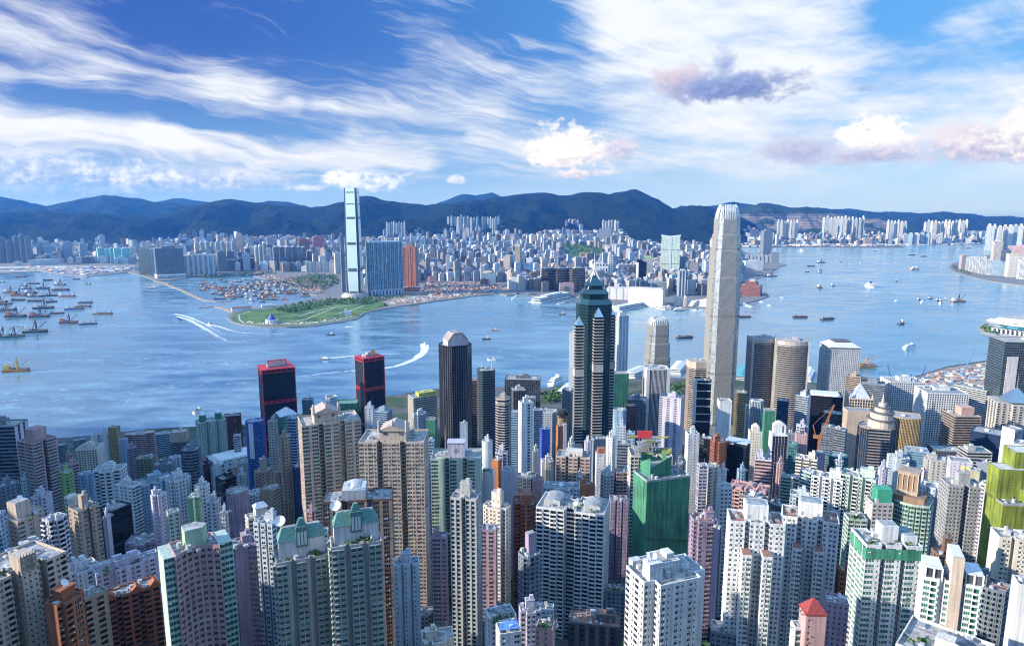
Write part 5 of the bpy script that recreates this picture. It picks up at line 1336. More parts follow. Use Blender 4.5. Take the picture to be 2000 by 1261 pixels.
def teal_tower():
    Y = 860
    c = at(1160, 591, Y); base = float(gz(c.x, Y)); h = c.z - base
    yaw = R(12) - math.atan2(c.x, Y)
    r = thing(OT, (c.x, Y, base), yaw, 'tallest teal glass tower with pale banded corner shafts and a spire', 'office tower')
    W = 41.0; s = W / 2; k = s * .45
    pl = [(-s + k, -s), (s - k, -s), (s, -s + k), (s, s - k), (s - k, s), (-s + k, s), (-s, s - k), (-s, -s + k)]
    g, pn = Geo(), []
    for i in range(8): facade(g, pl[i], pl[(i + 1) % 8], -6, h, 'G', 3.9, 3.0, pn)
    accm = wall((.02, .05, .06))
    add(r, 'facade', g, [accm, MIRROR['teal'], accm, accm])
    q = Geo()
    for a, n in pn: q.quads(a, 0)
    o = q.build('window', MIRROR['teal'], r); o['kind'] = 'stuff'
    # corner shafts
    for i, (cx, cy) in enumerate([(-s * .98, -s * .52), (s * .05, -s * 1.12), (s * .98, -s * .3), (0, s * 1.1)]):
        g, pn = Geo(), []
        a = 5.6; hh = h - (26 if i == 0 else 14)
        pp = [(cx - a, cy - a), (cx + a, cy - a), (cx + a, cy + a), (cx - a, cy + a)]
        for j in range(4): facade(g, pp[j], pp[(j + 1) % 4], -6, hh, 'h', 3.9, 3.0, pn)
        for b in (.3, .72): g.box((cx, cy, hh * b), (2 * a + 1.4, 2 * a + 1.4, 9), 0)
        g.prism(pp, hh, hh + 11, 3, None, [(cx + (x - cx) * .04, cy + (y - cy) * .04) for x, y in pp])
        add(r, 'corner_shaft', g, [wall((.52, .48, .44)), MIRROR['dark'], wall((.52, .48, .44)), MIRROR['ice']])
        q = Geo()
        for aa, n in pn: q.quads(aa, 0)
        o = q.build('shaft_window', MIRROR['dark'], r); o['kind'] = 'stuff'
    g = Geo(); ps = [(x * 1.04, y * 1.04) for x, y in pl]
    z = h
    for sc0, sc1, dz, m in ((1.04, .86, 6, 0), (.80, .80, 7, 1), (.84, .62, 5, 0), (.56, .56, 5, 1), (.60, .12, 12, 0)):
        g.prism([(x * sc0, y * sc0) for x, y in pl], z, z + dz, m, None, [(x * sc1, y * sc1) for x, y in pl]); z += dz
    add(r, 'stepped_crown', g, [glass((.07, .16, .18), .7, .18, 0, 'crown glass'), MIRROR['teal']])
    g = Geo()
    for sx, sy in ((-1, -1), (1, -1), (1, 1), (-1, 1)): g.bar((sx * s * .5, sy * s * .5, h + 18), (0, 0, h + 43), .9, 0)
    g.cyl(0, 0, h + 34, h + 52, 1.0, .7, 0, 8); g.cyl(0, 0, h + 52, h + 64, .6, .25, 0, 8)
    add(r, 'spire', g, wall(K['white']))
    BLD.append((OT, c.x, Y, 52, 52, yaw, 'the tallest teal spire tower', 1122, 1197, 585))
teal_tower()

def finance_tower(px, ytop, Y, W, label, short, phi, fins=11, crown=26, steps=((0, 1.0), (.60, .985), (.74, .93), (.86, .84), (.93, .76))):
    c = at(px, ytop, Y); base = 4.0; H = c.z - base
    yaw = R(phi) - math.atan2(c.x, Y)
    r = thing(OT, (c.x, Y, base), yaw, label, 'office tower')
    s = W / 2
    pl = [(-s * .62, -s), (s * .62, -s), (s * .70, -s * .86), (s * .86, -s * .70), (s, -s * .62), (s, s * .62), (s * .86, s * .70), (s * .70, s * .86), (s * .62, s), (-s * .62, s), (-s * .70, s * .86), (-s * .86, s * .70), (-s, s * .62), (-s, -s * .62), (-s * .86, -s * .70), (-s * .70, -s * .86)]
    wm, gm, tm = plain((.54, .49, .42), .38, .2, var=.06, key='silver cladding'), MIRROR['silver'], plain((.52, .48, .42), .38, .25, var=.06, key='silver fins')
    hs = H - crown
    lv = [(f * hs, k) for f, k in steps] + [(hs, None)]
    body, pn = Geo(), []
    for (z0, k), (z1, _) in zip(lv, lv[1:]):
        pp = [(x * k, y * k) for x, y in pl]
        for i in range(len(pp)):
            A, B = pp[i], pp[(i + 1) % len(pp)]
            facade(body, A, B, z0 - (6 if z0 == 0 else 0), z1, 'f' if math.dist(A, B) > 8 * W / 57 else 'i', 4.1, 3.6 * W / 57 / .5 * .5, pn)
        body.poly([(*p, z1) for p in pp], 0)
        for i in range(4):   # dark slots that mark the inset corners
            pass
    add(r, 'facade', body, [wm, gm, tm, wm])
    q = Geo()
    for a, n in pn: q.quads(a, 0)
    o = q.build('window', gm, r); o['kind'] = 'stuff'
    for f in (.295, .56, .86):
        g = Geo(); k = [b for a, b in steps if a <= f][-1]
        g.prism([(x * k * 1.012, y * k * 1.012) for x, y in pl], f * hs, f * hs + 4.5 * W / 57, 0); add(r, 'plant_floor_band', g, plain((.24, .25, .26), .4, .5, key='louvre band'))
    # crown of curved fingers
    g = Geo(); k = steps[-1][1] * .97
    core = [(x * k * .80, y * k * .80) for x, y in pl]
    g.prism(core, hs, hs + crown * .45, 1)
    g2 = Geo()
    for side in range(4):
        co, si = ((1, 0), (0, 1), (-1, 0), (0, -1))[side]
        for j in range(fins):
            u = (-.84 + 1.68 * j / (fins - 1)) * s * k
            dd = -s * k * (1 if abs(u) < s * k * .66 else .86)
            hh = crown * (1 - .34 * (abs(u) / (s * k)) ** 2)
            prev = None
            for i in range(6):
                f = i / 5
                w_ = dd * (1 - .30 * f * f); z = hs - 2 + hh * f
                x, y = u * (1 - .16 * f * f) , w_
                p = Vector((x * co - y * si, x * si + y * co, z))
                if prev is not None: g2.bar(prev, p, 1.7 * W / 57, 0)
                prev = p
    add(r, 'crown_core', g, [wm, gm])
    add(r, 'crown_fingers', g2, plain((.74, .74, .72), .35, .3, var=.05, key='crown metal'))
    g = Geo(); g.box((0, 0, 0), (W * 1.6, W * 1.5, 22), 0); g.box((0, -W * .2, 22), (W * 1.3, W * .7, .5), 1)
    rr = random.Random(4)
    for _ in range(40): leaf_clump(g, (rr.uniform(-W * .6, W * .6), -W * .62 + rr.uniform(-3, 5), 23.4), rr.uniform(1.5, 3), rr, 9, 2)
    add(r, 'podium', g, [wall(K['grey']), M_ROOFS[4], M_LEAF])
    BLD.append((OT, c.x, Y, W * 1.6, W * 1.5, yaw, short, px - 34, px + 34, ytop))
finance_tower(1422, 397, 1180, 49, 'very tall silver tower with curved finger crown, rising past the skyline', 'the very tall silver tower', 17)
finance_tower(1286, 616, 1330, 46, 'smaller silver grey tower with a comb like finger crown', 'the smaller comb crowned tower', 20, 9, 16, ((0, 1.0), (.45, .97), (.62, .90), (.78, .80)))
r = T(OT, 1256, 1308, 718, 1000, 12, .9, 'o', 'v|v', 'silver', 'k', 'tt', 'black and white vertically striped tower below the comb crowned tower', trim='dgrey', gm=MIRROR['dark'], fh=3.8)
g = Geo()
for sx in (-1, 1): g.box((sx * r['_w'] * .44, -r['_d'] * .2, -6), (r['_w'] * .14, r['_d'] * .62, r['_h'] + 7), 0, R(0))
add(r, 'white_corner_pier', g, wall((.70, .68, .68)))
T(OT, 1289, 1336, 774, 850, -12, .7, 'r', 'WK', 'lav', 'b', 'p', 'pale lilac office block overlapping the striped tower', acc='lav')
r = T(OT, 1339, 1392, 704, 1190, 18, .9, 'o', 'l', 'beige', 'k', 'tt', 'beige banded eight sided tower left of the very tall silver tower', fh=3.5)
g = Geo(); g.prism([(x * 1.03, y * 1.03) for x, y in shape('o', r['_w'], r['_d'])], r['_h'] - 11, r['_h'] + 1.5, 0, 1); add(r, 'beige_cap', g, [wall(K['beige']), M_ROOFS[0]])
r = T(OT, 1357, 1390, 742, 1010, 10, .8, 'r', 'x', 'black', 'k', 'mt', 'small black office tower in a white frame with wide dark base', gm=MIRROR['dark'], trim='black')
g = Geo(); w, d, h = r['_w'], r['_d'], r['_h']
for k in range(6): g.box((0, -d / 2 - .4, h - 3 - k * 12), (w + 1, 1.2, 1.0), 0)
g.box((-w / 2 - .2, 0, h - 66), (2.4, d + 1, 67), 0); g.box((w / 2, -d / 2, h - 66), (1.2, 1.2, 67), 0)
add(r, 'white_frame', g, wall((.72, .74, .76)))
def twin(xl, xr, yt, Y, label, phi):
    r = T(OT, xl, xr, yt, Y, phi, .9, 'c', 'h|h', 'stone', 'k', 'ptt', label, gm=MIRROR['bronze'], trim='stone', acc='tan', fh=3.6)
    w, d, h = r['_w'], r['_d'], r['_h']
    P = shape('c', w, d)
    g = Geo()
    for x, y in (P[0], P[7], P[8], P[9]): g.box((x * .99, y, -4), (3.2, 3.2, h + 7), 0)
    g.prism([(x * 1.01, y * 1.01) for x, y in P], h - 5, h + 3, 0, 1)
    add(r, 'stone_frame', g, [wall((.54, .48, .43)), M_ROOFS[0]])
twin(1462, 1517, 662, 1190, 'bow fronted bronze banded tower, the slimmer of the connected pair', 20)
twin(1515, 1579, 666, 1150, 'bow fronted bronze banded tower, the broader of the connected pair', 6)
r = T(OT, 1604, 1677, 678, 1160, 20, .95, 'r', 'o', 'silver', 'd', '', 'white tower dotted all over with round portholes and a sloped cap', trim='silver', fh=3.6, unit=3.0)
w, d, h = r['_w'], r['_d'], r['_h']
g = Geo(); g.prism(shape('r', w * .97, d * .97), h, h + 4, 1); g.prism(shape('r', w * 1.02, d * 1.02), h + 4, h + 11, 0, 1, shape('r', w * .55, d * .55)); g.box((0, 0, h + 11), (w * .5, d * .5, 2), 1); add(r, 'sloped_cap', g, [wall((.66, .68, .70)), wall(K['dgrey'])])
T(OT, 1655, 1682, 734, 1080, -10, .8, 'r', 'r', 'tan', 'd', 'p', 'tan office slab tucked between porthole tower and spired tower')
T(OT, 1682, 1726, 748, 1060, 0, .8, 'r', 'r', 'slate', 'd', 'p', 'slate banded block behind the pyramid topped beige tower')
r = T(OT, 1653, 1703, 775, 930, 14, .9, 'r', 'x', 'beige', 'd', '', 'beige tower with arcaded top and pale blue pyramid spire', fh=4, trim='cream')
pyramid(r, 'pyramid_spire', r['_w'] * .8, r['_d'] * .8, r['_h'] + .2, 20, wall((.50, .56, .66)))
g = Geo(); g.cyl(0, 0, r['_h'] + 18, r['_h'] + 32, .8, .15, 0, 6)
for sx in (-1, 1):
    for sy in (-1, 1): g.box((sx * r['_w'] * .46, sy * r['_d'] * .46, r['_h']), (2.4, 2.4, 4), 0, 0); g.cyl(sx * r['_w'] * .46, sy * r['_d'] * .46, r['_h'] + 4, r['_h'] + 9, 1.3, .1, 0, 6)
add(r, 'finial', g, wall(K['beige']))
T(OT, 1650, 1706, 800, 890, 20, .5, 'r', '.|o', 'beige', 'd', '', 'plain beige slab wall standing in front of the pyramid spire')
r = T(OT, 1676, 1748, 832, 800, 14, .8, 'o', 'h|g', 'tan', 'b', '', 'banded blue glass tower carrying a round wedding cake turret', gm=MIRROR['blue'], acc='navy', fh=3.7)
g = Geo(); w, d, h = r['_w'], r['_d'], r['_h']; z = h
for rad, dz in ((.38, 10), (.42, 1.5), (.33, 7), (.36, 1.2), (.22, 5), (.24, 1), (.12, 4)): g.cyl(w * .12, 0, z, z + dz, w * rad, w * rad * .98, 0 if dz > 2 else 1, 20); z += dz
g.cyl(w * .12, 0, z, z + 12, w * .05, .1, 0, 8); add(r, 'round_turret', g, [wall((.62, .54, .46)), wall(K['dgrey'])])
r = T(OT, 1741, 1796, 812, 900, 4, .9, 'c', 'v', 'gold', 'k', 't', 'round fronted tower ribbed with dull gold fins', trim='gold', fh=3.7)
r = T(HT, 1724, 1802, 742, 1080, 26, .7, 'r', 'q|.q', 'white', 'd', 'ptt', 'bright white gridded hotel block near the reclamation site', fh=3.4)
r = T(HT, 1793, 1884, 762, 980, 26, .75, 'r', 'q|w', 'white', 'd', 'ptt', 'bright white gridded hotel block with sunlit blank left wall', fh=3.4)
r = T(OT, 1846, 1910, 808, 900, 32, .9, 'r', 'h', 'tan', 'd', 't', 'brown banded office block with salmon box on its roof', fh=3.5)
g = Geo(); g.box((r['_w'] * .1, 0, r['_h']), (r['_w'] * .5, r['_d'] * .5, 11), 0); add(r, 'salmon_roof_box', g, wall((.60, .38, .32)))
T(OT, 1870, 1938, 756, 1120, -24, .6, 'r', 'h|r', 'white', 'd', 'tt', 'white block with fine black lines behind the salmon roof box', fh=3.3)
r = T(OT, 1942, 2034, 664, 1080, 28, .8, 'r', 'G', 'slate', 't', 't', 'tall teal glass tower with a pale panel at the photo edge', gm=MIRROR['teal'], acc='dgrey', fh=3.9)
g = Geo(); g.box((-r['_w'] * .28, -r['_d'] / 2 - .5, r['_h'] * .1), (r['_w'] * .26, 1.0, r['_h'] * .78), 0); add(r, 'pale_panel', g, wall((.62, .60, .62)))
r = T(OT, 1936, 2030, 785, 940, 24, .9, 'z', 'hK', 'stone', 'k', '', 'stepped striped stone tower with white glass pyramid at the photo edge', fh=3.6, acc='stone')
pyramid(r, 'glass_pyramid', r['_w'] * .6, r['_d'] * .6, r['_h'] + 2, 20, MIRROR['ice'])
g = Geo(); g.cyl(0, 0, r['_h'] + 20, r['_h'] + 42, .6, .1, 0, 6); g.cyl(-3, 0, r['_h'] + 18, r['_h'] + 28, .5, .1, 0, 6); add(r, 'mast', g, M_STEEL)
T(OT, 1903, 1958, 842, 850, -6, .9, 'r', 'G', 'navy', 'b', 't', 'deep blue glass slab right of the salmon roof box', gm=MIRROR['blue'], acc='navy', fh=3.9)
T(OT, 1961, 1994, 836, 800, -34, .9, 'r', 'KK|v', 'silver', 'b', 'm', 'slender silver tower with mast before the striped stone tower', acc='silver')
T(OT, 1876, 1932, 878, 770, 30, .8, 'r', 'h', 'stone', 'k', 'q', 'squat black and cream banded block with green roof', roofm=M_ROOFS[4], fh=3.6)
T(OT, 1815, 1877, 876, 800, 24, .8, 'r', 'q', 'dgrey', 'k', 't', 'dark gridded block with green glass end below the white hotel', acc='green', roofm=M_ROOFS[1])
T(OT, 1770, 1812, 878, 760, 10, .8, 'r', 'G', 'sky', 't', 't', 'plain turquoise glass box block', acc='sky', gm=glass((.20, .42, .52), .5, .2, 0, 'turquoise glass'))
T(OT, 1735, 1776, 892, 700, 18, .8, 'z', 'K.r', 'pale', 'd', 'ttp', 'pale glassy block with ragged roof left of turquoise glass box', acc='pale')
T(OT, 1806, 1852, 896, 680, 14, .8, 'X', '.w', 'stone', 'd', 'qt', 'grey stone block with hollow roof court below the dark gridded block')
r = T(AT, 1854, 1896, 898, 640, 14, .8, 'r', '.s', 'lav', 'd', '', 'white block with two lit yellow windows near its top')
g = Geo()
for k in (0, 1): g.box((r['_w'] * (.08 + .24 * k), -r['_d'] / 2 - .1, r['_h'] - 7), (r['_w'] * .18, .1, 3.4), 0)
m_, t_, b_ = new_mat('lit window'); b_.inputs['Base Color'].default_value = (.8, .5, .05, 1); b_.inputs['Emission Color'].default_value = (1, .62, .08, 1); b_.inputs['Emission Strength'].default_value = .8
add(r, 'lit_window', g, m_)
T(OT, 1910, 1942, 905, 690, -30, .8, 'r', '.|r', 'slate', 'd', 'tt', 'dim slate roofed block under the deep blue glass slab')
T(OT, 1985, 2030, 868, 700, -10, .9, 'r', '.', 'pale', 'd', '', 'pale slab end cut by the photo edge above the lime netting')

# --- middle distance right of the green netting
T(AT, 1339, 1366, 846, 650, 18, .9, 'r', 's.', 'white', 'd', 'pt', 'white and pink slim tower with dot windows right of the formwork')
T(OT, 1365, 1396, 855, 690, 10, .9, 'o', 'r', 'black', 'k', 'tt', 'black finely ribbed tower beside the white and pink slim tower')
T(AT, 1388, 1422, 862, 630, 28, .9, 'z', '.|W', 'rust', 'd', 'q', 'red brown tower with a plain tall flank', acc='rust')
T(AT, 1362, 1382, 908, 560, 18, .9, 'r', 'W', 'lav', 'b', '', 'slim white framed block with pink turret roof', acc='red')
T(AT, 1376, 1404, 910, 570, 0, .9, 'x', 'w.', 'cream', 'd', 't', 'yellowish cream slim tower before the red brown tower')
r = T(OT, 1418, 1464, 868, 640, -16, .7, 'r', 'i|w', 'black', 'k', '', 'dark mirrored block under a thin flat canopy, white left edge', gm=MIRROR['dark'])
g = Geo(); g.box((0, 0, r['_h'] + 4), (r['_w'] * 1.1, r['_d'] * 1.1, .7), 0, bottom=True); g.box((0, r['_d'] * .1, r['_h']), (r['_w'] * .5, r['_d'] * .5, 4), 0); g.box((-r['_w'] * .5, 0, -6), (1.6, r['_d'], r['_h'] + 7), 0); add(r, 'canopy', g, wall(K['pale']))
r = T(OT, 1462, 1488, 842, 720, 12, .9, 'r', 's', 'cream', 'd', '', 'cream church like tower with stepped gable top')
g = Geo(); g.box((0, 0, r['_h']), (r['_w'] * .6, r['_d'] * .6, 6), 0); g.roof(-r['_w'] * .3, r['_w'] * .3, -r['_d'] * .3, r['_d'] * .3, r['_h'] + 6, r['_h'] + 10, 0, .1); add(r, 'gable_top', g, wall(K['cream']))
T(NT, 1491, 1514, 800, 850, 16, .8, 'r', '.', 'green', 'd', '', 'narrow building in emerald netting right of the cream church like tower', net='green')
r = T(OT, 1505, 1537, 848, 640, 14, .8, 'r', 'G', 'white', 'k', '', 'dark glass tower wearing a bright white arched top', gm=MIRROR['dark'], acc='navy')
g = Geo(); n = 8; w, d, h = r['_w'], r['_d'], r['_h']; P = [(-w * .42 + w * .84 * i / n, h + 10 + 3.5 * math.sin(math.pi * i / n)) for i in range(n + 1)]
g.poly([(-w * .42, -d * .3, h), (w * .42, -d * .3, h)] + [(p[0], -d * .3, p[1]) for p in P[::-1]], 0); g.poly([(w * .42, d * .3, h), (-w * .42, d * .3, h)] + [(p[0], d * .3, p[1]) for p in P], 0)
g.quads([[(a[0], -d * .3, a[1]), (b[0], -d * .3, b[1]), (b[0], d * .3, b[1]), (a[0], d * .3, a[1])] for a, b in zip(P, P[1:])], 0)
g.quads([[(-w * .42, d * .3, h), (-w * .42, -d * .3, h), (-w * .42, -d * .3, h + 10), (-w * .42, d * .3, h + 10)], [(w * .42, -d * .3, h), (w * .42, d * .3, h), (w * .42, d * .3, h + 10), (w * .42, -d * .3, h + 10)]], 0)
g.box((w * .2, -d * .3 - .1, h + 3), (w * .1, .1, 7), 1); add(r, 'arched_top', g, [wall((.82, .83, .84)), wall(K['dgrey'])])
g = Geo(); g.box((-w * .52, 0, -6), (1.6, d, h + 8), 0); add(r, 'white_edge_wall', g, wall(K['white']))
T(OT, 1475, 1506, 895, 560, 4, .9, 'r', 'R', 'lav', 'd', 'qt', 'grey lilac office with pink floor bands left of the arched top tower', acc='pink')
T(OT, 1401, 1429, 782, 860, 14, .9, 'r', '.', 'white', 'd', 't', 'blank white slab tower below the very tall silver tower')
r = T(OT, 1436, 1459, 766, 950, 0, .9, 'r', 'W', 'gold', 'br', 't', 'bronze yellow windowed tower right of the blank white slab')
T(OT, 1456, 1470, 792, 900, 10, .9, 'r', 'W', 'white', 'd', 't', 'narrow white banded tower right of the bronze yellow tower')
T(OT, 1466, 1490, 782, 880, 0, .8, 'o', 'v', 'pale', 'd', 't', 'pale fluted tower in front of the slimmer bow fronted tower', trim='pale')
T(OT, 1519, 1540, 782, 960, 0, .9, 'r', 'G', 'navy', 'b', 't', 'navy glass block in front of the broader bow fronted tower', acc='navy')
T(OT, 1555, 1583, 772, 900, -14, .8, 'r', 'h|.', 'pale', 'd', 'ptt', 'pale blue louvred tower right of the bow fronted pair')
r = T(OT, 1580, 1643, 770, 1000, 6, .7, 'r', 'G', 'black', 'k', '', 'massive black glass block with a white vaulted roof band', gm=MIRROR['dark'], acc='black', fh=4)
g = Geo(); g.box((0, 0, r['_h']), (r['_w'] * .9, r['_d'] * .8, 3), 0, 0, .9); add(r, 'white_roof_band', g, wall(K['white']))
T(OT, 1610, 1646, 806, 930, 0, .7, 'r', 'r', 'dgrey', 'k', 't', 'dark grey stepped block in front of the massive black block')
T(AT, 1537, 1556, 846, 720, 0, .9, 'r', 'w', 'slate', 'd', 'tt', 'smoky grey block right of the arched top tower')
T(AT, 1556, 1577, 832, 720, 6, .9, 'z', 'W', 'lav', 'd', 'ptt', 'whitish block with jagged roof near the orange tower crane')
T(AT, 1554, 1576, 848, 690, 12, .8, 'r', 's', 'pink', 'd', 't', 'small pinkish arched block under the jagged roof block')
T(OT, 1541, 1557, 866, 680, 0, .9, 'r', 'G', 'teal', 't', '', 'small dark teal glass block below the smoky grey block', acc='teal')
r = T(AT, 1556, 1596, 894, 600, -4, .6, 'n', 'r.r', 'cream', 'd', 'q', 'cream flats with black window bands on both wings', acc='white')
T(NT, 1594, 1611, 884, 660, 0, .9, 'r', '.', 'mauve', 'd', '', 'narrow block in violet netting beside the cream flats', net='mauve')
T(OT, 1606, 1630, 832, 800, 0, .8, 'r', 'W', 'slate', 'd', 'mt', 'grey stone block with a small spire behind the violet netting')
T(OT, 1630, 1654, 838, 760, -10, .8, 'r', 'r', 'slate', 'd', 'tt', 'grey banded block left of the plain beige slab wall')
T(OT, 1618, 1656, 890, 670, 10, .8, 'o', 'G', 'teal', 't', '', 'teal glass block with sloped roof at the beige wall foot', acc='teal', gm=MIRROR['teal'])
T(OT, 1564, 1593, 920, 560, -30, .8, 'r', 'h', 'pale', 'g', 't', 'pale blue block striped with white balconies', trim='white')
T(OT, 1541, 1565, 932, 580, -30, .8, 'r', 'h', 'white', 'd', 'tt', 'white striped block left of the pale blue balcony block', trim='white')
T(OT, 1526, 1545, 930, 570, 0, .8, 'c', 'h', 'mint', 'g', 't', 'pale teal round fronted block under the dark arched top tower')
T(LB, 1545, 1586, 966, 520, 0, .8, 'z', 'w', 'pale', 'd', 'ptt', 'low teal white roofs below the striped balcony blocks')
T(LB, 1500, 1542, 986, 470, -20, .6, 'r', 'w', 'dgrey', 'd', 't', 'low dark roofed house behind the big white estate')
r = T(AT, 1426, 1502, 952, 490, -6, .6, 'z', 'Wd', 'pink', 'd', '', 'rose red flats with pink gabled roof frames', acc='maroon', trim='pink', roofm=M_ROOFS[3])
for s in (-.3, .05, .3):
    g = Geo(); w, h = r['_w'], r['_h']; x0 = w * s
    for k in (-3, 0): g.bar((x0 - 4, -6 + k, h + 1), (x0, -6 + k, h + 8), .9, 0); g.bar((x0, -6 + k, h + 8), (x0 + 4, -6 + k, h + 1), .9, 0)
    g.box((x0, -5, h), (9, 6, 2.5), 0); add(r, 'gable_frame', g, wall(K['pink']))
T(AT, 1401, 1430, 950, 450, 22, .8, 'r', 'w|.', 'pale', 'd', 't', 'white slab with a salmon side, left of the rose red flats', acc='pink')
r = T(AT, 1454, 1494, 968, 440, -14, .8, 'r', 'N', 'slate', 'd', 'D', 'slate roof block with a big white dish before the rose red flats')

# --- white estate and the right-hand foreground
def estate(xl, xr, yt, Y, label, phi):
    r = T(AT, xl, xr, yt, Y, phi, .55, 'n', 'w,aw,|w', 'white', 'd', 't', label, trim='white', hero=100, roofm=M_ROOFS[3], unit=2.5)
    w, d, h = r['_w'], r['_d'], r['_h']
    g = Geo(); g.box((0, d * .08, h - 2), (w * .42, d * .62, 11.5), 0); g.box((0, d * .08, h + 9.5), (w * .34, d * .5, .2), 1)
    for k in (-.14, .14): g.box((w * k, d * .08 - d * .31 - .06, h + 1.5), (1.3, .1, 2.2), 2)
    add(r, 'roof_block', g, [wall(K['white']), M_ROOFS[1], M_EQ])
    for s in (-.2, .17):
        g, pn = Geo(), []
        a = w * .085; y0, y1 = -d * .5 - 7.5, -d * .5 + 2; hw = h - 16
        pp = [(w * s - a, y0), (w * s + a, y0), (w * s + a, y1), (w * s - a, y1)]
        for i in (3, 0, 1): facade(g, pp[i], pp[(i + 1) % 4], -8, hw, 'aW' if i == 0 else '.s.', 3.0, 2.4, pn)
        g.prism(pp, hw, hw + 1.4, 0); g.prism([(w * s + (x - w * s) * .9, y + .3 if y == y0 else y) for x, y in pp], hw + 1.42, hw + 1.5, 3)
        for aa, n in pn: g.quads(aa, 1)
        add(r, 'front_wing', g, [wall(K['white']), glass(G['g']), wall(K['white']), M_ROOFS[3]])
    return r
estate(1421, 1530, 1012, 362, 'big white estate slab with projecting wings, nearest the mauve tower', 10)
estate(1529, 1634, 1006, 385, 'big white estate slab with projecting wings, behind the red pyramid roof', 4)
T(AT, 1588, 1647, 930, 510, -6, .6, 'n', 'wP.|.', 'white', 'd', 'qt', 'white flats with stacked balconies and a plain blue end wall', trim='white', acc='pale', hero=30)
T(AT, 1646, 1712, 928, 500, -8, .6, 'n', 'pw|.', 'mint', 'd', 'qt', 'greenish white flats with zigzag balconies and a domed roof turret', trim='white', acc='pale', hero=30)
T(AT, 1650, 1692, 1010, 440, 20, .8, 'r', 'W|W', 'mint', 'd', 'ut', 'plain grid flats with mossy roof left of the beige blank wall', hero=20)
r = T(AT, 1693, 1742, 978, 440, 24, .9, 'r', 'w|.', 'stone', 'd', 't', 'beige flats with plain flank and green sheeting on top', acc='beige', hero=20)
g = Geo(); g.box((r['_w'] * .1, 0, r['_h']), (r['_w'] * .7, r['_d'] * .7, 10), 0); add(r, 'green_sheeting', g, netting((.05, .34, .22)))
r = T(AT, 1743, 1817, 978, 440, -8, .8, 'c', 'hx', 'mint', 'gg', '', 'curved tower with green glass balconies under a brown lattice crown', trim='mint', acc='tan', hero=60)
g, pn = Geo(), []; w, d, h = r['_w'], r['_d'], r['_h']; a = w * .26; pp = [(-a - 3, -a * .4), (a - 3, -a * .4), (a - 3, a * 1.4), (-a - 3, a * 1.4)]
g.box((-1, 0, h), (w * .8, d * .7, 5), 1)
for i in range(4): facade(g, pp[i], pp[(i + 1) % 4], h + 5, h + 20, 'x', 15, 3.0, pn)
for aa, n in pn: g.quads(aa, 1)
g.box((-3, a * .5, h + 20), (2 * a + 1, 1.8 * a + 1, 1), 0); add(r, 'lattice_crown', g, [wall(K['tan']), wall((.30, .20, .13)), wall((.62, .54, .46)), wall(K['tan'])])
T(AT, 1781, 1812, 942, 530, -4, .8, 'n', 'w,', 'lav', 'd', 'Pt', 'white tower with tall roof box behind the lattice crown')
T(AT, 1800, 1846, 950, 510, -6, .7, 'n', 'w,a', 'pale', 'd', 'q', 'white blue flats packed with small windows beside the lattice crown', hero=20)
T(AT, 1842, 1916, 944, 490, 24, .7, 'h', 'wa|.|w', 'grey', 'd', 'Pt', 'grey slab tower with a broad blank left wall', acc='lav', hero=40)
T(AT, 1916, 1940, 945, 480, -14, .8, 'r', 'aw', 'lav', 'd', 'tt', 'slim white balcony tower squeezed against the lime netting')
T(NT, 1896, 1916, 918, 600, -10, 1.0, 'r', '.', 'lime', 'd', '', 'narrow lime netted block behind the grey slab tower', net='olive')
r = T(NT, 1934, 2036, 975, 440, 30, .8, 'r', '.', 'lime', 'd', '', 'stepped towers wrapped in vivid lime green netting', wm=netting((.20, .255, .035)), net='olive')
g = Geo(); w, d, h = r['_w'], r['_d'], r['_h']
def netbox(g, x0, x1, y0, y1, z0, z1):
    pp = [(x0, y0), (x1, y0), (x1, y1), (x0, y1)]
    for i in range(4):
        A, B = pp[i], pp[(i + 1) % 4]; L = math.dist(A, B)
        g.quads([[(*A, z0), (*B, z0), (*B, z1), (*A, z1)]], 0, [(0, z0), (L, z0), (L, z1), (0, z1)])
    g.poly([(*p, z1 - .6) for p in pp], 1)
netbox(g, -w * .5, w * .2, -d * .1, d * .5, h - 1, h + 22); netbox(g, -w * .1, w * .6, d * .1, d * .75, h - 1, h + 33); netbox(g, w * .02, w * .5, -d * .4, d * .1, h - 1, h + 9)
add(r, 'upper_netting', g, [netting((.20, .255, .035)), M_ROOFS[5]])
r = T(AT, 1668, 1792, 1052, 335, 26, .7, 'n', 'Ws,rr|Wx', 'white', 'gg', 'ut', 'white tower with green glass bays and green netted roof edge', trim='white', hero=90, acc='grey')
g = Geo(); w, d, h = r['_w'], r['_d'], r['_h']; g.box((0, 0, h), (w * .3, d * .4, 9), 0); g.box((0, 0, h + 9), (w * .24, d * .32, .2), 1); add(r, 'plant_room', g, [wall(K['white']), M_ROOFS[0]])
g = Geo(); pp = [(x * 1.01, y * 1.015) for x, y in shape('r', w, d)]; g.quads([[(*pp[i], h - 6.5), (*pp[(i + 1) % 4], h - 6.5), (*pp[(i + 1) % 4], h - .8), (*pp[i], h - .8)] for i in (3, 0)], 0, [(0, 0), (20, 0), (20, 6), (0, 6)] * 2); add(r, 'green_netting', g, netting((.06, .30, .19)))
g = Geo(); g.box((w * .34, 0, h), (w * .24, d * .6, 5), 0); g.box((w * .34, 0, h + 5), (w * .21, d * .54, .2), 1); add(r, 'roof_room', g, [wall(K['white']), M_ROOFS[1]])
r = T(AT, 1802, 1908, 1126, 300, 12, .6, 'n', 'Wp,|.', 'white', 'gg', 'u', 'white tower with a tall ribbed fin and green glass balconies', trim='white', hero=70, acc='cream')
g = Geo(); w, d, h = r['_w'], r['_d'], r['_h']; g.box((w * .05, -d * .05, h - 26), (w * .2, d * .98, 40), 0)
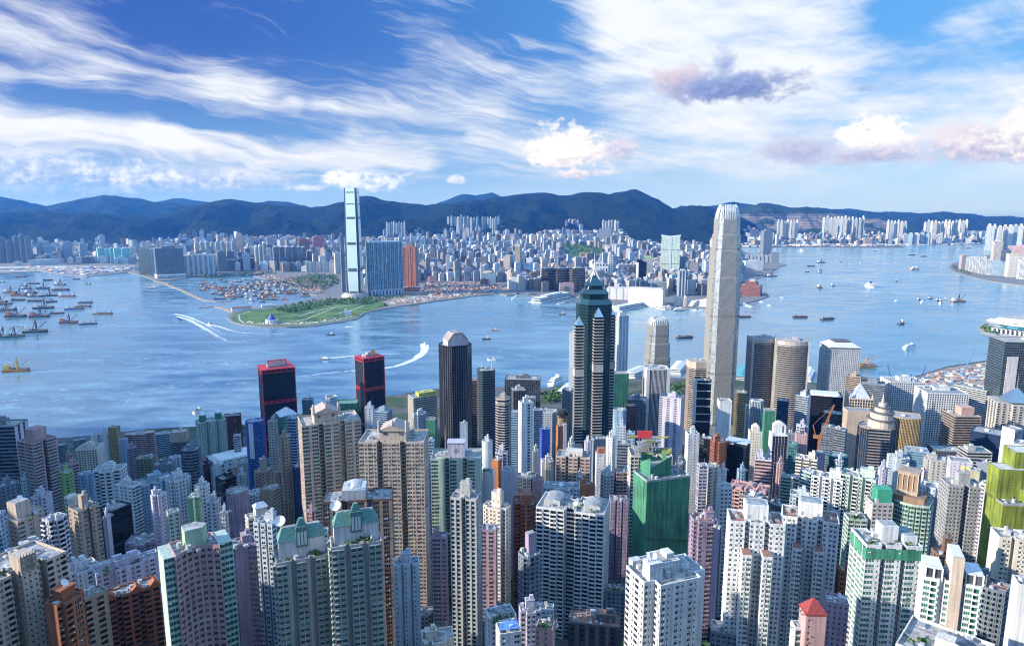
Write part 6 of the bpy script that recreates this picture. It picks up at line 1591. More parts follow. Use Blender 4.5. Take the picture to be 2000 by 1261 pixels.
for k in range(5): g.box((w * (-.03 + .04 * k), -d * .05 - d * .5, h - 24), (.9, .8, 38), 1)
add(r, 'ribbed_fin', g, [wall((.80, .77, .72)), wall((.62, .52, .44))])
g, pn = Geo(), []
for s in (-.33, .36):
    a = w * .15; pp = [(w * s - a, -d * .46), (w * s + a, -d * .46), (w * s + a, d * .4), (w * s - a, d * .4)]
    for i in (3, 0, 1): facade(g, pp[i], pp[(i + 1) % 4], h, h + 6.5, 'x', 6.5, 3.0, pn)
    g.poly([(*p, h + 6.5) for p in pp], 0)
for aa, n in pn: g.quads(aa, 1)
add(r, 'glass_penthouse', g, [wall(K['white']), MIRROR['grey'], wall(K['white']), wall(K['white'])])
T(AT, 1822, 1870, 1080, 372, 30, .8, 'r', 'N|w', 'brown', 'd', 'P', 'brown walled block with white curved roof room behind the ribbed fin', acc='tan')
r = T(LB, 1766, 1926, 1262, 232, -8, .9, 'r', 's', 'cream', 'd', 'uD', 'cream roofed block with a sunken terrace at the bottom edge', hero=0)
g = Geo(); w, d, h = r['_w'], r['_d'], r['_h']; g.box((0, 0, h), (w * .22, d * .22, 4), 0); add(r, 'stair_box', g, wall(K['cream']))
T(AT, 1943, 2030, 1046, 385, 22, .6, 'n', '.aw|.', 'cream', 'd', 'tt', 'buff cream slab with a broad plain wall before the lime netting', acc='gold', hero=40)
T(AT, 1898, 1968, 1142, 335, -14, .8, 'c', 'dw', 'slate', 'g', 'qtt', 'blue grey block with shady curved balconies right of the ribbed fin', trim='tan', hero=30, roofm=M_ROOFS[3])
T(AT, 1982, 2040, 1140, 262, 20, .8, 'r', '.', 'white', 'd', '', 'blank white wall cut off by the lower photo corner')
r = T(AT, 1563, 1612, 1196, 282, 24, .9, 'r', 'sK', 'pink', 'd', '', 'pink tower with a red pyramid roof', acc='pink', hero=20)
pyramid(r, 'red_pyramid_roof', r['_w'] * 1.02, r['_d'] * 1.02, r['_h'] + 1.2, 6.5, plain((.30, .05, .05), .8, var=.35, scale=.8, key='red roof'))
T(AT, 1545, 1581, 1222, 285, 24, .8, 'r', 'x|s', 'white', 'gg', 't', 'white block with green windows clinging to the pink pyramid tower', hero=20)
T(AT, 1612, 1656, 1172, 320, 10, .9, 'r', 's', 'mauve', 'd', 'tt', 'dull purple block right of the pink pyramid tower')
T(AT, 1634, 1664, 1112, 380, 20, .9, 'r', 'w', 'orange', 'd', 'qt', 'terracotta brick block left of the green netted roof edge', acc='rust')
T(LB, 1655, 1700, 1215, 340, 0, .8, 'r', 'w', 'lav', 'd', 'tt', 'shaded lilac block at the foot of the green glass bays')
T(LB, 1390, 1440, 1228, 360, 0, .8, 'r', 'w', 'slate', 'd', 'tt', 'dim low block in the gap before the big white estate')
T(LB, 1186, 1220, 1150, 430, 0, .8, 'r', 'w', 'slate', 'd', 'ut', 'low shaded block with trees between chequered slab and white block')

# slender infill between the rows
for a in (
    (272, 292, 968, 560, 'sky', 'w', 'thin sky blue tower left of the lilac dot window tower'), (346, 362, 958, 590, 'lav', 's.', 'thin lilac shaft behind the big pale blue white flats'), (446, 466, 912, 690, 'stone', 'w', 'thin stone tower behind the mauve netting'),
    (463, 482, 926, 660, 'pale', 'aw', 'thin pale tower right of the black brown cluttered roof'), (600, 616, 998, 470, 'pink', 'w', 'thin pink tower between lower green roof house and higher beige twin'), (752, 768, 1030, 440, 'white', 's.', 'thin white tower just before the dark centre slot'),
    (822, 838, 992, 470, 'stone', 'aw', 'thin stone tower right of the dark centre slot'), (1014, 1030, 896, 640, 'pale', 'w', 'thin pale tower at the foot of the very thin white tower'), (1038, 1054, 880, 660, 'cream', 's.', 'thin cream tower right of the very thin white tower'),
    (1108, 1124, 866, 700, 'white', 'w', 'thin white tower behind the peach estate'), (1140, 1156, 862, 680, 'lav', 'aw', 'thin lilac tower left of the plain slate tower'), (1318, 1338, 905, 600, 'slate', 'w', 'thin slate tower right of the yellow formwork'),
    (1404, 1420, 918, 540, 'white', 'aw', 'thin white tower under the red brown tower'), (1440, 1458, 918, 560, 'sky', 'w', 'thin blue tower under the flat canopy block'), (1516, 1532, 905, 580, 'pink', 's.', 'thin pink tower below the arched top tower'),
    (1632, 1648, 900, 600, 'pale', 'w', 'thin pale tower at the beige slab wall corner'), (1716, 1734, 915, 560, 'lav', 'aw', 'thin lilac tower below the wedding cake turret'), (1762, 1780, 918, 590, 'white', 'w', 'thin white tower under the turquoise glass box'),
    (1896, 1912, 950, 520, 'pale', 's.', 'thin pale shaft right of the grey slab tower'), (40, 58, 935, 600, 'pale', 'w', 'thin pale tower left of the lime green tower'), (200, 216, 1010, 450, 'lav', 'aw', 'thin lilac tower in front of the black windowless tower'),
    (430, 446, 1002, 450, 'white', 'w', 'thin white tower before the mauve netting'), (1124, 1140, 930, 540, 'stone', 's.', 'thin stone tower behind the right chequered slab')):
    T(AT, *a[:4], random.Random(a[0]).choice((24, -20, 14)), .85, 'x' if a[0] % 3 else 'z', a[5] + '|s', a[4], 'd', 'pt', a[6])

# trees in the gaps between the towers
rr_ = random.Random(31); g = Geo()
for _ in range(2600):
    y = rr_.uniform(230, 1000); x = rr_.uniform(-.8, .8) * y
    if float(vnoise(np.array(x / 45), np.array(y / 45), 2)) < .52: continue
    if any(abs(x - b[1]) + abs(y - b[2]) < (b[3] + b[4]) * .62 for b in BLD if abs(y - b[2]) < 60): continue
    leaf_clump(g, (x, y, float(gz(x, y)) + 4), rr_.uniform(2.5, 5), rr_, 10, 0, .9, .5)
tag(g.build('hillside_trees', M_LEAF), kind='stuff')

# ================================================================ across the harbour
def Yb(px, py): return atz(px, py, 3.0).y
def ktower(name, xl, xr, yt, yb, label, c='pale', phi=12, asp=.7, g=(.06, .08, .10), bay=6, fh=6.0, uw=(.2, .8), vw=(.3, .8), cat=None, group=None, top=.5, topc=None, toph=.05, shp='r', zb=None, m=None, crown=None):
    """a tower across the water: body with its window grid, roof house, optional crown; yb is where its foot stands in the photo"""
    Y = Yb((xl + xr) / 2, yb) if yb < 700 else yb
    cx = (xl + xr) / 2
    tp = at(cx, yt, Y)
    base = 3.0 if zb is None else zb
    W = (xr - xl) / F * Y / ray(cx, yt)[1]
    f = R(phi)
    w = W / (math.cos(f) + asp * abs(math.sin(f))); d = w * asp
    root = thing(name, (tp.x, Y, base), f - math.atan2(tp.x, Y), label, cat or CATS.get(name, name.replace('_', ' ')), group)
    h = tp.z - base
    P = shape(shp, w, d)
    q = Geo(); n = len(P); u = 0
    for i in range(n):
        A, B = P[i], P[(i + 1) % n]; L = math.dist(A, B)
        q.quads([[(*A, -4), (*B, -4), (*B, h), (*A, h)]], 0, [(u, 0), (u + L, 0), (u + L, h), (u, h)]); u += L
    q.poly([(*p, h) for p in P], 1)
    col = K[c] if isinstance(c, str) else c
    q.build('facade', [m or pattern_wall(col, g, bay, fh, uw, vw), M_ROOFS[0]], root)
    if top:
        r = Geo(); r.box((0, 0, h), (w * top, d * top, max(4, h * toph)), 0); r.build('roof_house', wall(K[topc] if topc else col), root)
    if crown:
        r = Geo(); r.box((0, 0, h - crown[0]), (w + 1, d + 1, crown[0] + 1.5), 0); r.build('crown_band', wall(K[crown[1]]), root)
    root['_w'] = w; root['_d'] = d; root['_h'] = h
    KB.append((tp.x, Y, math.hypot(w, d) / 2))
    return root
KB = []
FINS = dict(bay=5, fh=4, uw=(.0, .55), vw=(0, 1))
BANDS = dict(bay=5, fh=5, uw=(0, 1), vw=(.35, .8))

# --- the tall tower on the reclamation
def harbour_supertall():
    Y = Yb(686, 579); c = at(686, 367, Y); h = c.z - 3
    r = thing(OT, (c.x, Y, 3), R(-14) - math.atan2(c.x, Y), 'tallest glass tower across the water, pale mirror face with dark louvre bands', 'office tower')
    s = 32.0; k = s * .72
    def ring(f, sc): return [(x * sc, y * sc) for x, y in f]
    pl = [(-k, -s), (k, -s), (k, -k), (s, -k), (s, k), (k, k), (k, s), (-k, s), (-k, k), (-s, k), (-s, -k), (-k, -k)]
    g, pn = Geo(), Geo()
    lv = [(0, .86), (22, .93), (70, 1.0), (h * .62, .97), (h, .88)]
    for (z0, a), (z1, b) in zip(lv, lv[1:]):
        A, B = ring(pl, a), ring(pl, b); n = len(A)
        for i in range(n):
            L = math.dist(A[i], A[(i + 1) % n])
            tgt = g
            j = (i + 1) % n
            q = [[(*A[i], z0), (*A[j], z0), (*B[j], z1), (*B[i], z1)]]
            (pn if i in (0, 3, 6, 9) else g).quads(q, 0, [(0, z0), (L, z0), (L, z1), (0, z1)])
    g.poly([(*p, h - 6) for p in ring(pl, .88)], 0)
    g.build('corner_wall', MIRROR['grey'], r)
    m, t, b = new_mat('mirror curtain wall')
    u, v, _ = xyz(t, tex(t, 'UV'))
    ln = (v * (1 / 4.3)).f('FRACT').step(.8, .9) * .35 + (u * (1 / 5)).f('FRACT').step(.85, .95) * .2
    t.links.new(mix(t, ln, (.78, .90, .92), (.50, .60, .64)).k, b.inputs['Base Color']); b.inputs['Metallic'].default_value = .25; b.inputs['Roughness'].default_value = .3
    pn.build('curtain_wall', m, r)
    b_ = Geo()
    for f, hh, nl in ((.03, 14, 5), (.24, 16, 6), (.485, 12, 5), (.72, 10, 4), (.85, 5, 2), (.955, 5, 2)):
        for i in range(nl):
            z = h * f + hh * i / nl
            sc = np.interp(z, [a for a, _ in lv], [q for _, q in lv])
            b_.box((0, 0, z), (2 * k * sc * .86, 2 * s * sc + .8, hh / nl * .72), 0); b_.box((0, 0, z), (2 * s * sc + .8, 2 * k * sc * .86, hh / nl * .6), 0)
    b_.build('louvre_band', wall(K['black']), r)
    g = Geo(); g.cyl(0, 0, -1, 12, 62, 60, 0, 24); g.cyl(0, 0, 12, 18, 52, 50, 0, 24); g.build('podium', wall(K['stone']), r)
    KB.append((c.x, Y, 80))
harbour_supertall()
r = ktower(AT, 714, 785, 473, 575, 'broad teal glass slab of flats beside the tallest tower across the water', 'sky', 20, .36, (.012, .05, .075), 9, 4.0, (.12, .95), (.06, .94), top=.86, topc='pale', toph=.02)
g = Geo(); w, d, h = r['_w'], r['_d'], r['_h']
for i in range(9): g.box((-w / 2 + w * i / 8, -d / 2 - .4, 22), (2.2 if i % 2 else 1.2, 1.2, h - 22), 0)
for i in range(10): g.box((-w / 2 + w * (i + .3) / 10, -d / 2 - 1.2, -3), (w * .045, 2.4, 26), 0)
g.box((0, -d / 2 - .6, 24), (w, 2, 4), 0); add(r, 'white_pilaster', g, wall(K['pale']))
g = Geo(); g.box((0, -d / 2 - .3, h * .62), (w * .03, .8, 26), 0); add(r, 'sky_garden', g, wall(K['white']))
r = ktower(AT, 785, 816, 482, 563, 'orange brown tower of flats beside the broad teal slab', (.32, .13, .07), -16, .9, (.03, .03, .04), 8, 4.0, (.35, .9), (.1, .9), top=.5, topc='rust')
g = Geo(); w, d, h = r['_w'], r['_d'], r['_h']
for s in (-.48, -.1, .1, .48): g.box((w * s, -d / 2, -3), (w * .12, 2.5, h + 4), 0)
add(r, 'orange_pier', g, wall((.42, .15, .08)))
ktower(OT, 663, 671, 459, 570, 'dark slender tower half hidden behind the tallest tower across the water', 'slate', 10, .9, **FINS)
ktower(LB, 786, 818, 560, 569, 'low orange site offices in front of the orange brown tower', 'orange', 10, .5, **BANDS)
# --- western estates
r = ktower(AT, 270, 294, 485, 536, 'olive flats at the west end of the dark waterfront slabs', 'olive', -18, .5, **FINS)
ktower(AT, 291, 304, 486, 538, 'pale blue sliver of flats between olive and charcoal slabs', 'pale', 0, .9, **FINS)
r = ktower(AT, 302, 354, 484, 541, 'charcoal waterfront slab of flats over a white arcade', 'dgrey', 8, .4, **FINS)
g = Geo(); w, d = r['_w'], r['_d']; g.box((0, -d * .2, -3), (w * 1.04, d * 1.6, 24), 0)
for i in range(12): g.box((-w * .48 + w * .96 * i / 11, -d * 1.02, 0), (w * .03, 2, 14), 1)
add(r, 'white_arcade', g, [wall(K['white']), wall(K['slate'])])
r = ktower(AT, 352, 417, 498, 535, 'grey brown slab of flats right of the white arcade', 'stone', 6, .35, **FINS)
g = Geo(); w, d, h = r['_w'], r['_d'], r['_h']
for i in range(7): g.box((-w / 2 + w * (i + .5) / 7, -d / 2, -3), (w * .06, 6, h + 5), 0)
add(r, 'pale_pier', g, wall(K['pale']))
for i in range(8):
    ktower(AT, 379 + i * 10.2, 387 + i * 10.2, 474 - (i % 3), 512, 'slim blue tower in the long row behind the grey brown slab', 'pale' if i % 3 else 'cream', 16, .9, group='row of slim towers behind the western slabs', **FINS)
ktower(OT, 461, 473, 457, 508, 'lone square brown tower above the western estates', 'tan', -14, .9, bay=8, fh=5, crown=(14, 'grey'))
ktower(OT, 423, 440, 491, 530, 'dim blue tower in front of the long row of slim towers', 'slate', 8, .8, **FINS)
ktower(LB, 440, 464, 507, 527, 'low blue grey depot left of the cylinder topped trio', 'slate', 4, .5, **BANDS)
ktower(LB, 464, 494, 504, 526, 'low dark station block left of the cylinder topped trio', 'navy', 4, .5, **BANDS)
for i, (a, b, c, n) in enumerate(((496, 503.5, 482, 'cream'), (503.5, 511, 481, 'pale'), (511, 519, 475, 'grey'))):
    r = ktower(AT, a, b, c, 526, ('cream', 'pale blue', 'tall grey')[i] + ' round cornered tower of the cylinder topped trio', n, 10, 1, shp='o', **FINS)
    g = Geo(); g.cyl(0, 0, r['_h'], r['_h'] + 12, r['_w'] * .4, r['_w'] * .3, 0, 12); add(r, 'drum_top', g, wall(K['white']))
for i, (a, b) in enumerate(((532, 543), (544, 555), (556, 567), (567, 578), (579, 587), (588, 597), (598, 605), (605, 612))):
    ktower(AT, a, b, 482 if i < 5 else 483 + (i > 5) * 7, 524 - (i > 5) * 2, 'charcoal tower in the row facing the boat shelter', 'dgrey' if i % 2 else 'slate', 12, .9, group='charcoal towers facing the boat shelter', topc='white', **FINS)
for i in range(11):
    ktower(AT, 597 + i * 6.5, 602.6 + i * 6.5, 512 - (i % 3), 531, 'low white and blue tower in the row left of the tallest tower', 'white' if i % 2 else 'pale', 10, .9, group='white towers in a row by the reclamation', **FINS)
ktower(LB, 610, 633, 462, 498, 'block wrapped in faded red netting among the western streets', (.42, .14, .13), 6, .6, bay=9, fh=9, g=(.34, .12, .12))
ktower(LB, 582, 604, 467, 498, 'block with a red wrapped top left of the fully red block', 'brown', 6, .6, crown=(24, 'rust'))
for i, (a, b) in enumerate(((189, 202), (203, 212), (213, 221), (221, 236), (236, 251))):
    ktower(AT, a, b, 484 + (i in (1,)) * 2, 513, 'bright turquoise tower in the sunlit far western estate', (.34, .62, .66), 10, .9, g=(.05, .22, .26), group='turquoise estate in the far west', topc='white', **FINS)
for i in range(6):
    ktower(AT, 167 + i * 8, 174.5 + i * 8, 500, 513, 'low cream block before the turquoise estate', 'cream' if i % 2 else 'pale', 10, .9, group='low cream blocks before the turquoise estate', **FINS)
for i, (a, b, t_) in enumerate(((-10, 9, 464), (10, 25, 470), (25, 36, 462), (36, 47, 459), (47, 58, 463))):
    ktower(AT, a, b, t_, 513, 'tall dusky blue tower of the westernmost estate', 'slate', 8, .9, group='dusky blue towers at the west edge', **FINS)
ktower(AT, 118, 138, 473, 511, 'broad blue tower with a bulging top in the far west', 'sky', 6, .8, shp='o', **FINS)
ktower(OT, 80, 106, 481, 505, 'wide flat office block in the far west', 'sky', 6, .4, **BANDS)
ktower(AT, 193, 203, 460, 498, 'slim pale tower behind the turquoise estate', 'pale', 6, .9, **FINS)
ktower(AT, 155, 168, 475, 511, 'blue blank ended tower left of the turquoise estate', 'sky', 6, .9, **FINS)
ktower(LB, 60, 112, 507, 517, 'long white warehouse row on the far western shore', 'white', 2, .2, **BANDS)
ktower(LB, 28, 42, 511, 518, 'small white shed on the far western shore', 'white', 2, .6, **BANDS)
ktower(LB, 262, 274, 519, 528, 'white box shed left of the olive flats', 'white', 2, .6, **BANDS)
# --- Tsim Sha Tsui front
r = ktower(AT, 1005, 1019, 477, 545, 'slender tall grey green tower rising over brown waterfront blocks', 'olive', -20, .8, crown=(10, 'grey'), **FINS)
ktower(OT, 1019, 1043, 515, 541, 'blue glass stepped block right of the slender grey green tower', (.10, .22, .42), -6, .6, g=(.03, .10, .24), **BANDS)
for i, (a, b) in enumerate(((1004, 1018), (1018, 1030), (1030, 1042), (1042, 1058))):
    ktower(OT, a, b, 547 - i, 563.5 + i, ('first brown box block by the white ferry terminal', 'second brown box block from the white ferry terminal', 'third brown box block from the white ferry terminal', 'largest brown box block next to the bronze office trio')[i], 'tan', 26, .8, g=(.05, .03, .03), group='brown waterfront boxes', top=.9, topc='pale', toph=.04, **FINS)
r = ktower(LB, 991, 1005, 546, 563, 'white ferry terminal block left of the brown boxes', 'white', 14, .7, **BANDS)
for i, (a, b) in enumerate(((1057, 1084), (1083, 1112), (1113, 1143))):
    r = ktower(OT, a, b, 524 - i * .3, 566 + i * 2, ('left dark bronze office block of the waterfront trio', 'middle bronze office block of the waterfront trio', 'right bronze office block with a pale reflection, nearest the teal spire')[i], 'gold', 22, .6, m=MIRROR['bronze'], group='bronze office trio', top=.6, topc='stone', toph=.04)
    g = Geo(); w, d, h = r['_w'], r['_d'], r['_h']
    for k in range(14): g.box((0, -.3, h * k / 14), (w + .8, d + .8, 1.3), 0)
    add(r, 'floor_band', g, wall(K['tan']))
r = ktower(LB, 1092, 1121, 553, 574, 'pink stone gateway block with a dark square opening', 'pink', 8, .4, **BANDS)
g = Geo(); g.box((-r['_w'] * .02, -r['_d'] / 2 - .3, r['_h'] * .2), (r['_w'] * .3, .6, r['_h'] * .5), 0); add(r, 'square_opening', g, wall(K['dgrey']))
r = ktower(HT, 1148, 1181, 527, 566, 'round fronted beige hotel behind the teal tower spire', 'stone', 0, .8, shp='c', **BANDS)
r = ktower(OT, 1156, 1188, 515, 553, 'white office with tall black slots right of the spire', 'white', 10, .5, g=(.02, .02, .03), bay=16, fh=90, uw=(.3, .85), vw=(.05, .9))
r = ktower(OT, 1188, 1198, 497, 552, 'thin white and black zigzag patterned tower', 'white', 16, .8, bay=9, fh=12)
ktower(AT, 1132, 1159, 494, 514, 'brown ribbed slab of flats on the park hill', (.42, .27, .18), 10, .5, g=(.16, .09, .07), **FINS)
for i, (a, b) in enumerate(((1034, 1046), (1047, 1059), (1059, 1071), (1078, 1091), (1091, 1104))):
    ktower(AT, a, b, 458, 483, 'sunlit cream estate tower beside the park hill', (.78, .70, .58), 24, .9, g=(.45, .35, .28), group='cream estate beside the park hill', **FINS)
ktower(AT, 1170, 1196, 446, 478, 'big grey slab of flats standing alone behind the park hill', 'slate', -8, .5, **FINS)
r = ktower(OT, 1293, 1328, 462, 542, 'tall pale green twin shaft tower left of the very tall silver tower', 'mint', 0, .7, g=(.18, .26, .25), bay=8, fh=5, top=0)
g = Geo(); w, d, h = r['_w'], r['_d'], r['_h']
for s in (-1, 1): g.quads([[(0, -d * .5, h), (s * w * .5, -d * .5, h), (s * w * .54, -d * .5, h + 10), (0, -d * .5, h + 3)][::s], [(0, d * .5, h), (s * w * .5, d * .5, h), (s * w * .54, d * .5, h + 10), (0, d * .5, h + 3)][::-s], [(0, -d * .5, h + 3), (s * w * .54, -d * .5, h + 10), (s * w * .54, d * .5, h + 10), (0, d * .5, h + 3)][::s]], 0)
add(r, 'butterfly_roof', g, wall(K['pale']))
g = Geo(); g.box((0, -d / 2 - .6, 0), (w * .12, 2, h), 0)
for f in (.34, .68): g.box((0, 0, h * f), (w + 1, d + 1, 4), 1)
add(r, 'centre_spine', g, [wall(K['pale']), wall(K['slate'])])
r = ktower(OT, 1243, 1263, 512, 561, 'dark wedge topped tower with a pale left edge', 'dgrey', 20, .8, m=MIRROR['dark'], top=0)
g = Geo(); w, d, h = r['_w'], r['_d'], r['_h']; g.prism([(-w / 2, -d / 2), (w / 2, -d / 2), (w / 2, d / 2), (-w / 2, d / 2)], h, h + 16, 0, None, [(-w / 2, -d / 2), (-w * .3, -d / 2), (-w * .3, d / 2), (-w / 2, d / 2)]); add(r, 'wedge_top', g, MIRROR['dark'])
g = Geo(); g.box((-w * .5, -d * .1, -2), (2, d * .8, h), 0); add(r, 'pale_edge', g, wall(K['white']))
ktower(OT, 1258, 1276, 502, 552, 'banded grey tower with yellow green top behind the wedge topped tower', 'grey', 0, .8, crown=(5, 'lime'), **BANDS)
ktower(OT, 1324, 1343, 528, 577, 'white framed dark glass tower below the pale green twin shaft', 'pale', 14, .8, g=(.04, .06, .09), bay=14, fh=200, uw=(.2, .8), vw=(0, 1), topc='cream')
ktower(OT, 1343, 1353, 511, 548, 'narrow slate shaft tower left of the very tall silver tower', 'slate', 10, .9, **FINS)
ktower(LB, 1366, 1396, 546, 572, 'grey ribbed hotel block half hidden by the very tall silver tower', 'grey', 18, .6, **FINS)
r = ktower(LB, 1185, 1237, 562, 584, 'long white waterfront block with vertical slots, nearest the teal tower', (.56, .56, .58), -6, .3, bay=30, fh=60, uw=(.4, .6), vw=(.05, .95), g=(.3, .3, .32), top=.9, toph=.06)
r = ktower(LB, 1228, 1299, 563, 596, 'long blank white waterfront block with a sunlit end wall', (.56, .53, .50), -14, .3, bay=60, fh=60, uw=(.46, .5), vw=(.1, .9), g=(.4, .38, .36), top=.94, toph=.05)
ktower(LB, 1271, 1302, 550, 572, 'grey blue block behind the blank white waterfront block', 'grey', 6, .6, **FINS)
# cultural centre: two sweeping windowless wings, and the clock tower
Yc = Yb(1352, 598); c = at(1352, 597, Yc); r = thing('concert_hall', (c.x, Yc, 3), R(-6) - math.atan2(c.x, Yc), 'pale windowless concert hall with a sweeping curved roof by the water', 'concert hall')
k = Yc / F * 1.0
for nm, x0, x1, z0, zm, z1 in (('west_wing', -36, -8, 64, 52, 40), ('east_wing', -8, 40, 36, 42, 76)):
    g = Geo(); n = 8; hs = [(z0 + (z1 - z0) * (t_ * t_ if nm == 'east_wing' else t_)) for t_ in [i / n for i in range(n + 1)]]
    for i in range(n):
        a, b = k * (x0 + (x1 - x0) * i / n), k * (x0 + (x1 - x0) * (i + 1) / n); ha, hb = hs[i] * .62, hs[i + 1] * .62
        g.quads([[(a, 0, -3), (b, 0, -3), (b, 10, hb), (a, 10, ha)], [(a, 10, ha), (b, 10, hb), (b, 70, hb * .8), (a, 70, ha * .8)], [(b, 70, -3), (a, 70, -3), (a, 70, ha * .8), (b, 70, hb * .8)]], 0)
    g.quads([[(k * x0, 70, -3), (k * x0, 0, -3), (k * x0, 10, hs[0] * .62), (k * x0, 70, hs[0] * .5)], [(k * x1, 0, -3), (k * x1, 70, -3), (k * x1, 70, hs[-1] * .5), (k * x1, 10, hs[-1] * .62)]], 0)
    g.build(nm, wall((.66, .58, .53)), r)
Yc = Yb(1338, 599); c = at(1338, 598, Yc); r = thing('clock_tower', (c.x, Yc, 3), 0, 'small stone clock tower in front of the concert hall', 'clock tower')
g = Geo(); g.box((0, 0, -2), (11, 11, 36), 0); g.build('shaft', wall(K['beige']), r); g = Geo(); g.box((0, 0, 34), (8, 8, 7), 0); g.cyl(0, 0, 41, 47, 4, 2, 0, 8); g.build('cupola', wall(K['cream']), r)
# Hung Hom side
r = ktower(AT, 1487, 1509, 450, 502, 'tall dark waterfront tower standing alone right of the very tall silver tower', 'slate', 26, .8, **FINS)
ktower(HT, 1506, 1522, 493, 513, 'dark stepped hotel at the point beside the lone dark tower', 'slate', 10, .8, **BANDS)
for i in range(7): ktower(AT, 1456 + i * 7.4, 1462.4 + i * 7.4, 498 + (i % 2), 512, 'small white tower in the row under the lone dark tower', 'white' if i % 2 else 'pale', 14, .9, group='white towers under the lone dark tower', **FINS)
r = ktower(HT, 1452, 1490, 509, 527, 'white hotel with bold slanted ribs by the harbour', 'white', 20, .5, bay=7, fh=40, uw=(.4, .9), vw=(0, 1), g=(.2, .24, .3))
r = ktower(HT, 1448, 1488, 556, 576, 'dark red brick hotel on a round stone quay', (.20, .07, .06), -10, .6, g=(.06, .03, .03), bay=7, fh=5)
g = Geo(); w, d, h = r['_w'], r['_d'], r['_h']; g.box((0, 0, h), (w * .6, d * .7, 16), 0); g.box((w * .05, 0, h + 16), (w * .3, d * .5, 12), 1); add(r, 'upper_block', g, [wall((.22, .08, .07)), wall(K['grey'])])
r = ktower(LB, 1233, 1269, 461, 472, 'long terracotta shed lit orange far inland', (.62, .30, .18), 2, .3, **BANDS)  # orange light on the terracotta is put into the wall colour
ktower(LB, 1362, 1380, 456, 471, 'bright red block far inland left of the very tall silver tower', (.60, .13, .09), 4, .8, bay=9, fh=9, g=(.5, .10, .08))
ktower(OT, 1466, 1482, 448, 473, 'dark block with a red sign far across the bay', 'navy', 4, .8, **FINS)
ktower(LB, 940, 968, 533, 557, 'large white hall building with beige roof behind the building site', (.66, .68, .66), -20, .7, bay=40, fh=40, uw=(.45, .5), vw=(.2, .3), top=.7, topc='beige', toph=.16)
ktower(LB, 938, 954, 545, 558, 'low red brown block before the large white hall', 'rust', -10, .6, **BANDS)
ktower(LB, 837, 848, 540, 553, 'small red and white block at the building site', (.55, .16, .10), 10, .8, bay=14, fh=12, g=(.6, .55, .5))
ktower(AT, 835, 858, 505, 527, 'broad grey blue slab behind the building site', (.30, .36, .46), 4, .4, **FINS)
ktower(AT, 815, 834, 506, 524, 'grey flats right behind the orange brown tower', 'grey', 4, .5, **FINS)
ktower(AT, 900, 909, 449, 470, 'white slim tower with turquoise flank among inland streets', 'white', 14, .8, **FINS)
ktower(AT, 933, 942, 452, 484, 'dark slim tower above the inland streets', 'slate', 14, .8, **FINS)
ktower(AT, 983, 995, 459, 484, 'cream slim tower among inland streets', 'cream', 22, .9, **FINS)
ktower(AT, 968, 977, 458, 482, 'brown slim tower left of the cream slim tower', 'brown', 14, .9, **FINS)
ktower(AT, 844, 853, 424, 440, 'lone pale green tower high on the wooded slope', 'mint', 10, .9, zb=90, **FINS)
# North Point
r = ktower(AT, 1876, 1890, 498, 527, 'pinkish flats at the tip of the eastern point', (.58, .45, .42), 30, .8, **FINS)
for i in range(6): ktower(AT, 1888 + i * 6.6, 1894.4 + i * 6.6, 503 - (i % 2), 529 + i * 1.3, 'white slab in the joined row on the eastern point', 'white', 16, .9, group='joined white slabs on the eastern point', **FINS)
ktower(AT, 1928, 1941, 508, 537, 'shaded pale slab ending the joined white row', 'pale', 10, .8, **FINS)
ktower(AT, 1940, 1958, 471, 520, 'tall cream tower high above the eastern point', (.72, .66, .60), 24, .9, **FINS)
ktower(OT, 1958, 1974, 488, 534, 'dark blue office tower behind the eastern point', 'navy', 0, .8, **FINS)
ktower(OT, 1969, 1997, 496, 541, 'broad beige office block on the eastern shore', 'stone', 20, .6, bay=12, fh=12, uw=(.1, .9), vw=(.4, .5), crown=(6, 'beige'))
ktower(AT, 1992, 2020, 506, 545, 'white slab at the photo edge on the eastern shore', 'white', 14, .8, **FINS)
ktower(LB, 1941, 1962, 511, 538, 'grey blue office block with blue windows on the eastern shore', 'sky', 4, .6, **BANDS)
ktower(LB, 1975, 2030, 480, 512, 'pink and maroon blocks above the eastern shore', 'pink', 4, .4, **BANDS)
# clusters of towers on the slopes, a shared label each
def cluster(x0, x1, yt, Y, n, c, label, group, jit=5, wpx=None, name=AT):
    rr = random.Random(int(x0 * 3 + yt))
    for i in range(n):
        xc = x0 + (x1 - x0) * (i + .5) / n
        w = wpx or (x1 - x0) / n * rr.uniform(.72, .98)
        yy = yt + rr.uniform(0, jit)
        Yq = Y + rr.uniform(-160, 160)
        tp = at(xc, yy, Yq)
        b = hz_(tp.x, Yq)
        b = min(b, tp.z - 80) - 70
        ktower(name, xc - w / 2, xc + w / 2, yy, Yq, label, c[i % len(c)], rr.choice((10, 20, -12)), .9, zb=b, group=group, top=.5, toph=.06, **FINS)
BL, WH = ['pale', 'sky', 'mint', 'pale'], ['white', 'pale', 'white', 'cream']
cluster(753, 792, 434, 7900, 8, BL, 'bluish tower in the western hillfoot cluster', 'hillfoot cluster in the west')
cluster(872, 936, 422, 8100, 10, BL, 'bluish tower in the tall hillfoot cluster below the double peak', 'tall hillfoot cluster')
cluster(940, 976, 424, 8000, 7, BL, 'pale tower in the dense cluster below the double peak', 'dense hillfoot cluster')
cluster(1104, 1131, 428, 8300, 5, ['pink', 'white', 'cream'], 'pinkish tower in the cluster under the broad ridge', 'pinkish cluster under the ridge')
cluster(1176, 1210, 430, 8100, 6, WH, 'pale tower in the cluster behind the big grey slab', 'pale cluster behind the grey slab')
cluster(1518, 1560, 431, 8000, 7, WH, 'white tower in the cluster below the quarry hill', 'cluster below the quarry hill')
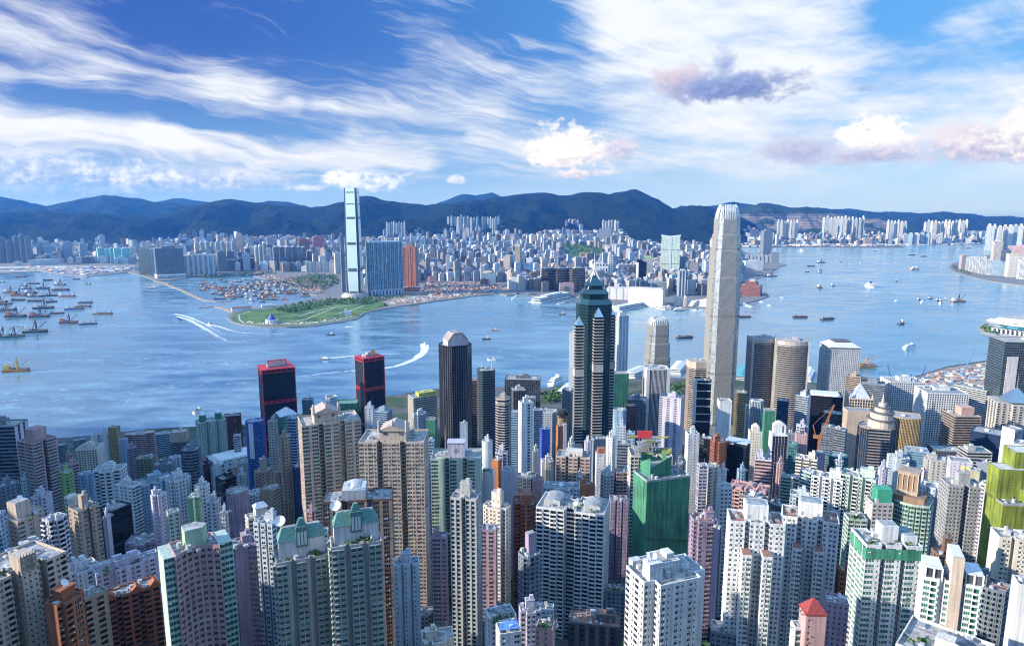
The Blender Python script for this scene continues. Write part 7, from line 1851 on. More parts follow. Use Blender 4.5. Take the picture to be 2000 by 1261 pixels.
cluster(1606, 1690, 424, 8200, 12, WH, 'white tower in the cluster right of the quarry hill', 'cluster right of the quarry hill')
cluster(1732, 1772, 432, 8000, 6, WH, 'white tower in the eastern bay cluster', 'eastern bay cluster', 3)
cluster(1804, 1892, 431, 8300, 13, WH, 'white tower in the long eastern hillfoot row', 'long eastern hillfoot row')
cluster(1928, 2010, 440, 6700, 8, WH, 'large white tower above the far eastern channel', 'towers above the eastern channel', 4)
cluster(1763, 1840, 456, 7650, 7, ['pale', 'sky', 'cream'], 'broad low slab on the far eastern waterfront', 'broad slabs on the far eastern waterfront', 2)

# --- everything else over there reads as one mass of streets
def inside(poly, x, y):
    r = False; j = len(poly) - 1
    for i in range(len(poly)):
        (a, b), (c, d) = poly[i], poly[j]
        if (b > y) != (d > y) and x < (c - a) * (y - b) / (d - b) + a: r = not r
        j = i
    return r
def to_px(x, Y, z):
    f = (x, Y * cT - (z - CZ) * sT, Y * sT + (z - CZ) * cT)
    return 1000 + F * f[0] / f[1], 630.5 - F * f[2] / f[1]
URBAN = [(-60, 522), (265, 521), (300, 534), (420, 530), (500, 528), (600, 531), (668, 535), (715, 555), (820, 553), (930, 556), (985, 566), (1180, 576), (1300, 590), (1395, 590), (1440, 580), (1446, 500), (1400, 485), (1392, 478), (1760, 477), (1935, 474), (2060, 474), (2060, 440), (1300, 446), (760, 452), (700, 466), (560, 466), (360, 474), (260, 486), (-60, 486)]
HOLES = [[(1098, 503), (1105, 482), (1140, 478), (1180, 488), (1195, 500), (1150, 516), (1110, 514)], [(800, 468), (825, 458), (860, 462), (880, 470), (840, 476)], [(975, 502), (1000, 494), (1008, 505), (985, 510)], [(820, 548), (1000, 552), (1000, 575), (820, 575)],
         [(1230, 470), (1460, 470), (1480, 484), (1400, 486), (1230, 480)], [(-60, 512), (270, 516), (270, 540), (-60, 540)], [(1100, 455), (1170, 452), (1175, 468), (1110, 470)], [(920, 500), (965, 495), (970, 510), (925, 512)]]
rr = random.Random(11)
PAL = [(.24, .22, .22), (.30, .24, .20), (.16, .20, .26), (.40, .30, .24), (.56, .44, .34), (.74, .75, .76), (.66, .68, .72), (.58, .62, .68), (.70, .62, .52), (.50, .54, .60), (.62, .50, .44), (.42, .47, .54), (.32, .36, .42), (.66, .56, .54), (.48, .40, .34), (.40, .52, .56), (.20, .24, .30), (.74, .70, .66)]
g = Geo(); cnt = 0
Q, U, TN = [], [], []
Y = 3150.0
while Y < 8900:
    step = 42 + (Y - 3000) * .009
    x = -.78 * Y
    while x < .80 * Y:
        x += step * rr.uniform(.8, 1.25)
        yy = Y + rr.uniform(-.3, .3) * step
        base = hz_(x, yy)
        if base > (110 if x > -1500 else 40): continue
        px, py = to_px(x, yy, base)
        px0, py0 = to_px(x, yy, 3.0)
        if not inside(URBAN, px0, py0) or any(inside(h_, px0, py0) for h_ in HOLES): continue
        if not inside(kow_w, x, yy) and yy < 7400: continue
        if any(abs(x - a) < b2 + 16 and abs(yy - b) < b2 + 16 for a, b, b2 in KB if abs(yy - b) < 130): continue
        n = float(vnoise(np.array(x / 500), np.array(yy / 500), 4)); n2 = float(vnoise(np.array(x / 150), np.array(yy / 150), 8))
        h = rr.uniform(20, 46) + 26 * n2
        if rr.random() < .14 + .28 * max(0, n - .45): h = rr.uniform(60, 118)
        if n > .74 and rr.random() < .4: h = rr.uniform(80, 135)
        if yy < 3700: h = min(h, 70)
        w, d = rr.uniform(.42, .88) * step, rr.uniform(.38, .72) * step
        if h > 75: w, d = rr.uniform(22, 44), rr.uniform(18, 28)
        a = rr.uniform(.12, .62) - (.7 if rr.random() < .14 else 0)
        co, si = math.cos(a), math.sin(a)
        P = [(x + u * co - v * si, yy + u * si + v * co) for u, v in ((-w / 2, -d / 2), (w / 2, -d / 2), (w / 2, d / 2), (-w / 2, d / 2))]
        c = rr.choice(PAL); q = rr.uniform(.5, 1.05); c = (min(.8, c[0] * q * .94), min(.8, c[1] * q), min(.84, c[2] * q * 1.1), 1)
        z0, z1 = base - (6 if base < 12 else 60), base + h
        uo = rr.uniform(0, 900)
        for i in range(4):
            A, B = P[i], P[(i + 1) % 4]; L = (w, d)[i % 2]
            Q.append([(*A, z0), (*B, z0), (*B, z1), (*A, z1)]); U += [(uo, 0), (uo + L, 0), (uo + L, h), (uo, h)]; TN.append(c); uo += L
        Q.append([(*p, z1) for p in P]); U += [(.01, .01)] * 4; TN.append((c[0] * .62, c[1] * .62, c[2] * .64, 1))
        if rr.random() < .75:
            s = rr.uniform(.25, .5); hh = rr.uniform(3, 7)
            R4 = [(x + (px_ - x) * s, yy + (py_ - yy) * s) for px_, py_ in P]
            for i in range(4): Q.append([(*R4[i], z1), (*R4[(i + 1) % 4], z1), (*R4[(i + 1) % 4], z1 + hh), (*R4[i], z1 + hh)]); U += [(.01, .01)] * 4; TN.append(c)
            Q.append([(*p, z1 + hh) for p in R4]); U += [(.01, .01)] * 4; TN.append(c)
        cnt += 1
    Y += step * .95
g.quads(Q, 0, U, TN)
o = g.build('distant_city', pattern_wall((.5, .5, .5), (.07, .09, .12), 5.0, 4.4, (.22, .78), (.3, .82), True, 'distant street walls'))
tag(o, 'dense low streets filling the land across the harbour', 'distant city', kind='stuff')
print('city blocks', cnt)

# --- ground patches over there: park, roads, works
def patch(name, pts, mat, z, kind='structure', label=None):
    g = Geo(); w = [(p.x, p.y) for p in (atz(*q, z) for q in pts)]
    if sum(a[0] * b[1] - b[0] * a[1] for a, b in zip(w, w[1:] + w[:1])) < 0: w = w[::-1]
    g.poly([(*p, z) for p in w], 0)
    return tag(g.build(name, mat), label, kind=kind)
patch('park_lawn', [(458, 612), (450, 619), (458, 628), (480, 633), (512, 635), (560, 636), (608, 634), (655, 627), (694, 620), (708, 610), (738, 602), (760, 597), (748, 590), (720, 586), (690, 583), (650, 583), (620, 588), (590, 593), (560, 598), (530, 601), (495, 605), (475, 608)], M_GRASS, 3.3)
patch('reclaimed_ground', [(750, 596), (800, 594), (870, 584), (930, 576.5), (972, 572), (1000, 566), (985, 558), (930, 556), (830, 560), (815, 572), (770, 578), (752, 588)], M_EARTH, 3.3)
patch('expressway', [(612, 583), (640, 577), (690, 581), (690, 575), (672, 571), (668, 552), (652, 551), (645, 562), (628, 570)], M_ROAD, 3.35)
patch('runway', [(1446, 483), (1600, 482.5), (1758, 483.5), (1762, 481.5), (1690, 478.6), (1450, 478.5)], plain((.10, .10, .11), .9, var=.4, scale=.004, key='old runway'), 3.3)
patch('depot_yard', [(-60, 531), (60, 529), (150, 530), (245, 526), (262, 520), (120, 519), (-60, 521)], M_CONC, 3.3)
for pts, w_ in (([(585, 617), (615, 608), (650, 600), (690, 596), (718, 590)], 7), ([(560, 632), (600, 622), (640, 606), (660, 598)], 6), ([(478, 632), (468, 624), (466, 614), (490, 608)], 6), ([(660, 612), (690, 604), (712, 596)], 6), ([(480, 631), (530, 633), (600, 632), (655, 625), (695, 617)], 9), ([(690, 580), (740, 582), (800, 580), (870, 575), (950, 568)], 10), ([(240, 521), (150, 523), (60, 523), (-40, 525)], 18)):
    strip('path', pts, w_, M_CONC, 3.5 if w_ != 18 else 14)
# tree masses (one object each, many leaf clumps)
def woods(name, poly, n, seed, hgt=9, z=3, label=None, mound=0):
    rr = random.Random(seed); g = Geo()
    w = [(p.x, p.y) for p in (atz(*q, z) for q in poly)]
    xs, ys = [p[0] for p in w], [p[1] for p in w]
    cx, cy = sum(xs) / len(xs), sum(ys) / len(ys)
    rx, ry = (max(xs) - min(xs)) / 2, (max(ys) - min(ys)) / 2
    if mound:
        k = 20
        for ring, (f0, f1) in enumerate(((1.0, .6), (.6, .25), (.25, .02))):
            zz0, zz1 = mound * (1 - f0 * f0), mound * (1 - f1 * f1)
            c0 = [(cx + rx * f0 * math.cos(6.283 * i / k), cy + ry * f0 * math.sin(6.283 * i / k)) for i in range(k)]
            c1 = [(cx + rx * f1 * math.cos(6.283 * i / k), cy + ry * f1 * math.sin(6.283 * i / k)) for i in range(k)]
            g.quads([[(*c0[i], z + zz0), (*c0[(i + 1) % k], z + zz0), (*c1[(i + 1) % k], z + zz1), (*c1[i], z + zz1)] for i in range(k)], 0)
    c = 0; tries = 0
    while c < n and tries < n * 20:
        tries += 1
        x, y = rr.uniform(min(xs), max(xs)), rr.uniform(min(ys), max(ys))
        if not inside(w, x, y): continue
        f2 = min(1, ((x - cx) / rx) ** 2 + ((y - cy) / ry) ** 2) if mound else 1
        zz = z + (mound * (1 - f2) if mound else 0)
        s = hgt * rr.uniform(.6, 1.25)
        leaf_clump(g, (x, y, zz + s * .55), s * .55, rr, 9, 0, .9, .5); c += 1
    return tag(g.build(name, M_LEAF), kind='stuff')
woods('shelter_trees', [(545, 552), (570, 545), (610, 535), (662, 540), (662, 556), (640, 562), (600, 566), (570, 560)], 420, 1)
woods('park_trees', [(530, 604), (560, 597), (600, 589), (640, 584), (720, 584), (735, 592), (700, 596), (650, 594), (610, 606), (575, 612), (548, 610)], 330, 2, 8)
woods('shore_trees', [(380, 541), (440, 536), (540, 531), (542, 536), (480, 539), (400, 545)], 150, 3, 8)
woods('park_hill_trees', HOLES[0], 420, 4, 14, mound=42)
woods('inland_hill_trees', HOLES[1], 200, 5, 18, mound=40)
woods('green_belt_trees', HOLES[2], 90, 6, 13)
woods('street_trees', HOLES[7], 90, 7, 12)
woods('far_grass_trees', HOLES[6], 120, 8, 14)
woods('headland_trees', [(700, 598), (740, 590), (760, 585), (790, 580), (740, 578), (700, 584)], 120, 12, 8)
woods('point_trees', [(1856, 522), (1880, 534), (1900, 538), (1878, 524), (1862, 517)], 60, 9, 8)
woods('convention_trees', [(1914, 641), (1925, 650), (1950, 655), (1945, 640), (1925, 634)], 60, 10, 7)
woods('railway_trees', [(1310, 558), (1345, 560), (1390, 562), (1390, 570), (1320, 568)], 60, 13, 8)
# works and goods on the reclaimed land: countless small pieces
def litter(name, poly, n, seed, cols, z=3.3, size=(4, 14), hh=(2, 7), masts=0, mc=3, label=None):
    rr = random.Random(seed); g = Geo()
    w = [(p.x, p.y) for p in (atz(*q, z) for q in poly)]
    xs, ys = [p[0] for p in w], [p[1] for p in w]
    k = 0
    for _ in range(n * 20):
        if k >= n: break
        x, y = rr.uniform(min(xs), max(xs)), rr.uniform(min(ys), max(ys))
        if not inside(w, x, y): continue
        k += 1
        g.box((x, y, z), (rr.uniform(*size), rr.uniform(*size) * .6, rr.uniform(*hh)), rr.randrange(len(cols)), rr.uniform(-.5, .5))
        if k <= masts:
            g.box((x, y, z), (1.5, 1.5, rr.uniform(20, 42)), rr.choice((0, 1, mc))); 
            if k % 3 == 0: g.bar((x, y, z + 20), (x + rr.uniform(-24, 24), y, z + 44), 1.1, rr.choice((0, 1, mc)))
    return tag(g.build(name, [plain(c, .8, var=.2, key='site clutter') for c in cols]), kind='stuff')
SITE = [(.40, .12, .07), (.44, .24, .14), (.55, .50, .44), (.30, .30, .32), (.66, .66, .66), (.12, .20, .36), (.30, .18, .12), (.60, .40, .30)]
litter('site_clutter', [(820, 572), (835, 553), (930, 552), (985, 560), (968, 571), (900, 577), (840, 578)], 900, 1, SITE, masts=70, hh=(2, 10))
litter('yard_clutter', [(752, 594), (800, 592), (870, 582), (960, 571), (900, 576), (800, 580)], 420, 2, SITE[2:], hh=(1, 4))
litter('pier_clutter', [(490, 533), (560, 552), (612, 571), (640, 574), (622, 562), (560, 545), (505, 533)], 420, 3, SITE, hh=(2, 8), masts=34)
litter('quay_clutter', [(20, 529), (60, 527), (160, 537), (248, 530), (262, 521), (60, 521)], 420, 4, [(.72, .72, .72), (.6, .62, .66), (.45, .2, .14), (.4, .36, .34), (.2, .26, .4)], size=(8, 40), hh=(3, 8))
litter('promenade_clutter', [(466, 626), (480, 631), (530, 634), (600, 633), (660, 626), (700, 616), (660, 622), (600, 629), (520, 630)], 130, 5, [(.74, .72, .68), (.62, .40, .32), (.6, .6, .6)], size=(2, 7), hh=(1, 4))
litter('far_quay_clutter', [(1446, 482), (1600, 481), (1750, 481), (1940, 475), (1940, 472), (1700, 476), (1450, 474)], 300, 6, [(.5, .42, .38), (.66, .66, .66), (.2, .24, .32)], size=(20, 70), hh=(4, 12))
# odd buildings on the headland
def quick(name, px, py, label, cat, parts, rz=0):
    c = atz(px, py, 3.0); r = thing(name, (c.x, c.y, 3.0), rz - math.atan2(c.x, c.y), label, cat)
    for nm, fn, m in parts:
        g = Geo(); fn(g); g.build(nm, m, r)
    return r
BLUE_R = plain((.03, .07, .30), .5, key='blue roof')
quick('pavilion', 531, 631, 'round white drum pavilion with blue tiered domes on the lawn', 'pavilion', (
    ('drum', lambda g: (g.cyl(0, 0, -1, 13, 22, 22, 0, 20), [g.box((21.6 * math.cos(a), 21.6 * math.sin(a), -1), (2, 2, 10), 1, a) for a in [i * .52 for i in range(12)]]), [wall(K['white']), wall(K['slate'])]),
    ('blue_dome', lambda g: (g.cyl(0, 0, 13, 22, 16, 11, 0, 16), g.cyl(0, 0, 22, 30, 9, 5, 0, 16), g.cyl(0, 0, 30, 35, 4, .5, 0, 12)), BLUE_R)))
quick('vent_building', 680, 617, 'small white building with yellow ducts at the lawn edge', 'utility building', (
    ('block', lambda g: (g.box((0, 0, -1), (26, 18, 20), 0), g.box((-8, 0, 19), (8, 12, 8), 0)), wall(K['white'])), ('yellow_duct', lambda g: [g.box((15 + i * 6, 3, -1), (4.5, 12, 20 - i * 3), 0) for i in range(3)], plain((.60, .50, .10), .6, key='yellow duct'))))
quick('pier_shed', 472, 606, 'long white pier shed with a red brown roof at the breakwater root', 'shed', (
    ('hall', lambda g: g.box((0, 0, -1), (75, 16, 11), 0), wall(K['white'])), ('roof', lambda g: g.roof(-39, 39, -9, 9, 10, 16, 0, .9), plain((.34, .16, .12), .8, key='shed roof'))), R(14))
quick('pier_shed', 522, 599, 'white waterside shed beside the boat shelter', 'shed', (
    ('hall', lambda g: g.box((0, 0, -1), (46, 14, 9), 0), wall(K['white'])), ('roof', lambda g: g.roof(-24, 24, -8, 8, 8, 12, 0, .8), M_ROOFS[5])), R(10))
# cruise pier, passenger terminal, star pier
def hall_long(name, px0, py0, px1, py1, wid, tiers, label, cat, cols):
    a, b = atz(px0, py0, 2.0), atz(px1, py1, 2.0)
    c = (a + b) / 2; L = (b - a).length; ang = math.atan2(b.y - a.y, b.x - a.x)
    r = thing(name, (c.x, c.y, 0), ang, label, cat)
    g = Geo(); g.box((0, 0, -3), (L * 1.06, wid * 1.5, 5.5), 0); g.build('deck', M_CONC, r)
    z = 2.5
    for i, (l, w_, h) in enumerate(tiers):
        g = Geo(); u = L * l
        P = [(-u / 2, -wid * w_ / 2), (u / 2, -wid * w_ / 2), (u / 2, wid * w_ / 2), (-u / 2, wid * w_ / 2)]
        for j in range(4): facade(g, P[j], P[(j + 1) % 4], z, z + h, 'r', h, 9)
        g.poly([(*p, z + h) for p in P], 0)
        g.build('hall' if i == 0 else 'upper_deck', [wall(K[cols]), glass(G['b']), wall(K[cols]), wall(K[cols])], r); z += h
    return r
hall_long('cruise_terminal', 1046, 590, 1107, 577, 46, ((1, 1, 9), (.98, .96, 8), (.5, .7, 6)), 'long white passenger terminal on its own pier', 'ferry terminal', 'white')
hall_long('ferry_terminal', 1201, 606, 1262, 594, 40, ((1, 1, 8), (.97, .9, 7)), 'white ribbed ferry terminal pier behind the slim white hotel tower', 'ferry terminal', 'white')
hall_long('jetty', 1091, 593, 1131, 586, 10, ((.5, .4, 3),), 'low bare jetty right of the white passenger terminal', 'jetty', 'grey')
hall_long('jetty', 1280, 601, 1302, 604, 14, ((.8, .6, 5),), 'small white ferry jetty near the concert hall', 'jetty', 'white')
# convention centre: wings of a bird
c = atz(1985, 650, 3); r = thing('convention_centre', (c.x, c.y, 3), R(-20) - math.atan2(c.x, c.y), 'white convention hall with sweeping winged roofs and glass front', 'convention hall')
g = Geo(); P = [(-70, -50), (110, -60), (150, 40), (-60, 60)]
for j in range(4): facade(g, P[j], P[(j + 1) % 4], -2, 26, 'h', 9, 8)
g.poly([(*p, 26) for p in P], 0); g.build('base_hall', [wall(K['white']), glass(G['b']), wall(K['white']), wall(K['white'])], r)
g = Geo(); g.cyl(10, -10, 26, 40, 62, 58, 0, 20); g.build('glass_drum', glass((.08, .26, .30), .5, .15, 0, 'turquoise glazing'), r)
for k, (sx, zz, w_) in enumerate(((1.0, 40, 1.0), (.72, 50, .8))):
    g = Geo(); n = 10
    for i in range(n):
        for j in range(6):
            def S(a, b):
                u, v = a * 2 - 1, b * 2 - 1
                return (10 + u * 105 * sx, -8 + v * 62 * w_ * (1 - .35 * abs(u)), zz + 13 * (1 - v * v) * (1 - .5 * u * u) + 7 * abs(u) ** 2.5)
            g.quads([[S(i / n, j / 6), S((i + 1) / n, j / 6), S((i + 1) / n, (j + 1) / 6), S(i / n, (j + 1) / 6)]], 0)
    g.build('wing_roof', wall((.80, .80, .80)), r)
g = Geo(); [g.box((-60 + i * 16, -62, -2), (5, 8, 22), 0) for i in range(11)]; g.build('colonnade', wall(K['white']), r); r.scale = (.8, .8, .72)

# --- near shore: piers, park strip, reclamation works
patch('reclamation_site', [(1690, 742), (1760, 746), (1800, 734), (1850, 718), (1930, 706), (2040, 694), (2100, 740), (1940, 760), (1800, 770), (1700, 765)], M_EARTH, 4.8)
litter('works_clutter', [(1700, 744), (1760, 748), (1800, 736), (1930, 709), (2000, 702), (2000, 730), (1900, 745), (1760, 765)], 420, 21, [(.42, .36, .30), (.34, .26, .20), (.66, .66, .64), (.5, .3, .22), (.2, .3, .45)], z=4.8, size=(4, 18), hh=(1, 4))
woods('waterfront_trees', [(1055, 770), (1100, 756), (1112, 760), (1110, 790), (1070, 790)], 120, 22, 7, z=4.2)
woods('pier_side_trees', [(1228, 770), (1290, 745), (1400, 760), (1455, 768), (1400, 800), (1250, 800)], 200, 23, 7, z=4.2)
woods('west_waterfront_trees', [(395, 838), (480, 834), (505, 846), (440, 856), (395, 850)], 70, 24, 6, z=4.2)
def pier(px0, py0, px1, py1, wid, label, cols, h=9):
    a, b = atz(px0, py0, 4.0), atz(px1, py1, 4.0)
    c = (a + b) / 2; L = (b - a).length
    r = thing('ferry_pier', (c.x, c.y, 0), math.atan2(b.y - a.y, b.x - a.x), label, 'ferry pier')
    g = Geo(); g.box((0, 0, -3), (L * 1.05, wid * 1.2, 7), 0); g.build('deck', M_CONC, r)
    g = Geo(); P = [(-L / 2, -wid / 2), (L / 2, -wid / 2), (L / 2, wid / 2), (-L / 2, wid / 2)]
    for j in range(4): facade(g, P[j], P[(j + 1) % 4], 4, 4 + h, 'r', h / 2, 6)
    g.build('hall', [wall(K['white']), glass(G['b']), wall(K['white']), wall(K['white'])], r)
    g = Geo(); g.roof(-L * .52, L * .52, -wid * .54, wid * .54, 4 + h, 7 + h, 0, .9); g.build('roof', plain(cols, .6, var=.2, key='pier roof'), r)
pier(1228, 735, 1258, 722, 30, 'white ferry pier with grey roof between the hotel tower and comb crowned tower', (.55, .57, .58))
pier(1318, 728, 1332, 712, 26, 'white ferry pier right of the comb crowned tower', (.66, .67, .68))
pier(1446, 742, 1460, 716, 28, 'ferry pier with turquoise roof right of the very tall silver tower', (.10, .32, .36))
pier(1576, 742, 1584, 726, 16, 'small pier with white roof left of the porthole tower', (.72, .72, .72), 6)
pier(1100, 772, 1118, 756, 26, 'pale pier building left of the tallest teal spire tower', (.56, .58, .60))
def luffing_crane(px, py, h, lean, label, c, z=5, Yf=None, big=1.0):
    p = atz(px, py, z) if Yf is None else Vector((at(px, py, Yf).x, Yf, z))
    r = thing('crane', (p.x, p.y, z), 0, label, 'crane')
    m = plain(c, .5, var=.2, key='crane steel')
    g = Geo(); g.box((0, 0, 0), (7 * big, 9 * big, 6 * big), 0); g.build('cab', m, r)
    for nm, a, b in (('jib', (0, 0, 4), (h * lean, 0, h)),):
        g = Geo(); a, b = Vector(a), Vector(b)
        for dx_, dy_ in ((-1, -1), (1, -1), (1, 1), (-1, 1)): g.bar(a + Vector((dx_, dy_, 0)) * 1.1 * big, b + Vector((dx_, dy_, 0)) * .5, .55, 0)
        n = 8
        for i in range(n):
            s, e = a.lerp(b, i / n), a.lerp(b, (i + 1) / n)
            g.bar(s + Vector((1, -1, 0)) * big, e + Vector((-1, -1, 0)) * big, .4, 0); g.bar(s + Vector((-1, 1, 0)) * big, e + Vector((1, 1, 0)) * big, .4, 0)
        g.build(nm, m, r)
    g = Geo(); g.bar((0, 0, 6), (-h * .2 * (1 if lean > 0 else -1), 0, h * .35), .8, 0); g.bar((-h * .2 * (1 if lean > 0 else -1), 0, h * .35), (h * lean, 0, h), .25, 0); g.build('stay', m, r)
luffing_crane(1742, 752, 48, -.30, 'blue lattice crane leaning left, beside the nearer bright white hotel', (.08, .20, .45))
luffing_crane(1792, 750, 44, .36, 'blue lattice crane leaning right on the bare reclaimed shore', (.08, .20, .45))
luffing_crane(1880, 735, 62, .30, 'tall pale blue lattice crane in the middle of the bare reclaimed shore', (.16, .32, .55))
luffing_crane(1779, 748, 22, -.1, 'short blue crane between two taller blue cranes', (.08, .20, .45))
# orange tower crane among the towers
p = at(1600, 856, 800); zb_ = float(gz(p.x, 800))
r = thing('tower_crane', (p.x, 800, zb_), R(-25), 'orange tower crane with a raised jib among the offices', 'tower crane')
mo = plain((.30, .12, .05), .5, var=.2, key='orange crane steel'); hh_ = p.z - zb_
g = Geo(); g.box((0, 0, -3), (3, 3, hh_ + 3), 0); g.build('mast', mo, r)
g = Geo(); g.box((-2, 0, hh_), (10, 4, 4), 0); g.build('cab', mo, r)
g = Geo(); a, b = Vector((0, 0, hh_ + 3)), Vector((13, 0, hh_ + 44))
for q in (-1, 1): g.bar(a + Vector((0, q * 1.3, 0)), b + Vector((0, q * .6, 0)), .9, 0); g.bar(a + Vector((1.8, q * 1.3, 0)), b + Vector((.6, q * .6, 0)), .9, 0)
for i in range(10): g.bar(a.lerp(b, i / 10) + Vector((0, -1.2, 0)), a.lerp(b, (i + 1) / 10) + Vector((1.6, 1.2, 0)), .6, 0)
g.build('jib', mo, r)
g = Geo(); g.bar((-4, 0, hh_ + 2), (-8, 0, hh_ + 16), .9, 0); g.bar((-8, 0, hh_ + 16), b, .35, 0); g.build('stay', mo, r)

# ================================================================ boats
def hull(g, L, B, h, bow=.22, mat=0, deck=1):
    x0, x1 = -L / 2, L / 2
    lo = [(x0 + L * .03, -B * .42), (x1 - L * bow, -B * .42), (x1 - L * .03, 0), (x1 - L * bow, B * .42), (x0 + L * .03, B * .42)]
    hi = [(x0, -B / 2), (x1 - L * bow, -B / 2), (x1, 0), (x1 - L * bow, B / 2), (x0, B / 2)]
    g.prism(lo, -1.5, h, mat, deck, hi)
HC = dict(dark=plain((.05, .05, .065), .7, key='dark hull'), red=plain((.26, .07, .04), .7, key='rusty hull'), blue=plain((.04, .09, .26), .6, key='blue hull'), white=plain((.76, .77, .78), .5, var=.08, key='white hull'), green=plain((.05, .16, .11), .7, key='green hull'), orange=plain((.50, .21, .06), .7, key='orange hull'), yellow=plain((.55, .38, .08), .6, key='yellow hull'))
DK, CAB = plain((.26, .20, .16), .85, key='rusty deck'), plain((.60, .60, .58), .7, key='cabin paint')
def make(kind, label, cat, hc='dark', jib='dark', cab=CAB):
    r = thing(kind, (0, 0, 0), 0, label, cat)
    def part(nm, m, fn):
        g = Geo(); fn(g); g.build(nm, m, r)
    if kind == 'derrick_barge':
        part('hull', [HC[hc], DK], lambda g: (hull(g, 62, 20, 5.5, .08)))
        part('deckhouse', cab, lambda g: (g.box((-21, 0, 5), (13, 13, 8), 0), g.box((-23, 0, 13), (7, 9, 4), 0)))
        part('derrick', HC[jib], lambda g: (g.bar((2, -5, 5), (2, 0, 34), 1.7, 0), g.bar((2, 5, 5), (2, 0, 34), 1.7, 0), g.bar((-9, 0, 5), (2, 0, 34), 1.3, 0), [g.bar((2, -5 + i * .85, 5 + i * 5), (2, 5 - i * .85, 5 + i * 5), .8, 0) for i in range(1, 5)], g.bar((3, 0, 7), (30, 0, 30), 1.3, 0), g.bar((2, 0, 34), (30, 0, 30), .4, 0)))
        part('cargo', DK, lambda g: (g.box((16, 0, 5), (20, 12, 3), 0), g.box((-7, 3, 5), (7, 6, 3.5), 0)))
    elif kind == 'flat_barge':
        part('hull', [HC[hc], DK], lambda g: hull(g, 56, 17, 5, .06))
        part('coaming', DK, lambda g: (g.box((4, 0, 5), (38, 12, 2.5), 0), g.box((-23, 0, 5), (6, 9, 5), 0)))
    elif kind == 'cargo_ship':
        part('hull', [HC[hc], DK], lambda g: hull(g, 74, 14, 5.5, .14))
        part('bridge', cab, lambda g: (g.box((-28, 0, 5.5), (13, 11, 8), 0), g.box((-27, 0, 13.5), (8, 9, 4), 0), g.box((-31, 0, 17), (3, 3, 5), 0)))
        part('hatch', DK, lambda g: [g.box((-9 + i * 15, 0, 5.5), (12, 9, 2.2), 0) for i in range(3)])
        part('mast', HC['dark'], lambda g: (g.bar((30, 0, 5), (30, 0, 20), 1.1, 0), g.bar((8, 0, 5), (8, 0, 17), 1, 0)))
    elif kind == 'fishing_boat':
        part('hull', [HC[hc], DK], lambda g: hull(g, 27, 8, 3.4, .28))
        part('wheelhouse', cab, lambda g: (g.box((-6, 0, 3), (9, 5.5, 4), 0), g.box((-5, 0, 7), (5, 4.5, 2.5), 0)))
        part('mast', HC[jib], lambda g: (g.bar((4, 0, 3), (4, 0, 17), .8, 0), g.bar((-9, 0, 6), (-9, 0, 14), .6, 0), g.bar((4, 0, 6), (12, 0, 12), .5, 0)))
    elif kind == 'tug':
        part('hull', [HC[hc], DK], lambda g: hull(g, 30, 10, 4.2, .3))
        part('wheelhouse', cab, lambda g: (g.box((2, 0, 4), (10, 7, 4.5), 0), g.box((3, 0, 8.5), (6, 5, 3.2), 0)))
        part('funnel', HC['dark'], lambda g: g.box((-5, 0, 4), (2.6, 2.6, 6), 0))
    elif kind == 'ferry':
        part('hull', [HC[hc], CAB], lambda g: hull(g, 46, 12, 3.8, .2))
        part('cabin', HC['white'], lambda g: (g.box((-1, 0, 3.8), (36, 10.5, 4), 0), g.box((0, 0, 7.8), (28, 9, 3.4), 0), g.box((7, 0, 11.2), (6, 7, 2.8), 0)))
        part('window_band', glass(G['b']), lambda g: (g.box((-1, 0, 5.2), (36.3, 10.8, 1.4), 0), g.box((0, 0, 9), (28.3, 9.3, 1.3), 0)))
        part('mast', HC['white'], lambda g: g.bar((3, 0, 11), (3, 0, 18), .6, 0))
    elif kind == 'cruise_ship':
        part('hull', [HC['white'], HC['white']], lambda g: hull(g, 150, 24, 9, .16))
        part('superstructure', [HC['white'], glass(G['b'])], lambda g: [g.box((-4 - i * 2, 0, 9 + i * 3.4), (116 - i * 12, 22 - i * 1.4, 2.1), 0) or g.box((-4 - i * 2, 0, 11.1 + i * 3.4), (115 - i * 12, 21 - i * 1.4, 1.3), 1) for i in range(6)])
        part('funnel', HC['blue'], lambda g: g.box((-34, 0, 29), (12, 9, 12), 0, 0, .99))
        part('mast', HC['white'], lambda g: (g.bar((26, 0, 28), (26, 0, 43), 1.2, 0), g.bar((-60, 0, 20), (-60, 0, 34), 1, 0)))
    elif kind == 'speedboat':
        part('hull', [HC[hc], HC['white']], lambda g: hull(g, 30, 9, 3, .35))
        part('cabin', HC[hc if hc == 'blue' else 'white'], lambda g: (g.box((-3, 0, 3), (17, 7, 3.4), 0), g.box((-2, 0, 6.4), (8, 5.5, 2.2), 0)))
    elif kind == 'motor_yacht':
        part('hull', [HC['white'], HC['white']], lambda g: hull(g, 26, 7, 3, .35))
        part('cabin', [HC['white'], glass(G['b'])], lambda g: (g.box((-2, 0, 3), (14, 5.6, 2.8), 0), g.box((-2, 0, 4), (14.2, 5.8, 1), 1), g.box((-3, 0, 5.8), (8, 4.6, 2), 0)))
    return r
FIRST = {}
def boat(kind, px, py, rz, label, cat, group=None, scale=1.0, hc='dark', jib='dark', cab=CAB):
    k = (kind, hc, jib, cab.name)
    p = atz(px, py, 1.0)
    if k not in FIRST:
        r = make(kind, label, cat, hc, jib, cab); FIRST[k] = r
        r.location = (p.x, p.y, 0); r.rotation_euler = (0, 0, R(rz)); r.scale = (scale,) * 3
        if group: r['group'] = group
        return r
    r = copy_thing(FIRST[k], (p.x, p.y, 0), R(rz), label, group, scale)
    if not group and 'group' in r: del r['group']
    return r
RUSTCAB = plain((.40, .17, .08), .8, key='rusty cabin')
DB = 'derrick barges at anchor in the west'
D_ = 'derrick barge'
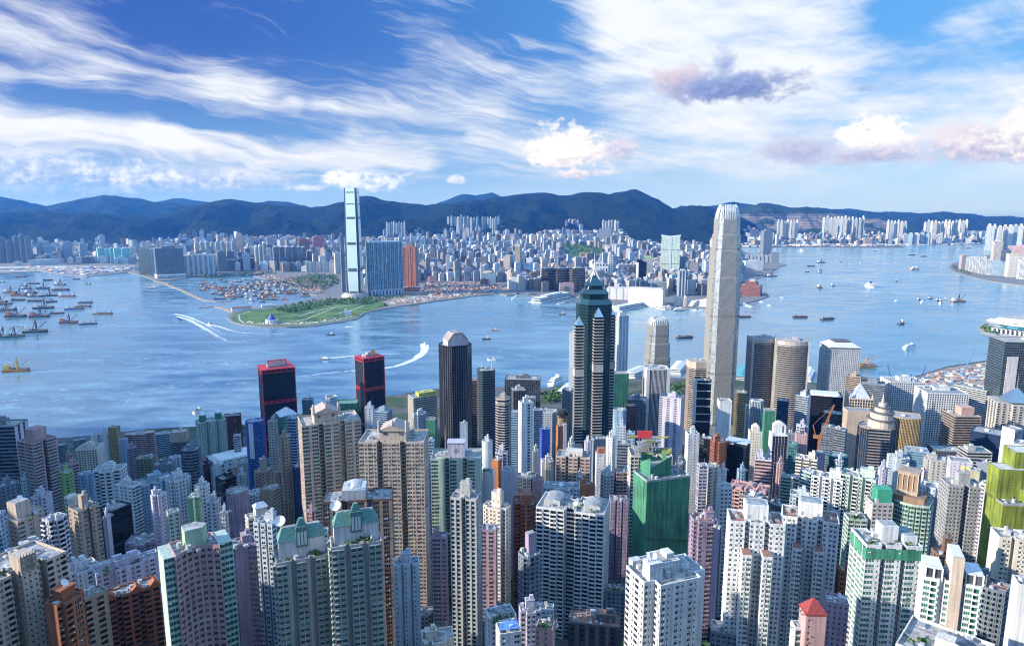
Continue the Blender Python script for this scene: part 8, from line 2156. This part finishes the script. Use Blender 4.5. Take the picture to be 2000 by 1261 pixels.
for px, py, rz, s, hc, cab, lab in (
    (85, 563, 8, 1.0, 'dark', CAB, None), (52, 564, 4, .8, 'blue', CAB, 'blue decked derrick barge near the head of the anchorage'), (21, 571, 2, 1.0, 'red', CAB, None), (38, 577, 5, 1.1, 'red', RUSTCAB, None), (60, 572, -4, 1.0, 'dark', CAB, None), (67, 579, 3, .95, 'dark', CAB, None),
    (97, 578, 12, 1.1, 'dark', CAB, None), (12, 606, 6, 1.15, 'dark', CAB, None), (86, 602, 12, 1.25, 'dark', CAB, 'large derrick barge in mid anchorage with its jib laid low'), (32, 618, 8, 1.2, 'dark', RUSTCAB, None), (78, 618, 8, 1.15, 'dark', RUSTCAB, None),
    (135, 630, 10, 1.0, 'red', RUSTCAB, 'lone derrick barge with rusty cabin at the anchorage edge'), (28, 657, 14, 1.0, 'green', CAB, 'green hulled derrick barge low on the left'), (6, 657, 10, 1.0, 'dark', RUSTCAB, None), (70, 648, 12, 1.2, 'dark', CAB, 'derrick barge with long slanting jib nearest the near shore'), (118, 556, -6, 1.0, 'dark', CAB, None), (0, 590, 0, 1.1, 'dark', CAB, 'derrick barge cut by the left photo edge')):
    boat('derrick_barge', px, py, rz, lab or 'dark derrick barge in the western anchorage', D_, DB if not lab else None, s, hc, 'dark', cab)
for px, py, rz, s in ((41, 541, 0, .95), (94, 547, 12, .9), (67, 554, 6, 1.0), (36, 586, 8, 1.0), (68, 588, 12, 1.0), (101, 589, 16, .8), (10, 594, 10, 1.0), (112, 612, 10, .9), (150, 545, 2, .7)):
    boat('flat_barge', px, py, rz, 'low dark barge in the western anchorage', 'barge', 'flat barges at anchor in the west', s)
for px, py, rz, s, hc, lab in ((119, 566, 6, 1.15, 'dark', 'dark cargo ship behind the red hulled one in the anchorage'), (132, 579, 4, 1.05, 'red', 'red hulled cargo ship right of the derrick barges'), (167, 591, 12, .8, 'red', 'small rust hulled cargo ship nearest the ferry lane'), (146, 604, 8, 1.0, 'blue', 'blue hulled cargo ship overlapping a red one'), (163, 599, 8, .9, 'red', 'red cargo ship behind the blue hulled one'), (202, 613, 10, .95, 'orange', 'orange hulled cargo ship with white bridge, alone on the water'), (173, 633, 12, .8, 'dark', 'dark cargo ship with white bridge below the orange hulled one')):
    boat('cargo_ship', px, py, rz, lab, 'cargo ship', None, s, hc)
boat('tug', 48, 558, 4, 'blue tug among the western derrick barges', 'tug', None, 1.2, 'blue'); boat('tug', 173, 555, 0, 'small dark tug far right of the anchorage', 'tug', None, .9); boat('tug', 5, 551, 0, 'dark tug at the left photo edge', 'tug', None, 1.1, 'green')
boat('derrick_barge', 33, 724, 10, 'orange and yellow dredger alone near the near shore', 'dredger', None, 1.0, 'orange', 'yellow', HC['yellow'])
boat('speedboat', 345, 625, 160, 'blue fast ferry throwing a broad white wake', 'fast ferry', None, 1.2, 'blue'); boat('ferry', 299, 563, 8, 'red and white catamaran ferry off the breakwater', 'ferry', None, 1.0, 'red')
boat('speedboat', 830, 672, 80, 'white fast boat at the head of a curling wake', 'fast boat', None, .8, 'white'); boat('speedboat', 634, 701, 178, 'dark fast boat heading left before the red framed towers', 'fast boat', None, .9, 'dark'); boat('tug', 646, 654, 4, 'dark launch in the mid channel', 'launch', None, .9, 'dark')
boat('fishing_boat', 965, 645, 180, 'small red launch in the open channel', 'launch', None, .9, 'red'); boat('tug', 410, 634, 170, 'white capped launch following the blue fast ferry', 'launch', None, .8, 'white'); boat('fishing_boat', 960, 702, 180, 'small pale launch left of the teal spire tower', 'launch', None, .9, 'white')
boat('ferry', 1086, 747, 60, 'white double deck ferry leaving the near pier', 'ferry', None, 1.3, 'white'); boat('ferry', 1583, 728, 80, 'white ferry at the pier left of the porthole tower', 'ferry', None, 1.0, 'blue')
boat('cruise_ship', 1022, 583, 12, 'white cruise ship moored beside the passenger terminal', 'cruise ship', None, .72); boat('cruise_ship', 1697, 560, 78, 'white cruise ship sailing up the eastern channel', 'cruise ship', None, .8)
for px, py, rz, s, hc, lab in ((1565, 491, 80, 1.6, 'white', 'far white ferry near the old runway'), (1787, 526, 10, 1.5, 'orange', 'ferry with orange hull in mid channel'), (1777, 679, 20, 1.0, 'white', 'white ferry alone in the eastern channel near the bare shore'), (1303, 602, 5, 1.0, 'white', 'white ferry moored by the small jetty'), (1326, 606, 8, 1.0, 'green', 'green and white ferry off the concert hall')):
    boat('ferry', px, py, rz, lab, 'ferry', None, s, hc)
for px, py, rz, s, lab in ((1604, 513, 0, 1.0, 'dark derrick barge in the far eastern channel'), (1508, 540, 4, 1.0, 'dark derrick barge off the ribbed white hotel'), (1872, 589, 4, 1.0, 'crane barge with raised jib right of the sampan cluster')):
    boat('derrick_barge', px, py, rz, lab, D_, None, s, 'dark' if px != 1872 else 'red', 'dark', CAB)
boat('derrick_barge', 1692, 716, 8, 'orange crane barge right of the porthole tower', 'crane barge', None, .9, 'orange', 'orange', HC['yellow'])
for px, py, rz, lab in ((1584, 520, 2, 'dark barge left of the far derrick barge'), (1563, 619, 2, 'long dark barge in the eastern channel'), (1616, 623, 18, 'dark barge right of the long one in the eastern channel'), (1337, 659, 14, 'dark barge right of the comb crowned tower'), (1781, 498, 2, 'flat dark barge in the far channel'), (1804, 501, 8, 'tilted looking dark barge in the far channel'), (1489, 540, 4, 'dark barge moored off the ribbed white hotel'), (1453, 619, 4, 'dark barge peeping out behind the very tall silver tower'), (1891, 485, 2, 'tiny dark barge off the eastern point')):
    boat('flat_barge', px, py, rz, lab, 'barge', None, 1.0)
for px, py in ((1642, 511), (1603, 528), (1600, 532), (1577, 531), (1626, 558), (1751, 549), (1710, 490)): boat('tug', px, py, rng.uniform(0, 180), 'small dark launch scattered over the eastern channel', 'launch', 'dark launches in the eastern channel', 1.0)
boat('tug', 1600, 562, 88, 'dark launch with spreading wake in the eastern channel', 'launch', None, 1.6); boat('tug', 1761, 632, 30, 'dark tug in the near eastern channel', 'tug', None, 1.2)
for px, py in ((1795, 585), (1804, 590), (1817, 583), (1831, 587), (1837, 587), (1846, 584), (1838, 592)): boat('fishing_boat', px, py, rng.uniform(0, 60), 'small boat in the loose cluster left of the crane barge', 'small boat', 'sampan cluster in the eastern channel', 1.0, rng.choice(('dark', 'white')))
for px, py, lab in ((1487, 590, 0), (1503, 597, 0), (1455, 594, 0), (1460, 597, 0), (1467, 599, 0), (1529, 581, 0), (1681, 514, 0), (1752, 588, 0), (1395, 606, 0), (1358, 606, 0), (1370, 607, 0)): boat('motor_yacht', px, py, rng.uniform(-20, 20), 'white motor yacht off the concert hall and brick hotel shore', 'motor yacht', 'white yachts off the far shore', .85)
for px, py in ((1200, 696), (1098, 614), (950, 662)): boat('tug', px, py, 5, 'little dark launch in the central channel', 'launch', 'little launches in the central channel', .9)
boat('tug', 388, 803, 60, 'tiny white launch near the western near shore', 'launch', None, .8, 'white')
# the typhoon shelter
rr = random.Random(5)
SH = [(378, 556), (420, 546), (485, 541), (520, 545), (560, 556), (600, 572), (616, 578), (596, 584), (560, 590), (520, 594), (480, 592), (440, 586), (405, 574)]
shw = [(p.x, p.y) for p in (atz(*q, 0) for q in SH)]
spots = []
def put(px, py, kind, lab, cat, grp, rz, s, hc, jib, md):
    p = atz(px, py, 0)
    if not inside(shw, p.x, p.y) or any((p.x - a) ** 2 + (p.y - b) ** 2 < md * md for a, b in spots): return False
    spots.append((p.x, p.y)); boat(kind, px, py, rz, lab, cat, grp, s, hc, jib, RUSTCAB if jib in ('orange', 'red') else CAB); return True
for c0, n, kind in (((395, 562, 26, 6), 10, 'derrick_barge'), ((455, 575, 20, 8), 9, 'derrick_barge'), ((525, 553, 40, 10), 12, 'derrick_barge'), ((580, 572, 22, 7), 7, 'derrick_barge'), ((520, 580, 24, 6), 6, 'derrick_barge')):
    k = 0
    for _ in range(300):
        if k >= n: break
        if put(rr.gauss(c0[0], c0[2] * .6), rr.gauss(c0[1], c0[3] * .6), kind, 'rusty derrick barge packed in the boat shelter', D_, 'derrick barges in the boat shelter', rr.uniform(-15, 25), rr.uniform(.5, .75), rr.choice(('dark', 'red', 'red', 'orange')), rr.choice(('orange', 'dark', 'red')), 34): k += 1
k = 0
for _ in range(1500):
    if k >= 84: break
    px, py = rr.gauss(490, 42), rr.gauss(561 + (rr.random() * 10), 9)
    if put(px, py, 'fishing_boat', 'fishing boat moored among others in the boat shelter', 'fishing boat', 'fishing boats in the boat shelter', rr.uniform(-25, 35), rr.uniform(.85, 1.25), rr.choice(('dark', 'green', 'blue', 'red')), 'dark', 22): k += 1
boat('flat_barge', 522, 585, 4, 'green barge near the shelter mouth', 'barge', None, .9, 'green'); boat('flat_barge', 430, 584, 6, 'long pale decked barge along the breakwater', 'barge', None, 1.0, 'blue')
for px, py in ((474, 577), (491, 567), (506, 583), (538, 585)): boat('tug', px, py, 20, 'small launch crossing the boat shelter', 'launch', 'launches crossing the boat shelter', .8)

# housekeeping: drop the builder's own notes
for o in COL.objects:
    for k in ('_w', '_d', '_h'):
        if k in o: del o[k]
